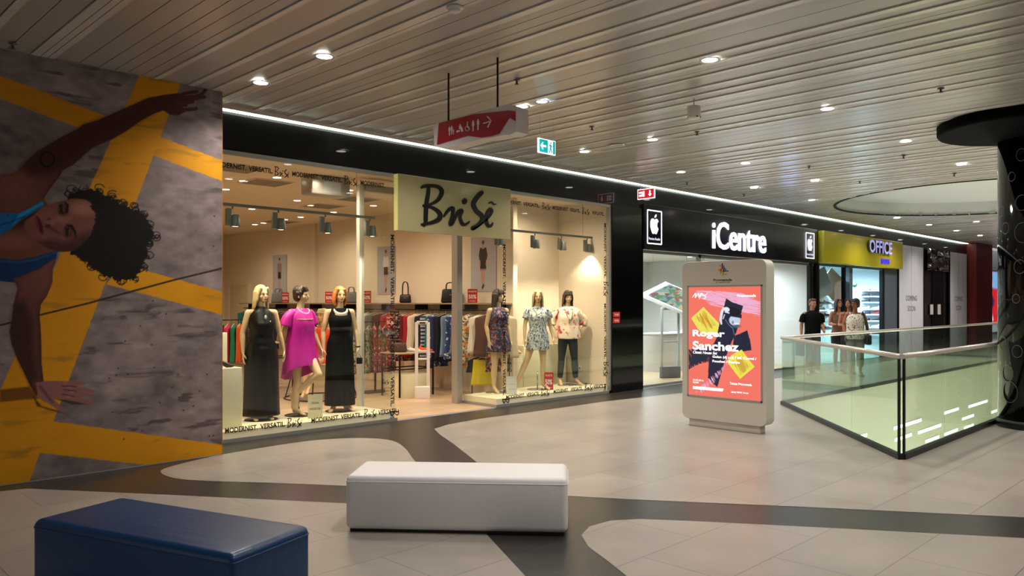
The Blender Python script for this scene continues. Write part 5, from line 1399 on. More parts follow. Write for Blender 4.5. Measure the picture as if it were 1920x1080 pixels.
def poster(X, Y, Z, a, b):
    U = 97 + 406 * a; V = 213 + (617 + 28 * a) * (1 - b)
    P = Paint(U, V, (242, 112, 96))
    P.blend(0.25 * np.clip((fbm(U / 90, V / 90, 2, 3)), 0, 1), (250, 140, 124))
    st = fbm((U * 0.97 + V * 0.22) / 60, (V * 0.97 - U * 0.22) / 3.2, 3, 6)
    def brush(poly, col, thr=0.34, gain=9):
        d = P.sd(poly); m = np.clip(d / 1.5 + 0.5, 0, 1) * np.clip((st - thr + np.clip(d, 0, 22) / 90) * gain, 0, 1); P.blend(m, col)
    brush([(140, 232), (260, 236), (400, 250), (500, 292), (503, 385), (420, 366), (330, 345), (230, 320), (150, 262)], (240, 176, 206), 0.46)
    st2 = fbm((U * 0.45 + V * 0.9) / 60, (V * 0.45 - U * 0.9) / 3.4, 3, 9)
    st_, st = st, st2
    def brush2(poly, col, thr, gain=9):
        d = P.sd(poly); m = np.clip(d / 1.2 + 0.5, 0, 1) * np.clip((st2 - thr + np.clip(d, 0, 25) / 90) * gain, 0, 1); P.blend(m, col)
    P.poly([(112, 390), (186, 327), (278, 425), (262, 486), (180, 486), (150, 450)], (236, 226, 96), 1.5, wob=3)
    brush2([(130, 390), (186, 345), (262, 430), (215, 470)], (206, 150, 44), 0.62)
    navy = (26, 34, 58)
    brush2([(98, 572), (150, 560), (222, 552), (222, 640), (160, 655), (98, 686)], navy, 0.36)
    P.poly([(358, 492), (392, 480), (430, 460), (446, 520), (453, 572), (410, 580), (350, 575)], navy, 1.5, wob=4, ws=3)
    P.poly([(315, 279), (350, 302), (408, 322), (372, 470), (330, 560), (300, 660), (265, 786), (212, 736), (218, 590), (262, 500), (276, 430)], navy, 1.5, wob=5, ws=3)
    P.poly([(318, 640), (345, 600), (400, 570), (470, 666), (392, 736)], (238, 226, 80), 1.5, wob=3)
    brush2([(340, 640), (400, 590), (450, 665), (392, 720)], (206, 170, 60), 0.58)
    brush2([(130, 820), (210, 740), (330, 640), (250, 760), (170, 826)], (226, 170, 210), 0.55)
    # the figure: hand, cap and lower face in pale tones
    P.ell((362, 404), (31, 30), (196, 212, 232), 4, rot=0.3); P.poly([(318, 352), (400, 372), (400, 392), (330, 380)], navy, 2); P.ell((352, 352), (42, 22), (16, 20, 36), 3, rot=0.25)
    P.ell((374, 424), (16, 5), (240, 244, 250), 2); P.ell((372, 438), (24, 9), (90, 104, 130), 5, 0.8); P.ell((352, 416), (5, 9), (90, 104, 130), 4, 0.8)
    P.ell((318, 342), (17, 13), (232, 236, 244), 2, rot=0.4); P.stroke([(300, 336), (290, 360), (284, 400), (288, 424)], [7, 8, 7, 5], (226, 232, 242), 2); P.stroke([(310, 356), (330, 362)], 4, (226, 232, 242), 1.5)
    P.stroke([(306, 372), (298, 395)], 3, (210, 220, 236), 1.5)
    P.stroke([(310, 400), (330, 430), (352, 450), (360, 485)], 1.0, (150, 164, 190), 1.2)
    return P.c
local(kio, paint_panel('lit_poster', SP0, SPU, SPV, 220, 300, poster, vcol_mat('lit print', 0.15, es=1.0), kio, 0.003))
def pp(x, y):
    a = (x - 97) / 406.0; b = 1 - (y - 213) / (617 + 28 * a)
    return (KX - 0.0075, SP0[1] - 1.046 * a, SP0[2] + 1.44 * b)
M_pw = mat('lit poster white', (255, 255, 255), emit=(255, 255, 255), es=0.95)
mb = MB()
for s, x0, y1, x1, y0, bold in (('Roger', 122, 506, 308, 456, .032), ('Sanchez', 122, 572, 385, 520, .032), ('Classic House Set', 122, 594, 263, 577, .02), ('Golan (dj set) / BK Corral /', 238, 622, 480, 603, .03), ('Fouchat / Soarpe', 238, 647, 390, 629, .03),
                               ('Terasa Promenada', 335, 768, 455, 754, .02), ('29.07.2016', 123, 751, 186, 741, .02), ('22:00', 123, 764, 158, 755, .02), ('Promenada', 376, 272, 478, 257, .03), ('MUSIC', 345, 815, 372, 806, .02), ('MAGIC', 376, 816, 404, 807, .02), ('boon', 410, 818, 437, 808, .02)):
    a_, b_ = pp(x0, y1), pp(x1, y0)
    put_text(mb, s, a_, (0, -1, 0), (0, 0, 1), w=abs(b_[1] - a_[1]), h=abs(b_[2] - pp(x1, y1)[2]), bold=bold, shear=0.25 if s.startswith('Classic') else 0)
    if s in ('Roger', 'Sanchez', 'Classic House Set', 'Fouchat / Soarpe', 'Terasa Promenada', '22:00', 'Promenada'): local(kio, mb.build({'R': 'name_line_lettering', 'S': 'title_lettering', 'C': 'name_line_lettering', 'F': 'line_up_lettering', '2': 'date_lettering', 'T': 'venue_lettering', 'P': 'name_line_lettering'}[s[0]], M_pw, kio)); mb = MB()
for (x0, y0, x1, y1) in ((123, 790, 300, 793), (123, 798, 296, 801)):
    p0, p1 = pp(x0, y0), pp(x1, y1); mb.add([p0, (p0[0], p1[1], p0[2]), p1, (p0[0], p0[1], p1[2])], [(0, 1, 2, 3)])
sk = [[(120, 272, 1.5), (140, 250, 2.4), (138, 272, 2.4), (156, 252, 2.2), (158, 270, 2), (175, 250, 2), (190, 262, 1.5), (212, 248, 1)], [(160, 282, 1.2), (176, 258, 2), (200, 270, 1.6), (186, 280, 1)]]
put_strokes(mb, sk, pp(120, 272), (0, -1, 0), (0, 0, 1), 1.046 / 406, ref=(120, 272))
local(kio, mb.build('poster_lettering', M_pw, kio))
mb = MB(); fr = [pp(94, 209), pp(507, 209), pp(511, 862), pp(94, 833)]
for (ya, yb, za, zb) in ((5.80, 5.783, 0.40, 1.88), (4.737, 4.72, 0.40, 1.88)): mb.box(KX - 0.012, KX, min(ya, yb), max(ya, yb), za, zb)
mb.box(KX - 0.012, KX, 4.72, 5.80, 1.86, 1.88); mb.box(KX - 0.012, KX, 4.72, 5.80, 0.40, 0.42)
local(kio, mb.build('screen_frame', mat('grey screen frame', (160, 156, 150), rough=0.4), kio))
mb2 = MB()
def kp(x, y, e=0.0015): Yk, Zk = atX(*T4(x, y), KX); return (KX - e, Yk, Zk)
for (x0, y0, x1, y1, c) in ((288, 73, 294, 105, 0), (297, 86, 302, 118, 1), (292, 116, 327, 120, 2), (300, 108, 314, 112, 1), (268, 108, 290, 113, 3), (262, 116, 286, 120, 4), (280, 102, 286, 134, 3), (288, 106, 293, 150, 4), (296, 122, 301, 142, 5), (276, 84, 281, 90, 0), (272, 132, 278, 137, 4), (309, 134, 315, 140, 6), (304, 100, 309, 105, 2)):
    mb2.mi = c; p0, p1 = kp(x0, y0), kp(x1, y1)
    mb2.box(KX - 0.003, KX, min(p0[1], p1[1]), max(p0[1], p1[1]), min(p0[2], p1[2]), max(p0[2], p1[2]))
local(kio, mb2.build('colour_bar_logo', [mat('logo maroon', (96, 24, 40)), mat('logo violet', (74, 40, 120)), mat('logo blue', (28, 44, 120)), mat('logo orange', (220, 130, 20)), mat('logo yellow', (236, 190, 20)), mat('logo green', (60, 150, 60)), mat('logo red', (200, 60, 40))], kio))
mb = MB(); a_, b_ = kp(240, 177, 0.002), kp(347, 161)
put_text(mb, 'Promenada', a_, (0, -1, 0), (0, 0, 1), w=abs(a_[1] - b_[1]), h=abs(b_[2] - a_[2]), bold=0.03)
a_, b_ = kp(254, 188, 0.002), kp(338, 182)
put_text(mb, 'for beautiful minds', a_, (0, -1, 0), (0, 0, 1), w=abs(a_[1] - b_[1]), h=0.022)
local(kio, mb.build('name_lettering', M_ink, kio))
local(kio, paint_panel('rear_poster', (9.364, 4.737, 0.42), (0, 1.046, 0), (0, 0, 1.44), 60, 80, poster, _mats['lit print'], kio, 0.003))

# ---- upholstered benches
def bench(label, cz, cl, L, Wd, h, dz, dl, m, m2):
    X, Y = cw(cz, cl); dx, dy = cw(dz, dl); ang = math.atan2(dy, dx)
    t = thing('bench', label, 'bench', (X, Y, 0), ang)
    mb = MB(); mb.rbox(-L / 2, L / 2, -Wd / 2, Wd / 2, 0.018, h, 0.045, 5)
    for i, v in enumerate(mb.v):       # slight sag of the padded faces
        x, y, z = v; e = max(0, 1 - (abs(x) / (L / 2)) ** 6) * max(0, 1 - (abs(y) / (Wd / 2)) ** 6)
    o = mb.build('upholstery', m, t)
    mb = MB(); e = 0.012; loop = [(p[0], p[1], h - 0.045) for p in rrect(-L / 2 - 0.0, L / 2 + 0.0, -Wd / 2, Wd / 2, 0.045)]
    mb.tube(loop, 0.0045, 6, closed=True); mb.build('piping', m, t)
    mb = MB(); mb.box(-L / 2 + 0.03, L / 2 - 0.03, -Wd / 2 + 0.03, Wd / 2 - 0.03, 0.0, 0.02); mb.build('base', m2, t)
    return t
M_wl = mat('white leatherette', (232, 230, 230), rough=0.42, bump=(7, 0.35))
M_bl = mat('blue leatherette', (4, 60, 106), rough=0.33, spec=0.5, bump=(5, 0.5, (0.5, 2.5, 1)))
bench('white padded bench standing in the middle of the floor', 5.86, -0.385, 1.60, 0.55, 0.41, -0.105, 1.576, M_wl, M_dark)
bench('dark blue padded bench at the lower left', 4.44, -1.94, 1.53, 0.60, 0.41, -0.65, 1.37, M_bl, M_dark)

# ---- glass balustrade round the atrium opening
def on_seg(px, p, q):
    u = (px - 960) / FPX; dx, dy = (1 + u), (1 - u)      # ray direction in plan
    ex, ey = q[0] - p[0], q[1] - p[1]
    den = dx * ey - dy * ex
    return (p[0] * dy - p[1] * dx) / den * 1.0 if False else ((dx * p[1] - dy * p[0]) / (dy * ex - dx * ey))
M_rail = mat('satin handrail', (214, 208, 200), rough=0.25, metal=0.35)
def balustrade(label, p, q, cuts, rail=True, ends=(0, 0)):
    p = Vector((p[0], p[1], 0)); q = Vector((q[0], q[1], 0)); L = (q - p).length; d = (q - p) / L; n = Vector((-d.y, d.x, 0))
    t = thing('glass_balustrade', label, 'balustrade', (p + q) / 2)
    def slab(a, b, off, w, z0, z1, nm, m):
        A = p + d * a; B = p + d * b; c = [A + n * (off - w / 2), B + n * (off - w / 2), B + n * (off + w / 2), A + n * (off + w / 2)]
        mb = MB(); mb.add([(v.x, v.y, z0) for v in c] + [(v.x, v.y, z1) for v in c], [(0, 3, 2, 1), (4, 5, 6, 7), (0, 1, 5, 4), (1, 2, 6, 5), (2, 3, 7, 6), (3, 0, 4, 7)])
        return local(t, mb.build(nm, m, t))
    cs = [0.0] + [c * L for c in cuts] + [L]
    for i in range(len(cs) - 1): slab(cs[i] + 0.008, cs[i + 1] - 0.008, 0, 0.012, 0.05, 1.06, 'glass_pane', M_rail_glass)
    slab(0.012, L - 0.012, 0, 0.06, 0.0, 0.055, 'base_channel', M_dark)
    local(t, MB().tube([p + d * 0.0 + Vector((0, 0, 1.085)), q - d * 0.0 + Vector((0, 0, 1.085))], 0.029, 14).build('handrail', M_rail, t))
    return t
A_, B_, C_, D_ = VOID
balustrade('left glass balustrade side running from behind the kiosk to the near corner', (A_[0], A_[1]), (B_[0], B_[1]), [on_seg(1508, A_, B_), on_seg(1597, A_, B_)])
balustrade('near glass balustrade side running from the corner to the black column', (B_[0] + 0.03, B_[1]), C_, [on_seg(1770, B_, C_), on_seg(1844, B_, C_), 0.4, 0.55, 0.7, 0.85])
balustrade('far glass balustrade side along the walkway in front of the shoe shop', (A_[0] + 0.03, A_[1]), D_, [0.12, 0.25, 0.38, 0.5, 0.62, 0.75, 0.88])
balustrade('short glass balustrade at the far end of the atrium', (C_[0], C_[1] + 0.03), (D_[0], D_[1] - 0.03), [0.5])
mb = MB()
for dx, dy in ((-0.012, 0.022), (0.045, -0.008)): mb.box(B_[0] + dx - 0.012, B_[0] + dx + 0.012, B_[1] + dy - 0.012, B_[1] + dy + 0.012, 0.05, 1.06)
o = mb.build('corner_profile', M_dark); tag(o, 'dark vertical corner profiles joining two balustrade panes at the near corner', 'profile')
# glowing bars added for the bright streaks on the slab facing across the opening
M_lin = mat('linear light', (255, 255, 246), emit=(255, 255, 240), es=3.0)
lin0 = None
for (x0, y0, x1, y1) in ((565, 880, 625, 862), (795, 820, 970, 768), (948, 848, 1095, 800), (802, 893, 908, 862), (995, 905, 1082, 873), (1115, 720, 1205, 700), (1115, 855, 1200, 832), (1228, 762, 1302, 737), (1240, 820, 1300, 798), (1268, 683, 1388, 648), (1412, 715, 1468, 705)):
    pa = (1440 + x0 / 3.374, 560 + y0 / 3.374); pb = (1440 + x1 / 3.374, 560 + y1 / 3.374)
    Xa, Za = atY(*pa, 5.915); Xb, Zb = atY(*pb, 5.915)
    zc = (Za + Zb) / 2; w = Xb - Xa
    if lin0 is None:
        lin0 = t = thing('linear_light', 'short bright streak of light on the pale slab facing across the atrium opening', 'light', ((Xa + Xb) / 2, 5.915, zc), 0, 'light streaks on the atrium slab facing')
        MB().rbox(-0.5, 0.5, -0.006, 0.0, -0.035, 0.035, 0.003, 2).build('diffuser', M_lin, t)
        MB().box(-0.51, 0.51, -0.003, 0.0, -0.045, 0.045).build('housing', M_white, t)  # white rim added behind each streak, not a lamp fitting
    else: t = copy_tree(lin0); t.location = ((Xa + Xb) / 2, 5.915, zc)
    t.scale = (w, 1, 1)

# ---- black column with its ceiling collar
CX, CY = cw(10.4, 6.99); CR = 0.47
t = thing('round_column', 'glossy black round column with thin ring motifs beside the balustrade', 'column', (CX, CY, 0))
M_col = mat('black lacquer column', (6, 6, 7), rough=0.07, spec=0.25)
mb = MB(); mb.lathe([(CR, 0.10), (CR, H - 0.02)], n=72); mb.build('shaft', M_col, t)
mb = MB(); mb.lathe([(CR + 0.012, 0.0), (CR + 0.012, 0.10), (CR, 0.105)], n=72); mb.build('skirting', M_dark, t)
mb = MB()
for (px, py, rr) in ((1885, 428, .075), (1918, 436, .13), (1880, 644, .09), (1907, 659, .08), (1889, 700, .11), (1897, 331, .06), (1878, 397, .07), (1916, 380, .10), (1893, 735, .14), (1912, 500, .09), (1905, 560, .06), (1915, 290, .08)):
    u = (px - 960) / FPX; D = Vector((1 + u, 1 - u)) * S2
    # ray / cylinder hit in plan, at camera depth z
    c = Vector((CX, CY)); bq = D.dot(c); aq = D.dot(D); cq = c.dot(c) - CR * CR
    z = (bq - math.sqrt(max(0, bq * bq - aq * cq))) / aq
    hx, hy = D.x * z, D.y * z; hz = EYE + (HZ - py) / FPX * z; th = math.atan2(hy - CY, hx - CX)
    mb.tube([((CR + 0.001) * math.cos(th + rr * 0.8 * math.cos(k * 0.349) / CR), (CR + 0.001) * math.sin(th + rr * 0.8 * math.cos(k * 0.349) / CR), hz + rr * math.sin(k * 0.349)) for k in range(18)], 0.0025, 5, closed=True)
mb.build('ring_motifs', mat('grey ring print', (120, 122, 118), rough=0.4), t)
DX, DY = cw(9.85, 6.47)
mb = MB(); mb.lathe([(0.95, -0.13), (0.985, -0.125), (1.0, -0.10), (1.0, 0.0)], (DX, DY, H - 0.012), 96)
o = mb.build('ceiling_collar', mat('black satin collar', (4, 4, 4), rough=0.8, spec=0.05)); tag(o, 'black round ceiling collar above the black column', 'ceiling collar')

# ---- hanging wayfinding sign
def T3(x, y): return (780 + x / 4.91, 90 + y / 4.91)
SX = 5.0
ws = thing('wayfinding_sign', 'angular red and white toilet wayfinding sign hanging on two dark rods', 'sign', (SX, 5.5, 3.3))
def sx_(pts): return [atX(*T3(*p), SX) for p in pts]
M_swhite = mat('sign white shell', (226, 220, 216), rough=0.35); M_sred = mat('sign red', (170, 14, 26), rough=0.3)
local(ws, MB().prism(sx_([(160, 706), (212, 690), (530, 608), (842, 515), (918, 545), (922, 672), (920, 770), (860, 800), (800, 800), (690, 826), (600, 832), (265, 930), (165, 905)]), SX + 0.004, SX + 0.16, 'x').build('white_shell', M_swhite, ws))
local(ws, MB().prism(sx_([(212, 692), (530, 610), (855, 575), (914, 582), (913, 672), (860, 640), (765, 789), (690, 812), (600, 824), (475, 808), (195, 890)]), SX - 0.004, SX + 0.004, 'x').build('red_face', M_sred, ws))
for px, py in ((841, 130), (933, 100)):
    Yr = YX(px, SX + 0.08)
    local(ws, MB().tube([(SX + 0.08, Yr, 3.40), (SX + 0.08, Yr, H - 0.01)], 0.010, 8).build('hanging_rod', M_dark, ws))
mb = MB()
def icon_poly(pts): 
    mb.prism(sx_(pts), SX - 0.006, SX - 0.004, 'x')
def disc(x, y, r): icon_poly([(x + r * math.cos(a * .785), y + r * math.sin(a * .785)) for a in range(8)])
def man(x, y, s, skirt=False):
    disc(x, y, 6 * s); icon_poly([(x - 10 * s, y + 9 * s), (x + 10 * s, y + 7 * s), (x + 12 * s, y + 45 * s), (x + 6 * s, y + 46 * s), (x + 5 * s, y + 96 * s), (x - 6 * s, y + 98 * s), (x - 7 * s, y + 48 * s), (x - 12 * s, y + 48 * s)])
def pic(nm):
    global mb
    local(ws, mb.build(nm, M_pic, ws)); mb = MB()
M_pic = mat('pictogram white', (236, 230, 226), rough=0.4)
man(312, 728, .8); man(333, 722, .75); man(349, 752, .45); pic('family_pictogram')
disc(410, 708, 7); icon_poly([(400, 718), (418, 714), (434, 742), (438, 770), (420, 772), (412, 748), (400, 745)]); icon_poly([(375, 762), (405, 755), (406, 772), (376, 780)]); pic('baby_care_pictogram')
disc(477, 684, 6); icon_poly([(472, 692), (481, 690), (483, 722), (494, 726), (500, 752), (492, 755), (485, 735), (473, 732)])
ring = [(474 + 20 * math.cos(k * .4), 742 + 23 * math.sin(k * .4)) for k in range(2, 15)]
for i in range(len(ring) - 1):
    a, b = ring[i], ring[i + 1]; icon_poly([a, b, (b[0] * .82 + 474 * .18, b[1] * .82 + 742 * .18), (a[0] * .82 + 474 * .18, a[1] * .82 + 742 * .18)])
pic('wheelchair_pictogram')
man(530, 672, .98); pic('person_pictogram'); man(575, 660, .98); pic('person_pictogram')
icon_poly([(620, 690), (680, 673), (681, 683), (621, 700)]); icon_poly([(655, 632), (664, 628), (700, 668), (692, 674)]); icon_poly([(692, 664), (700, 668), (668, 735), (658, 728)])
pic('arrow')

# ---- lit exit and fire signs
es = thing('exit_sign', 'green lit running-man exit sign hanging beyond the red toilet sign', 'sign', (7.1, 6.5, 3.565))
M_eg = mat('lit green sign', (0, 150, 150), emit=(10, 160, 160), es=0.9); M_ew = mat('lit white sign', (240, 250, 255), emit=(240, 250, 255), es=1.2)
MB().rbox(-0.155, 0.155, -0.01, 0.01, -0.09, 0.09, 0.004, 2).build('sign_box', M_ew, es)
MB().box(-0.143, 0.01, -0.0125, -0.010, -0.078, 0.078).build('green_field', M_eg, es)
MB().box(0.105, 0.143, -0.0125, -0.010, -0.078, 0.078).build('green_field', M_eg, es)
mb = MB()
def ip(pts, y=-0.0145): mb.prism([(p[0], p[1]) for p in pts], y, y + 0.002, 'y')
ip([(-0.12, 0.0), (-0.085, 0.045), (-0.07, 0.045), (-0.09, 0.012), (-0.02, 0.012), (-0.02, -0.012), (-0.09, -0.012), (-0.07, -0.045), (-0.085, -0.045)])
mb.build('arrow', M_ew, es)
mb = MB(); mb.prism([(0.065 + 0.011 * math.cos(a * .785), 0.052 + 0.011 * math.sin(a * .785)) for a in range(8)], -0.0125, -0.0105, 'y')
ip([(0.035, 0.03), (0.06, 0.036), (0.085, 0.015), (0.09, -0.005), (0.078, 0.002), (0.068, 0.012), (0.072, -0.02), (0.09, -0.045), (0.085, -0.07), (0.074, -0.068), (0.074, -0.045), (0.058, -0.03), (0.045, -0.07), (0.028, -0.072), (0.045, -0.03), (0.048, 0.018), (0.03, 0.005)])
mb.build('running_figure', M_eg, es)
for s in (-0.12, 0.12): MB().tube([(s, 0, 0.09), (s, 0, H - 3.565 - 0.014)], 0.002, 5).build('suspension_wire', M_steel, es)
fs_ = thing('fire_sign', 'red lit fire hose sign hanging in front of the black fascia before the electronics shop', 'sign', (11.9, 8.42, 3.65))
M_er = mat('lit red sign', (200, 10, 30), emit=(210, 14, 36), es=0.7)
MB().rbox(-0.012, 0.012, -0.19, 0.19, -0.095, 0.095, 0.004, 2).build('sign_box', M_ew, fs_)
MB().box(-0.0145, -0.012, -0.175, 0.175, -0.08, 0.08).build('red_field', M_er, fs_)
mb = MB()
def ix(pts): mb.prism(pts, -0.0165, -0.0145, 'x')
ix([(-0.09, -0.055), (-0.05, -0.01), (-0.075, -0.01), (-0.075, 0.055), (-0.105, 0.055), (-0.105, -0.01), (-0.13, -0.01)])
mb.build('arrow', M_ew, fs_)
mb = MB(); ix([(0.03, -0.05), (0.06, -0.05), (0.06, 0.055), (0.03, 0.055)]); ix([(0.07, -0.045), (0.15, -0.045), (0.15, -0.01), (0.09, -0.01), (0.09, 0.012), (0.15, 0.012), (0.15, 0.045), (0.07, 0.045)])
mb.build('hose_pictogram', M_ew, fs_)
for s in (-0.13, 0.13): MB().tube([(0, s, 0.09), (0, s, H - 3.65 - 0.014)], 0.004, 6).build('suspension_rod', M_steel, fs_)
# alarm push plates on the black pilaster
px0, zt = atY(1149, 585, 8.86); px1, zb = atY(1162, 606, 8.86)
t = thing('alarm_sticker', 'two red push labels on the black pilaster left of the electronics shop', 'sticker', ((px0 + px1) / 2, 8.86, (zt + zb) / 2))
for k in range(2):
    z1 = zt - k * (zt - zb) * 0.52
    local(t, MB().box(px0, px1, 8.856, 8.86, z1 - 0.095, z1).build('red_label', mat('red label', (196, 30, 40), rough=0.5), t))
    mb = MB(); put_text(mb, 'PUSH', (px0 + 0.05, 8.855, z1 - 0.07), (1, 0, 0), (0, 0, 1), w=(px1 - px0) * 0.6, h=0.04, bold=0.03)
    local(t, mb.build('label_lettering', M_swhite, t))

# ---- ceiling fittings
sp0 = None
for (px, py) in ((969, 147), (1764, 163), (1307, 245), (1288, 340), (1395, 363), (1517, 309), (1694, 290), (1789, 324), (1612, 338), (1110, 235), (24, 78)):
    X, Y = ceil_at(px, py, H)
    if sp0 is None:
        sp0 = t = thing('ceiling_sprinkler', 'small metal fire sprinkler head in the slatted mall ceiling', 'sprinkler', (X, Y, H - 0.014), 0, 'sprinklers in the slatted mall ceiling')
        mb = MB(); mb.lathe([(0, 0), (0.034, -0.002), (0.034, -0.006), (0.012, -0.010), (0.010, -0.035), (0.022, -0.045), (0.024, -0.048), (0, -0.048)], n=16); mb.build('sprinkler_head', mat('sprinkler metal', (90, 84, 76), rough=0.4, metal=0.6), t)
    else: t = copy_tree(sp0); t.location = (X, Y, H - 0.014)
X, Y = ceil_at(853, 10, H)
t = thing('smoke_detector', 'white round smoke detector at the top of the ceiling view', 'smoke detector', (X, Y, H - 0.014))
mb = MB(); mb.lathe([(0.066, 0), (0.066, -0.014), (0.05, -0.018), (0.05, -0.024)], n=28); mb.build('base', M_swhite, t)
mb = MB(); mb.lathe([(0.046, -0.024), (0.046, -0.034), (0.03, -0.044), (0, -0.046)], n=28); mb.build('sensor_cap', M_swhite, t)
X, Y = ceil_at(1301, 182, H)
t = thing('pendant_beam_detector', 'white cylindrical device hanging from the ceiling on a short stem above the electronics shop', 'detector', (X, Y, H - 0.014))
MB().tube([(0, 0, 0), (0, 0, -0.09)], 0.006, 8).build('stem', M_steel, t)
mb = MB(); mb.lathe([(0, -0.085), (0.068, -0.09), (0.075, -0.10), (0.072, -0.215), (0.06, -0.23), (0, -0.232)], n=28); mb.build('body', M_swhite, t)
for s in (-1, 1): MB().ellipsoid((s * 0.032, -0.06, -0.215), (0.012, 0.012, 0.008), 10, 6).build('nozzle', M_dark, t)
X, Y = ceil_at(1157, 271, H)
t = thing('ceiling_speaker', 'flat round loudspeaker grille in the ceiling above the black pilaster', 'speaker', (X, Y, H - 0.014))
mb = MB(); mb.lathe([(0.115, 0), (0.115, -0.006), (0.1, -0.008), (0, -0.008)], n=32); mb.build('speaker_grille', M_slat, t)
# ================================================================== THINGS INSIDE THE FASHION SHOP
rg = random.Random(11)
M_hang = mat('pale hanger', (214, 196, 160), rough=0.4)
G = {
 'black': mat('garment black', (18, 17, 19), rough=0.8), 'navy': mat('garment navy', (24, 32, 62), rough=0.8), 'wine': mat('garment wine', (108, 20, 30), rough=0.8), 'white': mat('garment white', (228, 220, 206), rough=0.8),
 'cream': mat('garment cream', (222, 202, 166), rough=0.8), 'red': mat('garment red', (176, 28, 36), rough=0.8), 'pink': mat('garment pink', (220, 50, 96), rough=0.8), 'green': mat('garment green', (16, 124, 84), rough=0.8),
 'teal': mat('garment teal', (20, 116, 124), rough=0.8), 'light blue': mat('garment denim', (118, 146, 180), rough=0.85), 'yellow': mat('garment yellow', (222, 206, 40), rough=0.8), 'grey': mat('garment grey', (120, 118, 118), rough=0.85),
 'orange': mat('garment orange', (224, 92, 34), rough=0.8), 'brown': mat('garment brown', (84, 52, 40), rough=0.8),
 'navy-striped': stripe_mat('garment stripes', (28, 34, 66), (200, 200, 206), 0.07, 2, 0.45), 'monochrome striped': stripe_mat('garment bw stripes', (16, 16, 18), (224, 220, 212), 0.05, 2, 0.5),
 'blue-patterned': print_mat('garment blue print', (40, 70, 130), [(220, 224, 230), (24, 34, 80)], 16), 'dark floral': print_mat('garment dark floral', (24, 24, 36), [(180, 50, 60), (90, 130, 120), (200, 150, 140)], 16),
 'cream floral': print_mat('garment cream floral', (232, 220, 196), [(214, 92, 60), (90, 130, 90), (224, 150, 60), (60, 80, 90)], 15, thr=0.46), 'red floral': print_mat('garment red floral', (150, 30, 44), [(226, 96, 110), (60, 120, 110), (238, 200, 190), (40, 40, 70)], 14, thr=0.44),
 'multicoloured floral': print_mat('garment multi floral', (196, 190, 176), [(196, 50, 70), (30, 90, 100), (40, 40, 50), (120, 160, 90)], 16, thr=0.46),
}
def hanging(kind, colour, loc, rz, L, where, w=0.19, flare=1.1, group=None):
    t = thing({'top': 'blouse'}.get(kind, kind), '%s %s %s' % (colour, {'top': 'blouse'}.get(kind, kind), where), {'top': 'blouse'}.get(kind, kind), loc, rz)
    ph = rg.uniform(0, 6)
    if kind == 'trousers':
        rings = [(0, 0, -0.10, 0.15, 0.03), (0, 0, -0.3, 0.17, 0.04), (0, 0, -L, 0.20, 0.055)]
    else:
        rings = [(0, 0, -0.075, 0.05, 0.022, 0.2), (0, 0, -0.11, w * 0.72, 0.03, 0.2), (0, 0, -0.15, w, 0.036, 0.4), (0, 0, -0.15 - (L - 0.15) * 0.4, w * 0.93, 0.042), (0, 0, -L, w * flare, 0.055)]
    garment('cloth', rings, G[colour], t, n=40, folds=5, amp=0.10, phase=ph, thick=0.004)
    mb = MB(); mb.tube([(-w * 0.9, 0, -0.118), (0, 0, -0.055), (w * 0.9, 0, -0.118)], 0.006, 6)
    mb.tube([(0, 0, -0.055), (0, 0, -0.02), (0.014, 0, 0.0), (0, 0, 0.012), (-0.014, 0, 0.0)], 0.003, 5); mb.build('hanger', M_hang, t)
    return t
RZ = 1.52
RX = 9.46
# shelf, rail and brackets on the right wall
t = thing('wall_shelf', 'long pale shelf with a clothes rail on the right wall of the fashion shop', 'shelf', (9.6, 14.5, 1.64))
local(t, bx('shelf_board', 9.38, 9.745, 9.74, 19.4, 1.625, 1.65, mat('shelf board', (150, 130, 106), rough=0.5), t))
local(t, MB().tube([(RX, 9.78, RZ), (RX, 19.3, RZ)], 0.012, 8).build('clothes_rail', M_dark, t))
for yb in (9.9, 10.65, 11.35, 12.1, 13.2, 14.6, 16.0, 17.6, 19.0):
    local(t, MB().box(9.44, 9.745, yb - 0.012, yb + 0.012, 1.50, 1.625).build('bracket', M_dark, t))
order = [(752, 'dress', 'black', 1.0), (760, 'dress', 'dark floral', 1.0), (769, 'top', 'wine', 0.85), (776, 'top', 'red', 0.9), (783, 'top', 'white', 0.8), (790, 'top', 'cream', 0.85), (797, 'top', 'navy', 0.9), (806, 'dress', 'navy-striped', 0.95),
         (815, 'top', 'teal', 0.8), (821, 'dress', 'blue-patterned', 1.05), (829, 'dress', 'navy', 0.95), (836, 'top', 'black', 0.9), (846, 'dress', 'light blue', 0.85), (856, 'dress', 'blue-patterned', 0.9), (866, 'top', 'grey', 0.8)]
prev = 'grey display jamb'
for (px, kind, colour, L) in order:
    hanging(kind, colour, (RX, YX(px, RX), RZ - 0.012), math.radians(rg.uniform(-32, -12)), L, 'on the wall rail, next to the ' + prev if prev[0] != 'g' else 'on the wall rail, leftmost seen through the doorway', w=0.20)
    prev = colour + ' ' + {'top': 'blouse'}.get(kind, kind)
for (px, kind, colour, L, w_, where) in ((884, 'dress', 'cream floral', 1.0, 0.24, 'on the wall rail right behind the door jamb'), (903, 'top', 'white', 0.75, 0.2, 'on the wall rail beside the cream floral dress'), (914, 'top', 'brown', 0.8, 0.2, 'on the wall rail behind the navy dress mannequin'), (938, 'dress', 'dark floral', 1.05, 0.2, 'on the wall rail at its near end'), (950, 'top', 'cream', 0.8, 0.2, 'on the wall rail, last at the near end')):
    hanging(kind, colour, (RX - 0.02, YX(px, RX), RZ - 0.012), math.radians(-38), L, where, w=w_)
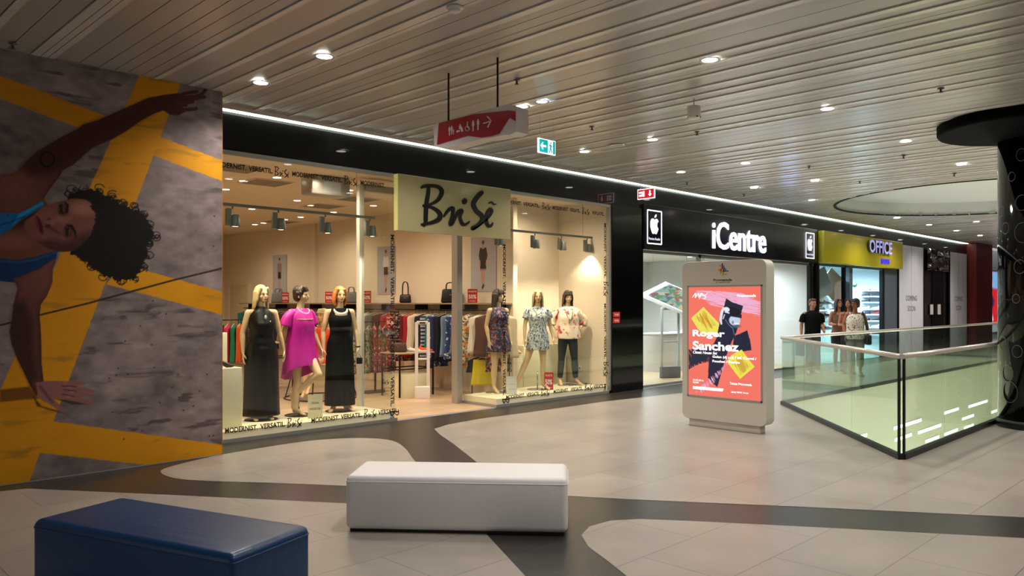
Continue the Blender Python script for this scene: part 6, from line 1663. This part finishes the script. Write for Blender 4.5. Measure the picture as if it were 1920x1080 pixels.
# lower rail with yellow trousers
t = thing('low_rail', 'low dark clothes rail at knee height by the near end of the wall', 'clothes rail', (9.45, 10.2, 0.0))
mb = MB(); Y1, Y0 = YX(885, 9.45), YX(955, 9.45)
mb.tube([(9.45, Y0, 0.0), (9.45, Y0, 0.76), (9.45, Y1, 0.76), (9.45, Y1, 0.0)], 0.010, 8); local(t, mb.build('rail_frame', M_dark, t))
hanging('trousers', 'yellow', (9.44, YX(905, 9.44), 0.75), math.radians(-40), 0.55, 'hanging low beside the navy dress mannequin', w=0.16)
hanging('skirt', 'black', (9.40, YX(896, 9.40), 0.96 - 0.20), math.radians(-40), 0.34, 'hanging low behind the yellow trousers')
# farther part of the wall rail
far = ['red', 'black', 'grey', 'white', 'navy', 'black', 'dark floral', 'wine', 'cream', 'monochrome striped', 'black', 'light blue', 'navy', 'grey', 'red', 'black', 'brown', 'navy', 'pink', 'black', 'blue-patterned', 'white', 'dark floral', 'black', 'teal']
y = 12.95; prev = None
for i, c in enumerate(far):
    k = 'dress' if i % 3 == 0 else 'top'
    hanging(k, c, (RX, y, RZ - 0.012), math.radians(rg.uniform(-35, -15)), 0.95 if k == 'dress' else 0.75, 'far along the wall rail' + (', past the %s' % prev if prev else ' after a gap'), w=0.2)
    prev = '%s %s' % (c, {'top': 'blouse'}.get(k, k)); y += rg.uniform(0.2, 0.32)
# free standing racks
def rack(x0, x1, Y, z, label, T=False):
    t = thing('clothes_rack', label, 'clothes rack', ((x0 + x1) / 2, Y, 0))
    local(t, MB().tube([(x0, Y, z), (x1, Y, z)], 0.011, 8).build('top_rail', M_dark, t))
    for x in (((x0 + x1) / 2,) if T else (x0 + 0.01, x1 - 0.01)):
        local(t, MB().box(x - 0.014, x + 0.014, Y - 0.014, Y + 0.014, 0.0, z).build('upright', M_dark, t))
        local(t, MB().box(x - (0.3 if T else 0.02), x + (0.3 if T else 0.02), Y - 0.2, Y + 0.2, 0.0, 0.018).build('foot', M_dark, t))
rack(5.55, 6.45, 12.9, 1.36, 'dark clothes rack with black, pink and green tops behind the black halter dress')
for i, c in enumerate(['black', 'monochrome striped', 'navy', 'black', 'pink', 'green', 'orange', 'black']):
    hanging('top', c, (5.62 + i * 0.105, 12.9, 1.35), math.radians(55 + rg.uniform(-12, 12)), 0.72, 'on the rack behind the black halter dress, %s from the left' % ['first', 'second', 'third', 'fourth', 'fifth', 'sixth', 'seventh', 'last'][i], w=0.17)
rack(7.35, 8.25, 14.2, 1.42, 'dark clothes rack with blue and white tops behind the magenta dress')
for i, c in enumerate(['white', 'light blue', 'navy', 'cream', 'grey', 'blue-patterned', 'black']):
    hanging('top', c, (7.42 + i * 0.115, 14.2, 1.41), math.radians(50 + rg.uniform(-12, 12)), 0.66, 'on the rack behind the magenta dress, %s from the left' % ['first', 'second', 'third', 'fourth', 'fifth', 'sixth', 'last'][i], w=0.17)
rack(8.02, 8.92, 12.05, 1.30, 'dark T-shaped rack of red floral dresses right of the left display post', True)
for i, c in enumerate(['multicoloured floral', 'cream floral', 'multicoloured floral', 'red floral', 'red floral', 'dark floral', 'red floral']):
    hanging('dress', c, (8.08 + i * 0.125, 12.05, 1.29), math.radians(45 + rg.uniform(-14, 14)), 0.92, 'on the T-shaped rack, %s from the left' % ['first', 'second', 'third', 'fourth', 'fifth', 'sixth', 'last'][i], w=0.19)

# promotion cards
M_prom = mat('promotion red', (196, 22, 34), rough=0.5); M_pt = mat('promotion white', (240, 232, 226), rough=0.5)
def promo(x, y, z, label, w=0.175, h=0.25, rz=-45):
    t = thing('promotion_card', label, 'sale sign', (x, y, z), math.radians(rz))
    MB().box(-w / 2, w / 2, -0.003, 0.003, 0, h).build('card', M_prom, t)
    mb = MB(); put_text(mb, '50%', (-w * 0.40, -0.0045, h * 0.30), (1, 0, 0), (0, 0, 1), w=w * 0.8, h=h * 0.30, bold=0.03); put_text(mb, 'PROMOTIE', (-w * 0.40, -0.0045, h * 0.76), (1, 0, 0), (0, 0, 1), w=w * 0.8, h=h * 0.11, bold=0.02)
    mb.box(-w * 0.3, w * 0.3, -0.0045, -0.003, h * 0.12, h * 0.15)
    mb.build('card_lettering', M_pt, t)
for px, lab in ((535, 'red 50% card on the wall shelf behind the magenta dress mannequin'), (617, 'red 50% card on the wall shelf between the magenta and black dresses'), (688, 'red 50% card on the wall shelf just right of the display post'), (886, 'red 50% card on the wall shelf below the poster right of the door')):
    promo(9.50, YX(px, 9.50), 1.652, lab)
promo(8.72, 11.93, 1.18, 'red 50% card hanging on the T-shaped rack of floral dresses', 0.16, 0.24)
X, Y = fl(1029, 731, PL); promo(X, Y, PL, 'red 50% card standing on the platform in front of the white-blue dress mannequin', 0.155, 0.31, -42)
X, Y = fl(591, 784, PL)
t = thing('notice_card', 'cream new collection card standing between the magenta and black dresses', 'card', (X, Y, PL), math.radians(-25))
MB().box(-0.095, 0.095, -0.003, 0.003, 0, 0.31).build('card', mat('cream card', (226, 218, 186), rough=0.6), t)
mb = MB(); put_text(mb, 'NOUA', (-0.045, -0.0045, 0.19), (1, 0, 0), (0, 0, 1), w=0.09, h=0.026); put_text(mb, 'COLECTIE', (-0.07, -0.0045, 0.11), (1, 0, 0), (0, 0, 1), w=0.14, h=0.028); mb.build('card_lettering', M_ink, t)
X, Y = fl(960, 740, PL)
t = thing('notice_card', 'white paper notice standing in the corner of the right display', 'card', (X + 0.02, Y + 0.03, PL), math.radians(-40))
MB().box(-0.085, 0.085, -0.003, 0.003, 0, 0.30).build('card', M_white, t)
mb = MB(); put_text(mb, 'ANGAJAM', (-0.05, -0.0045, 0.16), (1, 0, 0), (0, 0, 1), w=0.10, h=0.014); put_text(mb, 'VANZATOARE', (-0.055, -0.0045, 0.08), (1, 0, 0), (0, 0, 1), w=0.11, h=0.014); mb.build('card_lettering', mat('blue print', (70, 90, 150)), t)

# fashion posters on the wall
def fashion(dress, skirt):
    def fn(X, Y, Z, a, b):
        P = Paint(a * 100, (1 - b) * 150, (176, 174, 184)); P.blend(np.clip(1 - b, 0, 1) * 0.25, (206, 204, 210))
        sk = (196, 150, 124)
        P.stroke([(44, 92), (45, 115), (47, 136)], [4, 3.2, 2.2], sk, 1); P.stroke([(53, 92), (52, 114), (50, 130)], [4, 3.2, 2.2], sk, 1)
        P.ell((47, 139), (3, 5), (40, 34, 36), 1); P.ell((51, 134), (3, 5), (40, 34, 36), 1)
        P.poly([(40, 32), (58, 32), (61, 60), (60, 66), (38, 66), (38, 60)], dress, 1); P.stroke([(40, 34), (35, 50), (37, 68)], [4, 3, 2], dress if dress[0] < 100 else dress, 1); P.stroke([(58, 34), (63, 50), (61, 68)], [4, 3, 2], dress, 1)
        P.poly([(38, 64), (60, 64), (62, 92), (37, 92)], skirt, 1)
        P.stroke([(36, 66), (37, 78)], 2, sk, 1); P.stroke([(62, 66), (61, 78)], 2, sk, 1)
        P.ell((49, 30), (3, 5), sk, 1); P.ell((49, 20), (5, 7), sk, 1); P.ell((49, 15.5), (5.5, 5), (80, 54, 42), 1); P.poly([(36, 88), (62, 88), (62, 92), (37, 92)], (214, 208, 204), 1, 0.6)
        return P.c
    return fn
for (p0, p1, zt, d, s, lab) in ((511.5, 537.5, 2.85, (150, 130, 120), (40, 36, 40), 'grey fashion poster farthest along the right wall, above the magenta dress'), (707.5, 741, 2.83, (226, 222, 216), (60, 56, 62), 'grey fashion poster with a white blouse, left of the shop door'), (883, 930.5, 2.86, (34, 30, 32), (34, 30, 32), 'grey fashion poster with a black dress, right of the door jamb')):
    Ya, Yb = YX(p0, 9.74), YX(p1, 9.74)
    t = thing('fashion_poster', lab, 'poster', (9.74, (Ya + Yb) / 2, zt - 1.02))
    local(t, paint_panel('poster_print', (9.738, Ya, zt - 1.0), (0, Yb - Ya, 0), (0, 0, 1.0), 90, 130, fashion(d, s), vcol_mat('poster paper', 0.4), t, 0.006))

# bags, shoes
def bag(x, y, z, rz, w, d, h, m, label, hh=0.12, name='handbag', soft=0.035):
    t = thing(name, label, 'bag', (x, y, z), math.radians(rz))
    mb = MB(); mb.rbox(-w / 2, w / 2, -d / 2, d / 2, 0, h, soft, 3)
    mb.v = [(x_ * (1 - 0.14 * z_ / h), y_ * (1 - 0.35 * z_ / h), z_) for x_, y_, z_ in mb.v]; mb.build('bag_body', m, t)
    for s in (-1, 1): MB().tube(spline([(-w * 0.24, s * d * 0.28, h * 0.95), (-w * 0.2, s * d * 0.3, h + hh * 0.8), (0, s * d * 0.3, h + hh), (w * 0.2, s * d * 0.3, h + hh * 0.8), (w * 0.24, s * d * 0.28, h * 0.95)], 4), 0.008, 8).build('bag_handle', m, t)
    mb = MB(); mb.box(-0.015, 0.015, -d / 2 * 0.8 - 0.006, -d / 2 * 0.8, h * 0.55, h * 0.62); mb.build('clasp', M_gold, t)
M_lea = mat('black leather', (20, 18, 18), rough=0.4); M_tan = mat('tan leather', (176, 116, 58), rough=0.5); M_brl = mat('brown leather', (86, 58, 44), rough=0.5); M_grl = mat('grey leather', (120, 120, 122), rough=0.5)
bag(9.55, YX(760, 9.55), 1.65, -45, 0.24, 0.12, 0.17, M_lea, 'small black handbag with a tall strap on the shelf, left in the doorway', 0.25)
bag(9.55, YX(845, 9.55), 1.65, -45, 0.36, 0.16, 0.26, M_lea, 'large black handbag on the shelf beside the door jamb', 0.12)
bag(9.55, YX(522, 9.55), 1.65, -45, 0.34, 0.15, 0.26, M_grl, 'grey handbag on the shelf below the farthest poster', 0.09)
bag(9.52, YX(661, 9.55), 1.65, -45, 0.26, 0.14, 0.24, M_grl, 'grey handbag on the shelf behind the ginger mannequin', 0.10)
# tables
M_tt = mat('table top', (190, 172, 146), rough=0.4)
def table(x0, x1, y0, y1, z, label):
    t = thing('display_table', label, 'table', ((x0 + x1) / 2, (y0 + y1) / 2, 0))
    local(t, MB().rbox(x0, x1, y0, y1, z - 0.025, z, 0.004, 2).build('table_top', M_tt, t))
    for x in (x0 + 0.02, x1 - 0.02):
        for y in (y0 + 0.02, y1 - 0.02): local(t, MB().box(x - 0.012, x + 0.012, y - 0.012, y + 0.012, 0.0, z - 0.025).build('leg', M_dark, t))
    mb = MB(); zz = z - 0.30
    for a, b, c, d in ((x0 + 0.02, x1 - 0.02, y0 + 0.02, y0 + 0.02), (x0 + 0.02, x1 - 0.02, y1 - 0.02, y1 - 0.02), (x0 + 0.02, x0 + 0.02, y0 + 0.02, y1 - 0.02), (x1 - 0.02, x1 - 0.02, y0 + 0.02, y1 - 0.02)): mb.box(a - 0.01, b + 0.01, c - 0.01, d + 0.01, zz, zz + 0.02)
    local(t, mb.build('lower_frame', M_dark, t))
table(8.2, 8.98, 10.95, 11.5, 0.78, 'black framed display table with bags and shoes seen through the doorway')
o = MB().rbox(8.26, 8.92, 11.0, 11.45, 0, 0.40, 0.006, 2).build('storage_box', M_cream); tag(o, 'cream box standing under the black framed display table', 'box')
bag(8.36, 11.2, 0.78, -40, 0.32, 0.14, 0.17, M_brl, 'brown handbag lying on the display table seen through the doorway', 0.05)
def court_shoe(x, y, z, rz, m, heel, label, group=None, sc=1.0):
    t = thing('court_shoe', label, 'shoe', (x, y, z), math.radians(rz), group)
    mb = MB(); hz = heel
    cap(mb, (0, 0.085, hz + 0.025), 0.026, (0, 0.02, hz * 0.6 + 0.022), 0.026, 10); cap(mb, (0, 0.02, hz * 0.6 + 0.022), 0.026, (0, -0.06, 0.026), 0.032, 10); cap(mb, (0, -0.06, 0.024), 0.030, (0, -0.12, 0.017), 0.015, 10)
    cap(mb, (0, 0.095, hz + 0.03), 0.024, (0, 0.095, hz + 0.05), 0.020, 10)
    remesh(mb, 'shoe_upper', m, t, 0.006, 2)
    MB().tube([(0, 0.09, hz + 0.01), (0, 0.10, 0.0)], [0.016, 0.007], 10).build('shoe_heel', m, t)
    t.scale = (sc, sc, sc)
M_nude = mat('nude leather', (214, 184, 150), rough=0.4); M_wsh = mat('white leather', (224, 218, 206), rough=0.4); M_osh = mat('orange suede', (226, 84, 30), rough=0.7)
court_shoe(8.58, 11.15, 0.78, 40, M_wsh, 0.02, 'white flat shoe on the doorway display table, left of its pair'); court_shoe(8.66, 11.10, 0.78, 30, M_wsh, 0.02, 'white flat shoe on the doorway display table, right of its pair')
court_shoe(8.80, 11.12, 0.78, 60, M_osh, 0.03, 'orange shoe on the doorway display table, left of its pair'); court_shoe(8.88, 11.08, 0.78, 50, M_osh, 0.03, 'orange shoe on the doorway display table, right of its pair')
# round table the orange figure sits on
t = thing('round_table', 'round low table with a dark ring base carrying the seated orange mannequin', 'table', (7.30, 12.0, 0))
mb = MB(); mb.lathe([(0.0, 0.60), (0.52, 0.60), (0.53, 0.615), (0.52, 0.63), (0, 0.63)], n=48); mb.build('table_top', M_tt, t)
mb = MB(); mb.tube([(0.62 * math.cos(a * 0.1963), 0.62 * math.sin(a * 0.1963), 0.012) for a in range(32)], 0.014, 8, closed=True); mb.build('ring_base', M_dark, t)
for k in range(4):
    a = math.radians(45 + 90 * k); MB().tube([(0.62 * math.cos(a), 0.62 * math.sin(a), 0.02), (0.45 * math.cos(a), 0.45 * math.sin(a), 0.60)], 0.011, 8).build('leg', M_dark, t)
table(7.0, 7.8, 13.35, 13.85, 0.92, 'tall display table with a tan handbag behind the magenta dress')
bag(7.46, 13.55, 0.92, -35, 0.30, 0.14, 0.21, M_tan, 'tan handbag on the tall table behind the magenta dress', 0.12)
# plinths in the displays
M_pli = mat('plinth lacquer', (228, 224, 192), rough=0.35)
def plinth(x0, x1, y0, y1, z0, z1, label):
    o = MB().rbox(x0, x1, y0, y1, z0, z1, 0.005, 2).build('display_plinth', M_pli); tag(o, label, 'plinth')
plinth(3.85, 4.46, 9.14, 9.42, PL, 0.86, 'cream plinth with a black shoe beside the black halter dress')
plinth(3.85, 4.42, 9.46, 9.70, PL, 1.28, 'taller cream plinth behind the one beside the black halter dress')
court_shoe(4.27, 9.27, 0.86, 75, M_lea, 0.08, 'black high-heeled shoe on the cream plinth by the mural')
plinth(9.88, 10.12, 9.84, 10.09, PL, 0.74, 'lower cream plinth behind the white-blue dress mannequin')
plinth(10.14, 11.30, 9.84, 10.09, PL, 0.88, 'long cream plinth behind the blossom blouse mannequin')
court_shoe(9.95, 9.97, 0.74, -10, M_nude, 0.09, 'nude high-heeled shoe on the lower plinth, left of its pair'); court_shoe(10.05, 9.94, 0.74, 0, M_nude, 0.09, 'nude high-heeled shoe on the lower plinth, right of its pair')
court_shoe(10.66, 9.97, 0.88, 0, M_lea, 0.09, 'black high-heeled shoe on the long plinth, left of its pair'); court_shoe(10.78, 9.94, 0.88, -8, M_lea, 0.09, 'black high-heeled shoe on the long plinth, right of its pair')
X, Z = atY(1077, 702, 9.94)
t = thing('wall_socket', 'white double wall socket behind the navy trousers mannequin', 'socket', (11.4, 9.62, 0.42))
MB().rbox(-0.012, 0.0, -0.08, 0.08, -0.045, 0.045, 0.004, 2).build('cover_plate', M_white, t)
for s in (-1, 1): MB().tube([(-0.014, s * 0.038, 0), (-0.011, s * 0.038, 0)], 0.02, 12).build('socket_hole', M_grl, t)

# security gates
def gate(x, y, rz, w, h, m, base_m, label, bh=0.22, bars=True):
    t = thing('security_gate', label, 'security gate', (x, y, 0), math.radians(rz))
    for s in (-1, 1):
        MB().rbox(s * w / 2 - 0.028, s * w / 2 + 0.028, -0.018, 0.018, 0.0, h - 0.02, 0.01, 2).build('upright', m, t)
    MB().rbox(-w / 2, w / 2, -0.018, 0.018, h - 0.06, h, 0.012, 2).build('top_bar', m, t)
    MB().rbox(-0.05, 0.05, -0.024, -0.016, h - 0.045, h - 0.02, 0.003, 2).build('signal_light', M_dark, t)
    for z in (0.60, 0.50): MB().rbox(-w / 2 + 0.02, w / 2 - 0.02, -0.014, 0.014, z * h, z * h + 0.035, 0.006, 2).build('cross_bar', m, t)
    MB().rbox(-w / 2 - 0.03, w / 2 + 0.03, -0.055, 0.055, 0.0, bh, 0.018, 3).build('foot_housing', base_m, t)
X, Y = fl(792, 748)
gate(X, Y, -35, 0.20, 1.34, M_swhite, M_swhite, 'white security gate standing in the fashion shop doorway')
X, Y = fl(1258, 709)
gate(X, Y + 0.02, -25, 0.42, 1.56, mat('gate metal', (190, 196, 198), rough=0.4), mat('gate foot grey', (98, 102, 106), rough=0.5), 'grey-footed security gate inside the electronics shop window', 0.26)

# ================================================================== ELECTRONICS SHOP
Lp, Tp, Bp = atZ(1200, 553, 17.4), atZ(1247, 530, 18.6), atZ(1287, 591, 16.9)
t = thing('tablet_display', 'giant white tablet prop with a colourful mountain picture hanging tilted inside the electronics shop', 'display', (0, 0, 0))
u = Tp - Lp; v = Bp - Lp; n = u.cross(v).normalized()
if n.z > 0: pass
def mount(X, Y, Z, a, b):
    P = Paint(a * 100, b * 100, (196, 216, 180)); r = random.Random(3)
    P.poly([(0, 0), (100, 0), (100, 30), (0, 50)], (150, 200, 190), 4)
    for i in range(46):
        cx, cy = r.uniform(0, 100), r.uniform(0, 100); w = r.uniform(8, 20)
        P.poly([(cx - w, cy + w * .6), (cx, cy - w * .5), (cx + w, cy + w * .5)], r.choice([(40, 120, 120), (220, 90, 60), (232, 200, 90), (60, 70, 140), (60, 150, 90), (160, 50, 80), (230, 224, 200), (120, 180, 190), (200, 60, 50)]), 1.5)
    return P.c
k = 1 if u.cross(v).z > 0 else -1
o = paint_panel('screen_picture', Lp + v * 0.12 + u * 0.06, tuple(v * 0.80), tuple(u * 0.88), 110, 90, mount, vcol_mat('screen print', 0.3, es=0.7), t, -0.002)
o2 = paint_panel('screen_picture', Lp + v * 0.12 + u * 0.06, tuple(u * 0.88), tuple(v * 0.80), 110, 90, mount, _mats['screen print'], t, -0.002)
nn = n * 0.03
mb = MB(); a = [Lp, Tp, Tp + v, Bp]
mb.add([p - nn for p in a] + [p + nn for p in a], [(0, 3, 2, 1), (4, 5, 6, 7), (0, 1, 5, 4), (1, 2, 6, 5), (2, 3, 7, 6), (3, 0, 4, 7)]); mb.build('tablet_case', M_white, t)
for o_ in (o, o2):
    d_ = n * (0.034 if o_ is o else -0.034)
    o_.location = d_
bpy.data.objects.remove(o2 if n.dot(Vector((0, 0, EYE)) - Lp) > 0 else o)
for q in (Tp + v * 0.5, Lp + u * 0.5):
    MB().tube([q, Vector((q.x, q.y, 2.9))], 0.003, 6).build('suspension_wire', M_steel, t)
def counter(x0, x1, y0, y1, z, label, r=0.05):
    t = thing('counter', label, 'counter', ((x0 + x1) / 2, (y0 + y1) / 2, 0))
    local(t, MB().prism(rrect(x0, x1, y0, y1, r), 0.0, z - 0.03, 'z').build('counter_body', M_white, t))
    local(t, MB().prism(rrect(x0 - 0.02, x1 + 0.02, y0 - 0.02, y1 + 0.02, r + 0.01), z - 0.03, z, 'z').build('counter_top', M_wallw, t))
counter(13.0, 13.55, 10.3, 10.85, 0.98, 'white round-ended counter nearest the pilaster in the electronics shop', 0.26)
counter(13.3, 15.2, 12.3, 12.9, 0.98, 'long white counter behind the giant tablet prop')
counter(15.6, 17.2, 10.6, 11.2, 0.92, 'white product table partly behind the advertising kiosk')
counter(17.9, 19.4, 11.0, 11.6, 0.92, 'white product table at the far end of the electronics shop')
M_scr = mat('monitor picture', (190, 210, 240), emit=(190, 212, 245), es=0.9); M_scr2 = mat('dark monitor picture', (60, 40, 80), emit=(80, 50, 100), es=0.4)
def monitor(x, y, z, rz, ms, label):
    t = thing('desktop_computer', label, 'computer', (x, y, z), math.radians(rz))
    MB().rbox(-0.27, 0.27, -0.01, 0.01, 0.16, 0.52, 0.006, 2).build('bezel', M_dark, t)
    MB().box(-0.25, 0.25, -0.0125, -0.01, 0.22, 0.505).build('screen', ms, t)
    MB().box(-0.27, 0.27, -0.0125, -0.01, 0.16, 0.205).build('chin', M_steel, t)
    MB().rbox(-0.09, 0.09, 0.0, 0.02, 0.01, 0.2, 0.004, 2).build('stand_neck', M_steel, t); MB().rbox(-0.11, 0.11, -0.1, 0.08, 0.0, 0.01, 0.003, 2).build('stand_foot', M_steel, t)
monitor(13.28, 10.6, 0.98, -40, M_scr2, 'desktop computer with a dark purple screen on the round-ended counter')
monitor(14.75, 12.55, 0.98, -35, M_scr, 'desktop computer with a pale blue screen on the long white counter')
monitor(18.6, 11.3, 0.92, -40, M_scr, 'desktop computer on the far product table')

# ================================================================== SHOE SHOP
mb = MB(); Ya, Yb = YX(1580, 25.88), YX(1607, 25.88)
t = thing('wall_lettering', 'dark sports brand lettering high on the shoe shop wall', 'lettering', (25.88, (Ya + Yb) / 2, 2.15))
put_text(mb, 'LACOSTE', (25.885, Ya, 2.12), (0, -1, 0), (0, 0, 1), w=(Ya - Yb) * 0.62, h=0.15, bold=0.01)
local(t, mb.build('letters', mat('dark green letters', (20, 60, 50)), t))
mb = MB(); yq = Ya - (Ya - Yb) * 0.7; wq = (Ya - Yb) * 0.3
mb.add([(25.885, yq - p[0] * wq, 2.14 + p[1] * 0.16) for p in ((0, .3), (.3, .1), (.7, .2), (1, .6), (.85, .95), (.75, .6), (.4, .5), (.1, .7))], [tuple(range(8))])
local(t, mb.build('crocodile_mark', mat('green mark', (20, 110, 70)), t))
cols = [('navy', (30, 40, 70)), ('black', (20, 20, 24)), ('red', (170, 30, 44)), ('white', (216, 220, 222)), ('grey', (110, 116, 124)), ('brown', (96, 60, 44))]
SHM = {c: mat('shoe ' + c, v, rough=0.6) for c, v in cols}
sh_proto = None; cache = {}
def sneaker(X, Y, Z, rz, c, label):
    t = thing('shoe', label, 'shoe', (X, Y, Z), math.radians(rz), 'shoes on the shoe shop wall')
    if 'm' not in cache:
        mb = MB(); cap(mb, (0.10, 0, 0.05), 0.036, (0.0, 0, 0.045), 0.038, 10); cap(mb, (0.0, 0, 0.045), 0.036, (-0.12, 0, 0.030), 0.026, 10); cap(mb, (0.10, 0, 0.06), 0.034, (0.09, 0, 0.085), 0.03, 10)
        o = remesh(mb, 'shoe_upper', SHM['navy'], t, 0.010, 2); cache['m'] = o
        mb = MB(); mb.rbox(-0.15, 0.14, -0.04, 0.04, 0.0, 0.022, 0.01, 2); cache['s'] = mb.build('shoe_sole', M_white, t)
    else:
        o = cache['m'].copy(); C.objects.link(o); o.parent = t; s = cache['s'].copy(); C.objects.link(s); s.parent = t
    if o.material_slots:
        o.material_slots[0].link = 'OBJECT'; o.material_slots[0].material = SHM[c]
    # price tag shelf
    MB().box(-0.16, 0.16, -0.06, 0.118, -0.02, 0.0).build('shelf_plate', M_wallw, t)
    return t
rows = [545, 556, 567, 580, 590, 602, 614, 628]
rn = ['top', 'second', 'third', 'fourth', 'fifth', 'sixth', 'seventh', 'bottom']
pal = [['white', 'white'], ['navy', 'navy'], ['navy', 'navy'], ['white', 'white'], ['navy', 'red'], ['black', 'black'], ['white', 'white'], ['black', 'navy']]
for j, py in enumerate(rows):
    for i, px in enumerate((1622, 1641)):
        Y, Z = atX(px, py, 25.72)
        sneaker(25.78, Y, Z, -90, pal[j][i], '%s sneaker on the shoe wall right of the doorway, %s row, %s column' % (pal[j][i], rn[j], ['left', 'right'][i]))
for j, py in enumerate((546, 556, 567, 582, 593, 605)):
    for i, px in enumerate((1538, 1561, 1578)):
        Y, Z = atX(px, py, 25.72); c = rg.choice(['brown', 'black', 'grey', 'red', 'white'])
        sneaker(25.78, Y, Z, -90, c, '%s shoe behind the shoe shop window, %s row, %s column' % (c, rn[j], ['left', 'middle', 'right'][i]))
# window panels
t = thing('window_display_panel', 'tilted pale square panels in the shoe shop window', 'display', (0, 0, 0))
for (cx, cy, cz, s, r, m) in ((22.1, 9.22, 2.12, 0.42, 40, mat('sand panel', (226, 214, 198), rough=0.5)), (21.4, 9.45, 2.12, 0.48, -25, mat('pale blue panel', (190, 204, 224), rough=0.4)), (21.8, 9.7, 1.95, 0.4, 20, mat('sand panel', (206, 190, 170), rough=0.5))):
    Mx = Matrix.Translation((cx, cy, cz)) @ Matrix.Rotation(math.radians(-30), 4, 'Z') @ Matrix.Rotation(math.radians(r), 4, 'Y')
    MB().box(-s, s, -0.015, 0.015, -s * 0.8, s * 0.8, M=Mx).build('panel', m, t)
    MB().tube([(cx, cy, cz), (cx, cy, 2.95)], 0.003, 6).build('suspension_wire', M_steel, t)
def glass_shelf(x0, x1, y0, y1):
    t = thing('glass_shelf_unit', 'glass shelf unit with posts in the shoe shop window', 'shelf', ((x0 + x1) / 2, (y0 + y1) / 2, 0))
    for z in (0.9, 1.25, 1.6): local(t, MB().box(x0, x1, y0, y1, z, z + 0.012).build('glass_shelf', M_rail_glass, t))
    for x in (x0 + .02, x1 - .02): local(t, MB().tube([(x, y0 + .05, 0), (x, y0 + .05, 1.8)], 0.012, 8).build('post', M_steel, t))
    return t
glass_shelf(20.7, 22.3, 9.25, 9.6)
k = 0
for z in (0.912, 1.262, 1.612):
    for x in (20.95, 21.35, 21.75, 22.1):
        c = ['brown', 'black', 'red', 'white', 'grey', 'black', 'brown', 'navy', 'white', 'black', 'grey', 'brown'][k]
        s = sneaker(x, 9.42, z, 150, c, '%s shoe on the glass window shelf, %s tier, %s from the left' % (c, {0.912: 'lowest', 1.262: 'middle', 1.612: 'highest'}[z], ['first', 'second', 'third', 'fourth'][k % 4])); s['group'] = 'shoes on the glass window shelf'
        bpy.data.objects.remove([ch for ch in s.children if ch.name.startswith('shelf_plate')][0]); k += 1
# ================================================================== MALL CEILING LIGHTS AND FITTINGS
def mall_light(X, Y):
    pass
labels = 'round recessed downlight in the slatted mall ceiling'
dl2 = None
for k in range(-2, 14):
    X = 3.91 + 2.62 * k
    for Y in (7.6, 6.37, 3.9, 1.3, -1.3, -4.0):
        if X < 1.5 and Y > -2: continue
        if math.hypot(X - RC[0], Y - RC[1]) < RC[2] + 0.2: continue
        if Y < 1.4 and X > 30: continue
        if Y < 1 and k % 2: continue
        vis = (X + Y > 3) and abs(X - Y) / (X + Y) < 0.66 and (HZ - (H - EYE) * FPX / (S2 * (X + Y))) > 0
        if vis and not (X > 34 and Y < 5):
            if dl2 is None:
                dl2 = t = downlight(X, Y, H - 0.014, 0.088, labels, 'downlights in the slatted mall ceiling', M_lens)
            else: t = copy_tree(dl2); t.location = (X, Y, H - 0.014)
        if X < 32: lamp('mall_light', (X, Y, H - 0.04), W_MALL * (0.6 if X < 3 else 1.0), (255, 246, 236), 0.09, spot=140, blend=0.9)

X, Y = ceil_at(1016, 188, H)
t = downlight(X, Y, H - 0.014, 0.075, 'cool bluish recessed downlight beside a warm one behind the red toilet sign', 'cool downlights', mat('cool lamp lens', (220, 240, 255), emit=(200, 230, 255), es=14.0))
# ================================================================== SUB-PARTS: small pieces hang under the part that carries them
SUB = {'eye': 'body', 'eyebrow': 'body', 'lips': 'body', 'brooch': 'halter_top', 'gold_trim': 'dress', 'waistband': 'dress', 'clasp': 'bag_body', 'card_lettering': 'card', 'screen': 'bezel', 'chin': 'bezel',
       'title_lettering': 'lit_poster', 'name_line_lettering': 'lit_poster', 'line_up_lettering': 'lit_poster', 'date_lettering': 'lit_poster', 'poster_lettering': 'lit_poster', 'venue_lettering': 'lit_poster',
       'script_lettering': 'sign_box', 'sign_edge': 'sign_box', 'lit_lettering': 'sign_panel', 'lit_emblem': 'sign_panel', 'raised_lettering': 'sign_panel', 'panel_joint': 'sign_panel', 'letter_return': 'sign_panel',
       'family_pictogram': 'red_face', 'baby_care_pictogram': 'red_face', 'wheelchair_pictogram': 'red_face', 'person_pictogram': 'red_face', 'label_lettering': 'red_label', 'top_strap': 'strap_top',
       'coming_lettering': 'board', 'soon_lettering': 'board', 'board_joint': 'board', 'socket_hole': 'cover_plate', 'signal_light': 'top_bar', 'paper_notice': 'black_door', 'ring_motifs': 'shaft'}
def base(n): return n.rsplit('.', 1)[0] if n[-3:].isdigit() and '.' in n else n
for th in [o for o in bpy.data.objects if o.parent is None and o.type == 'EMPTY']:
    kids = list(th.children)
    for ch in kids:
        want = SUB.get(base(ch.name))
        if want is None: continue
        host = [k for k in kids if base(k.name) == want]
        if not host: continue
        h = host[0]
        if (ch.location - h.location).length > 1e-6: continue
        ch.parent = h; ch.location = (0, 0, 0); ch.matrix_parent_inverse = Matrix.Identity(4)
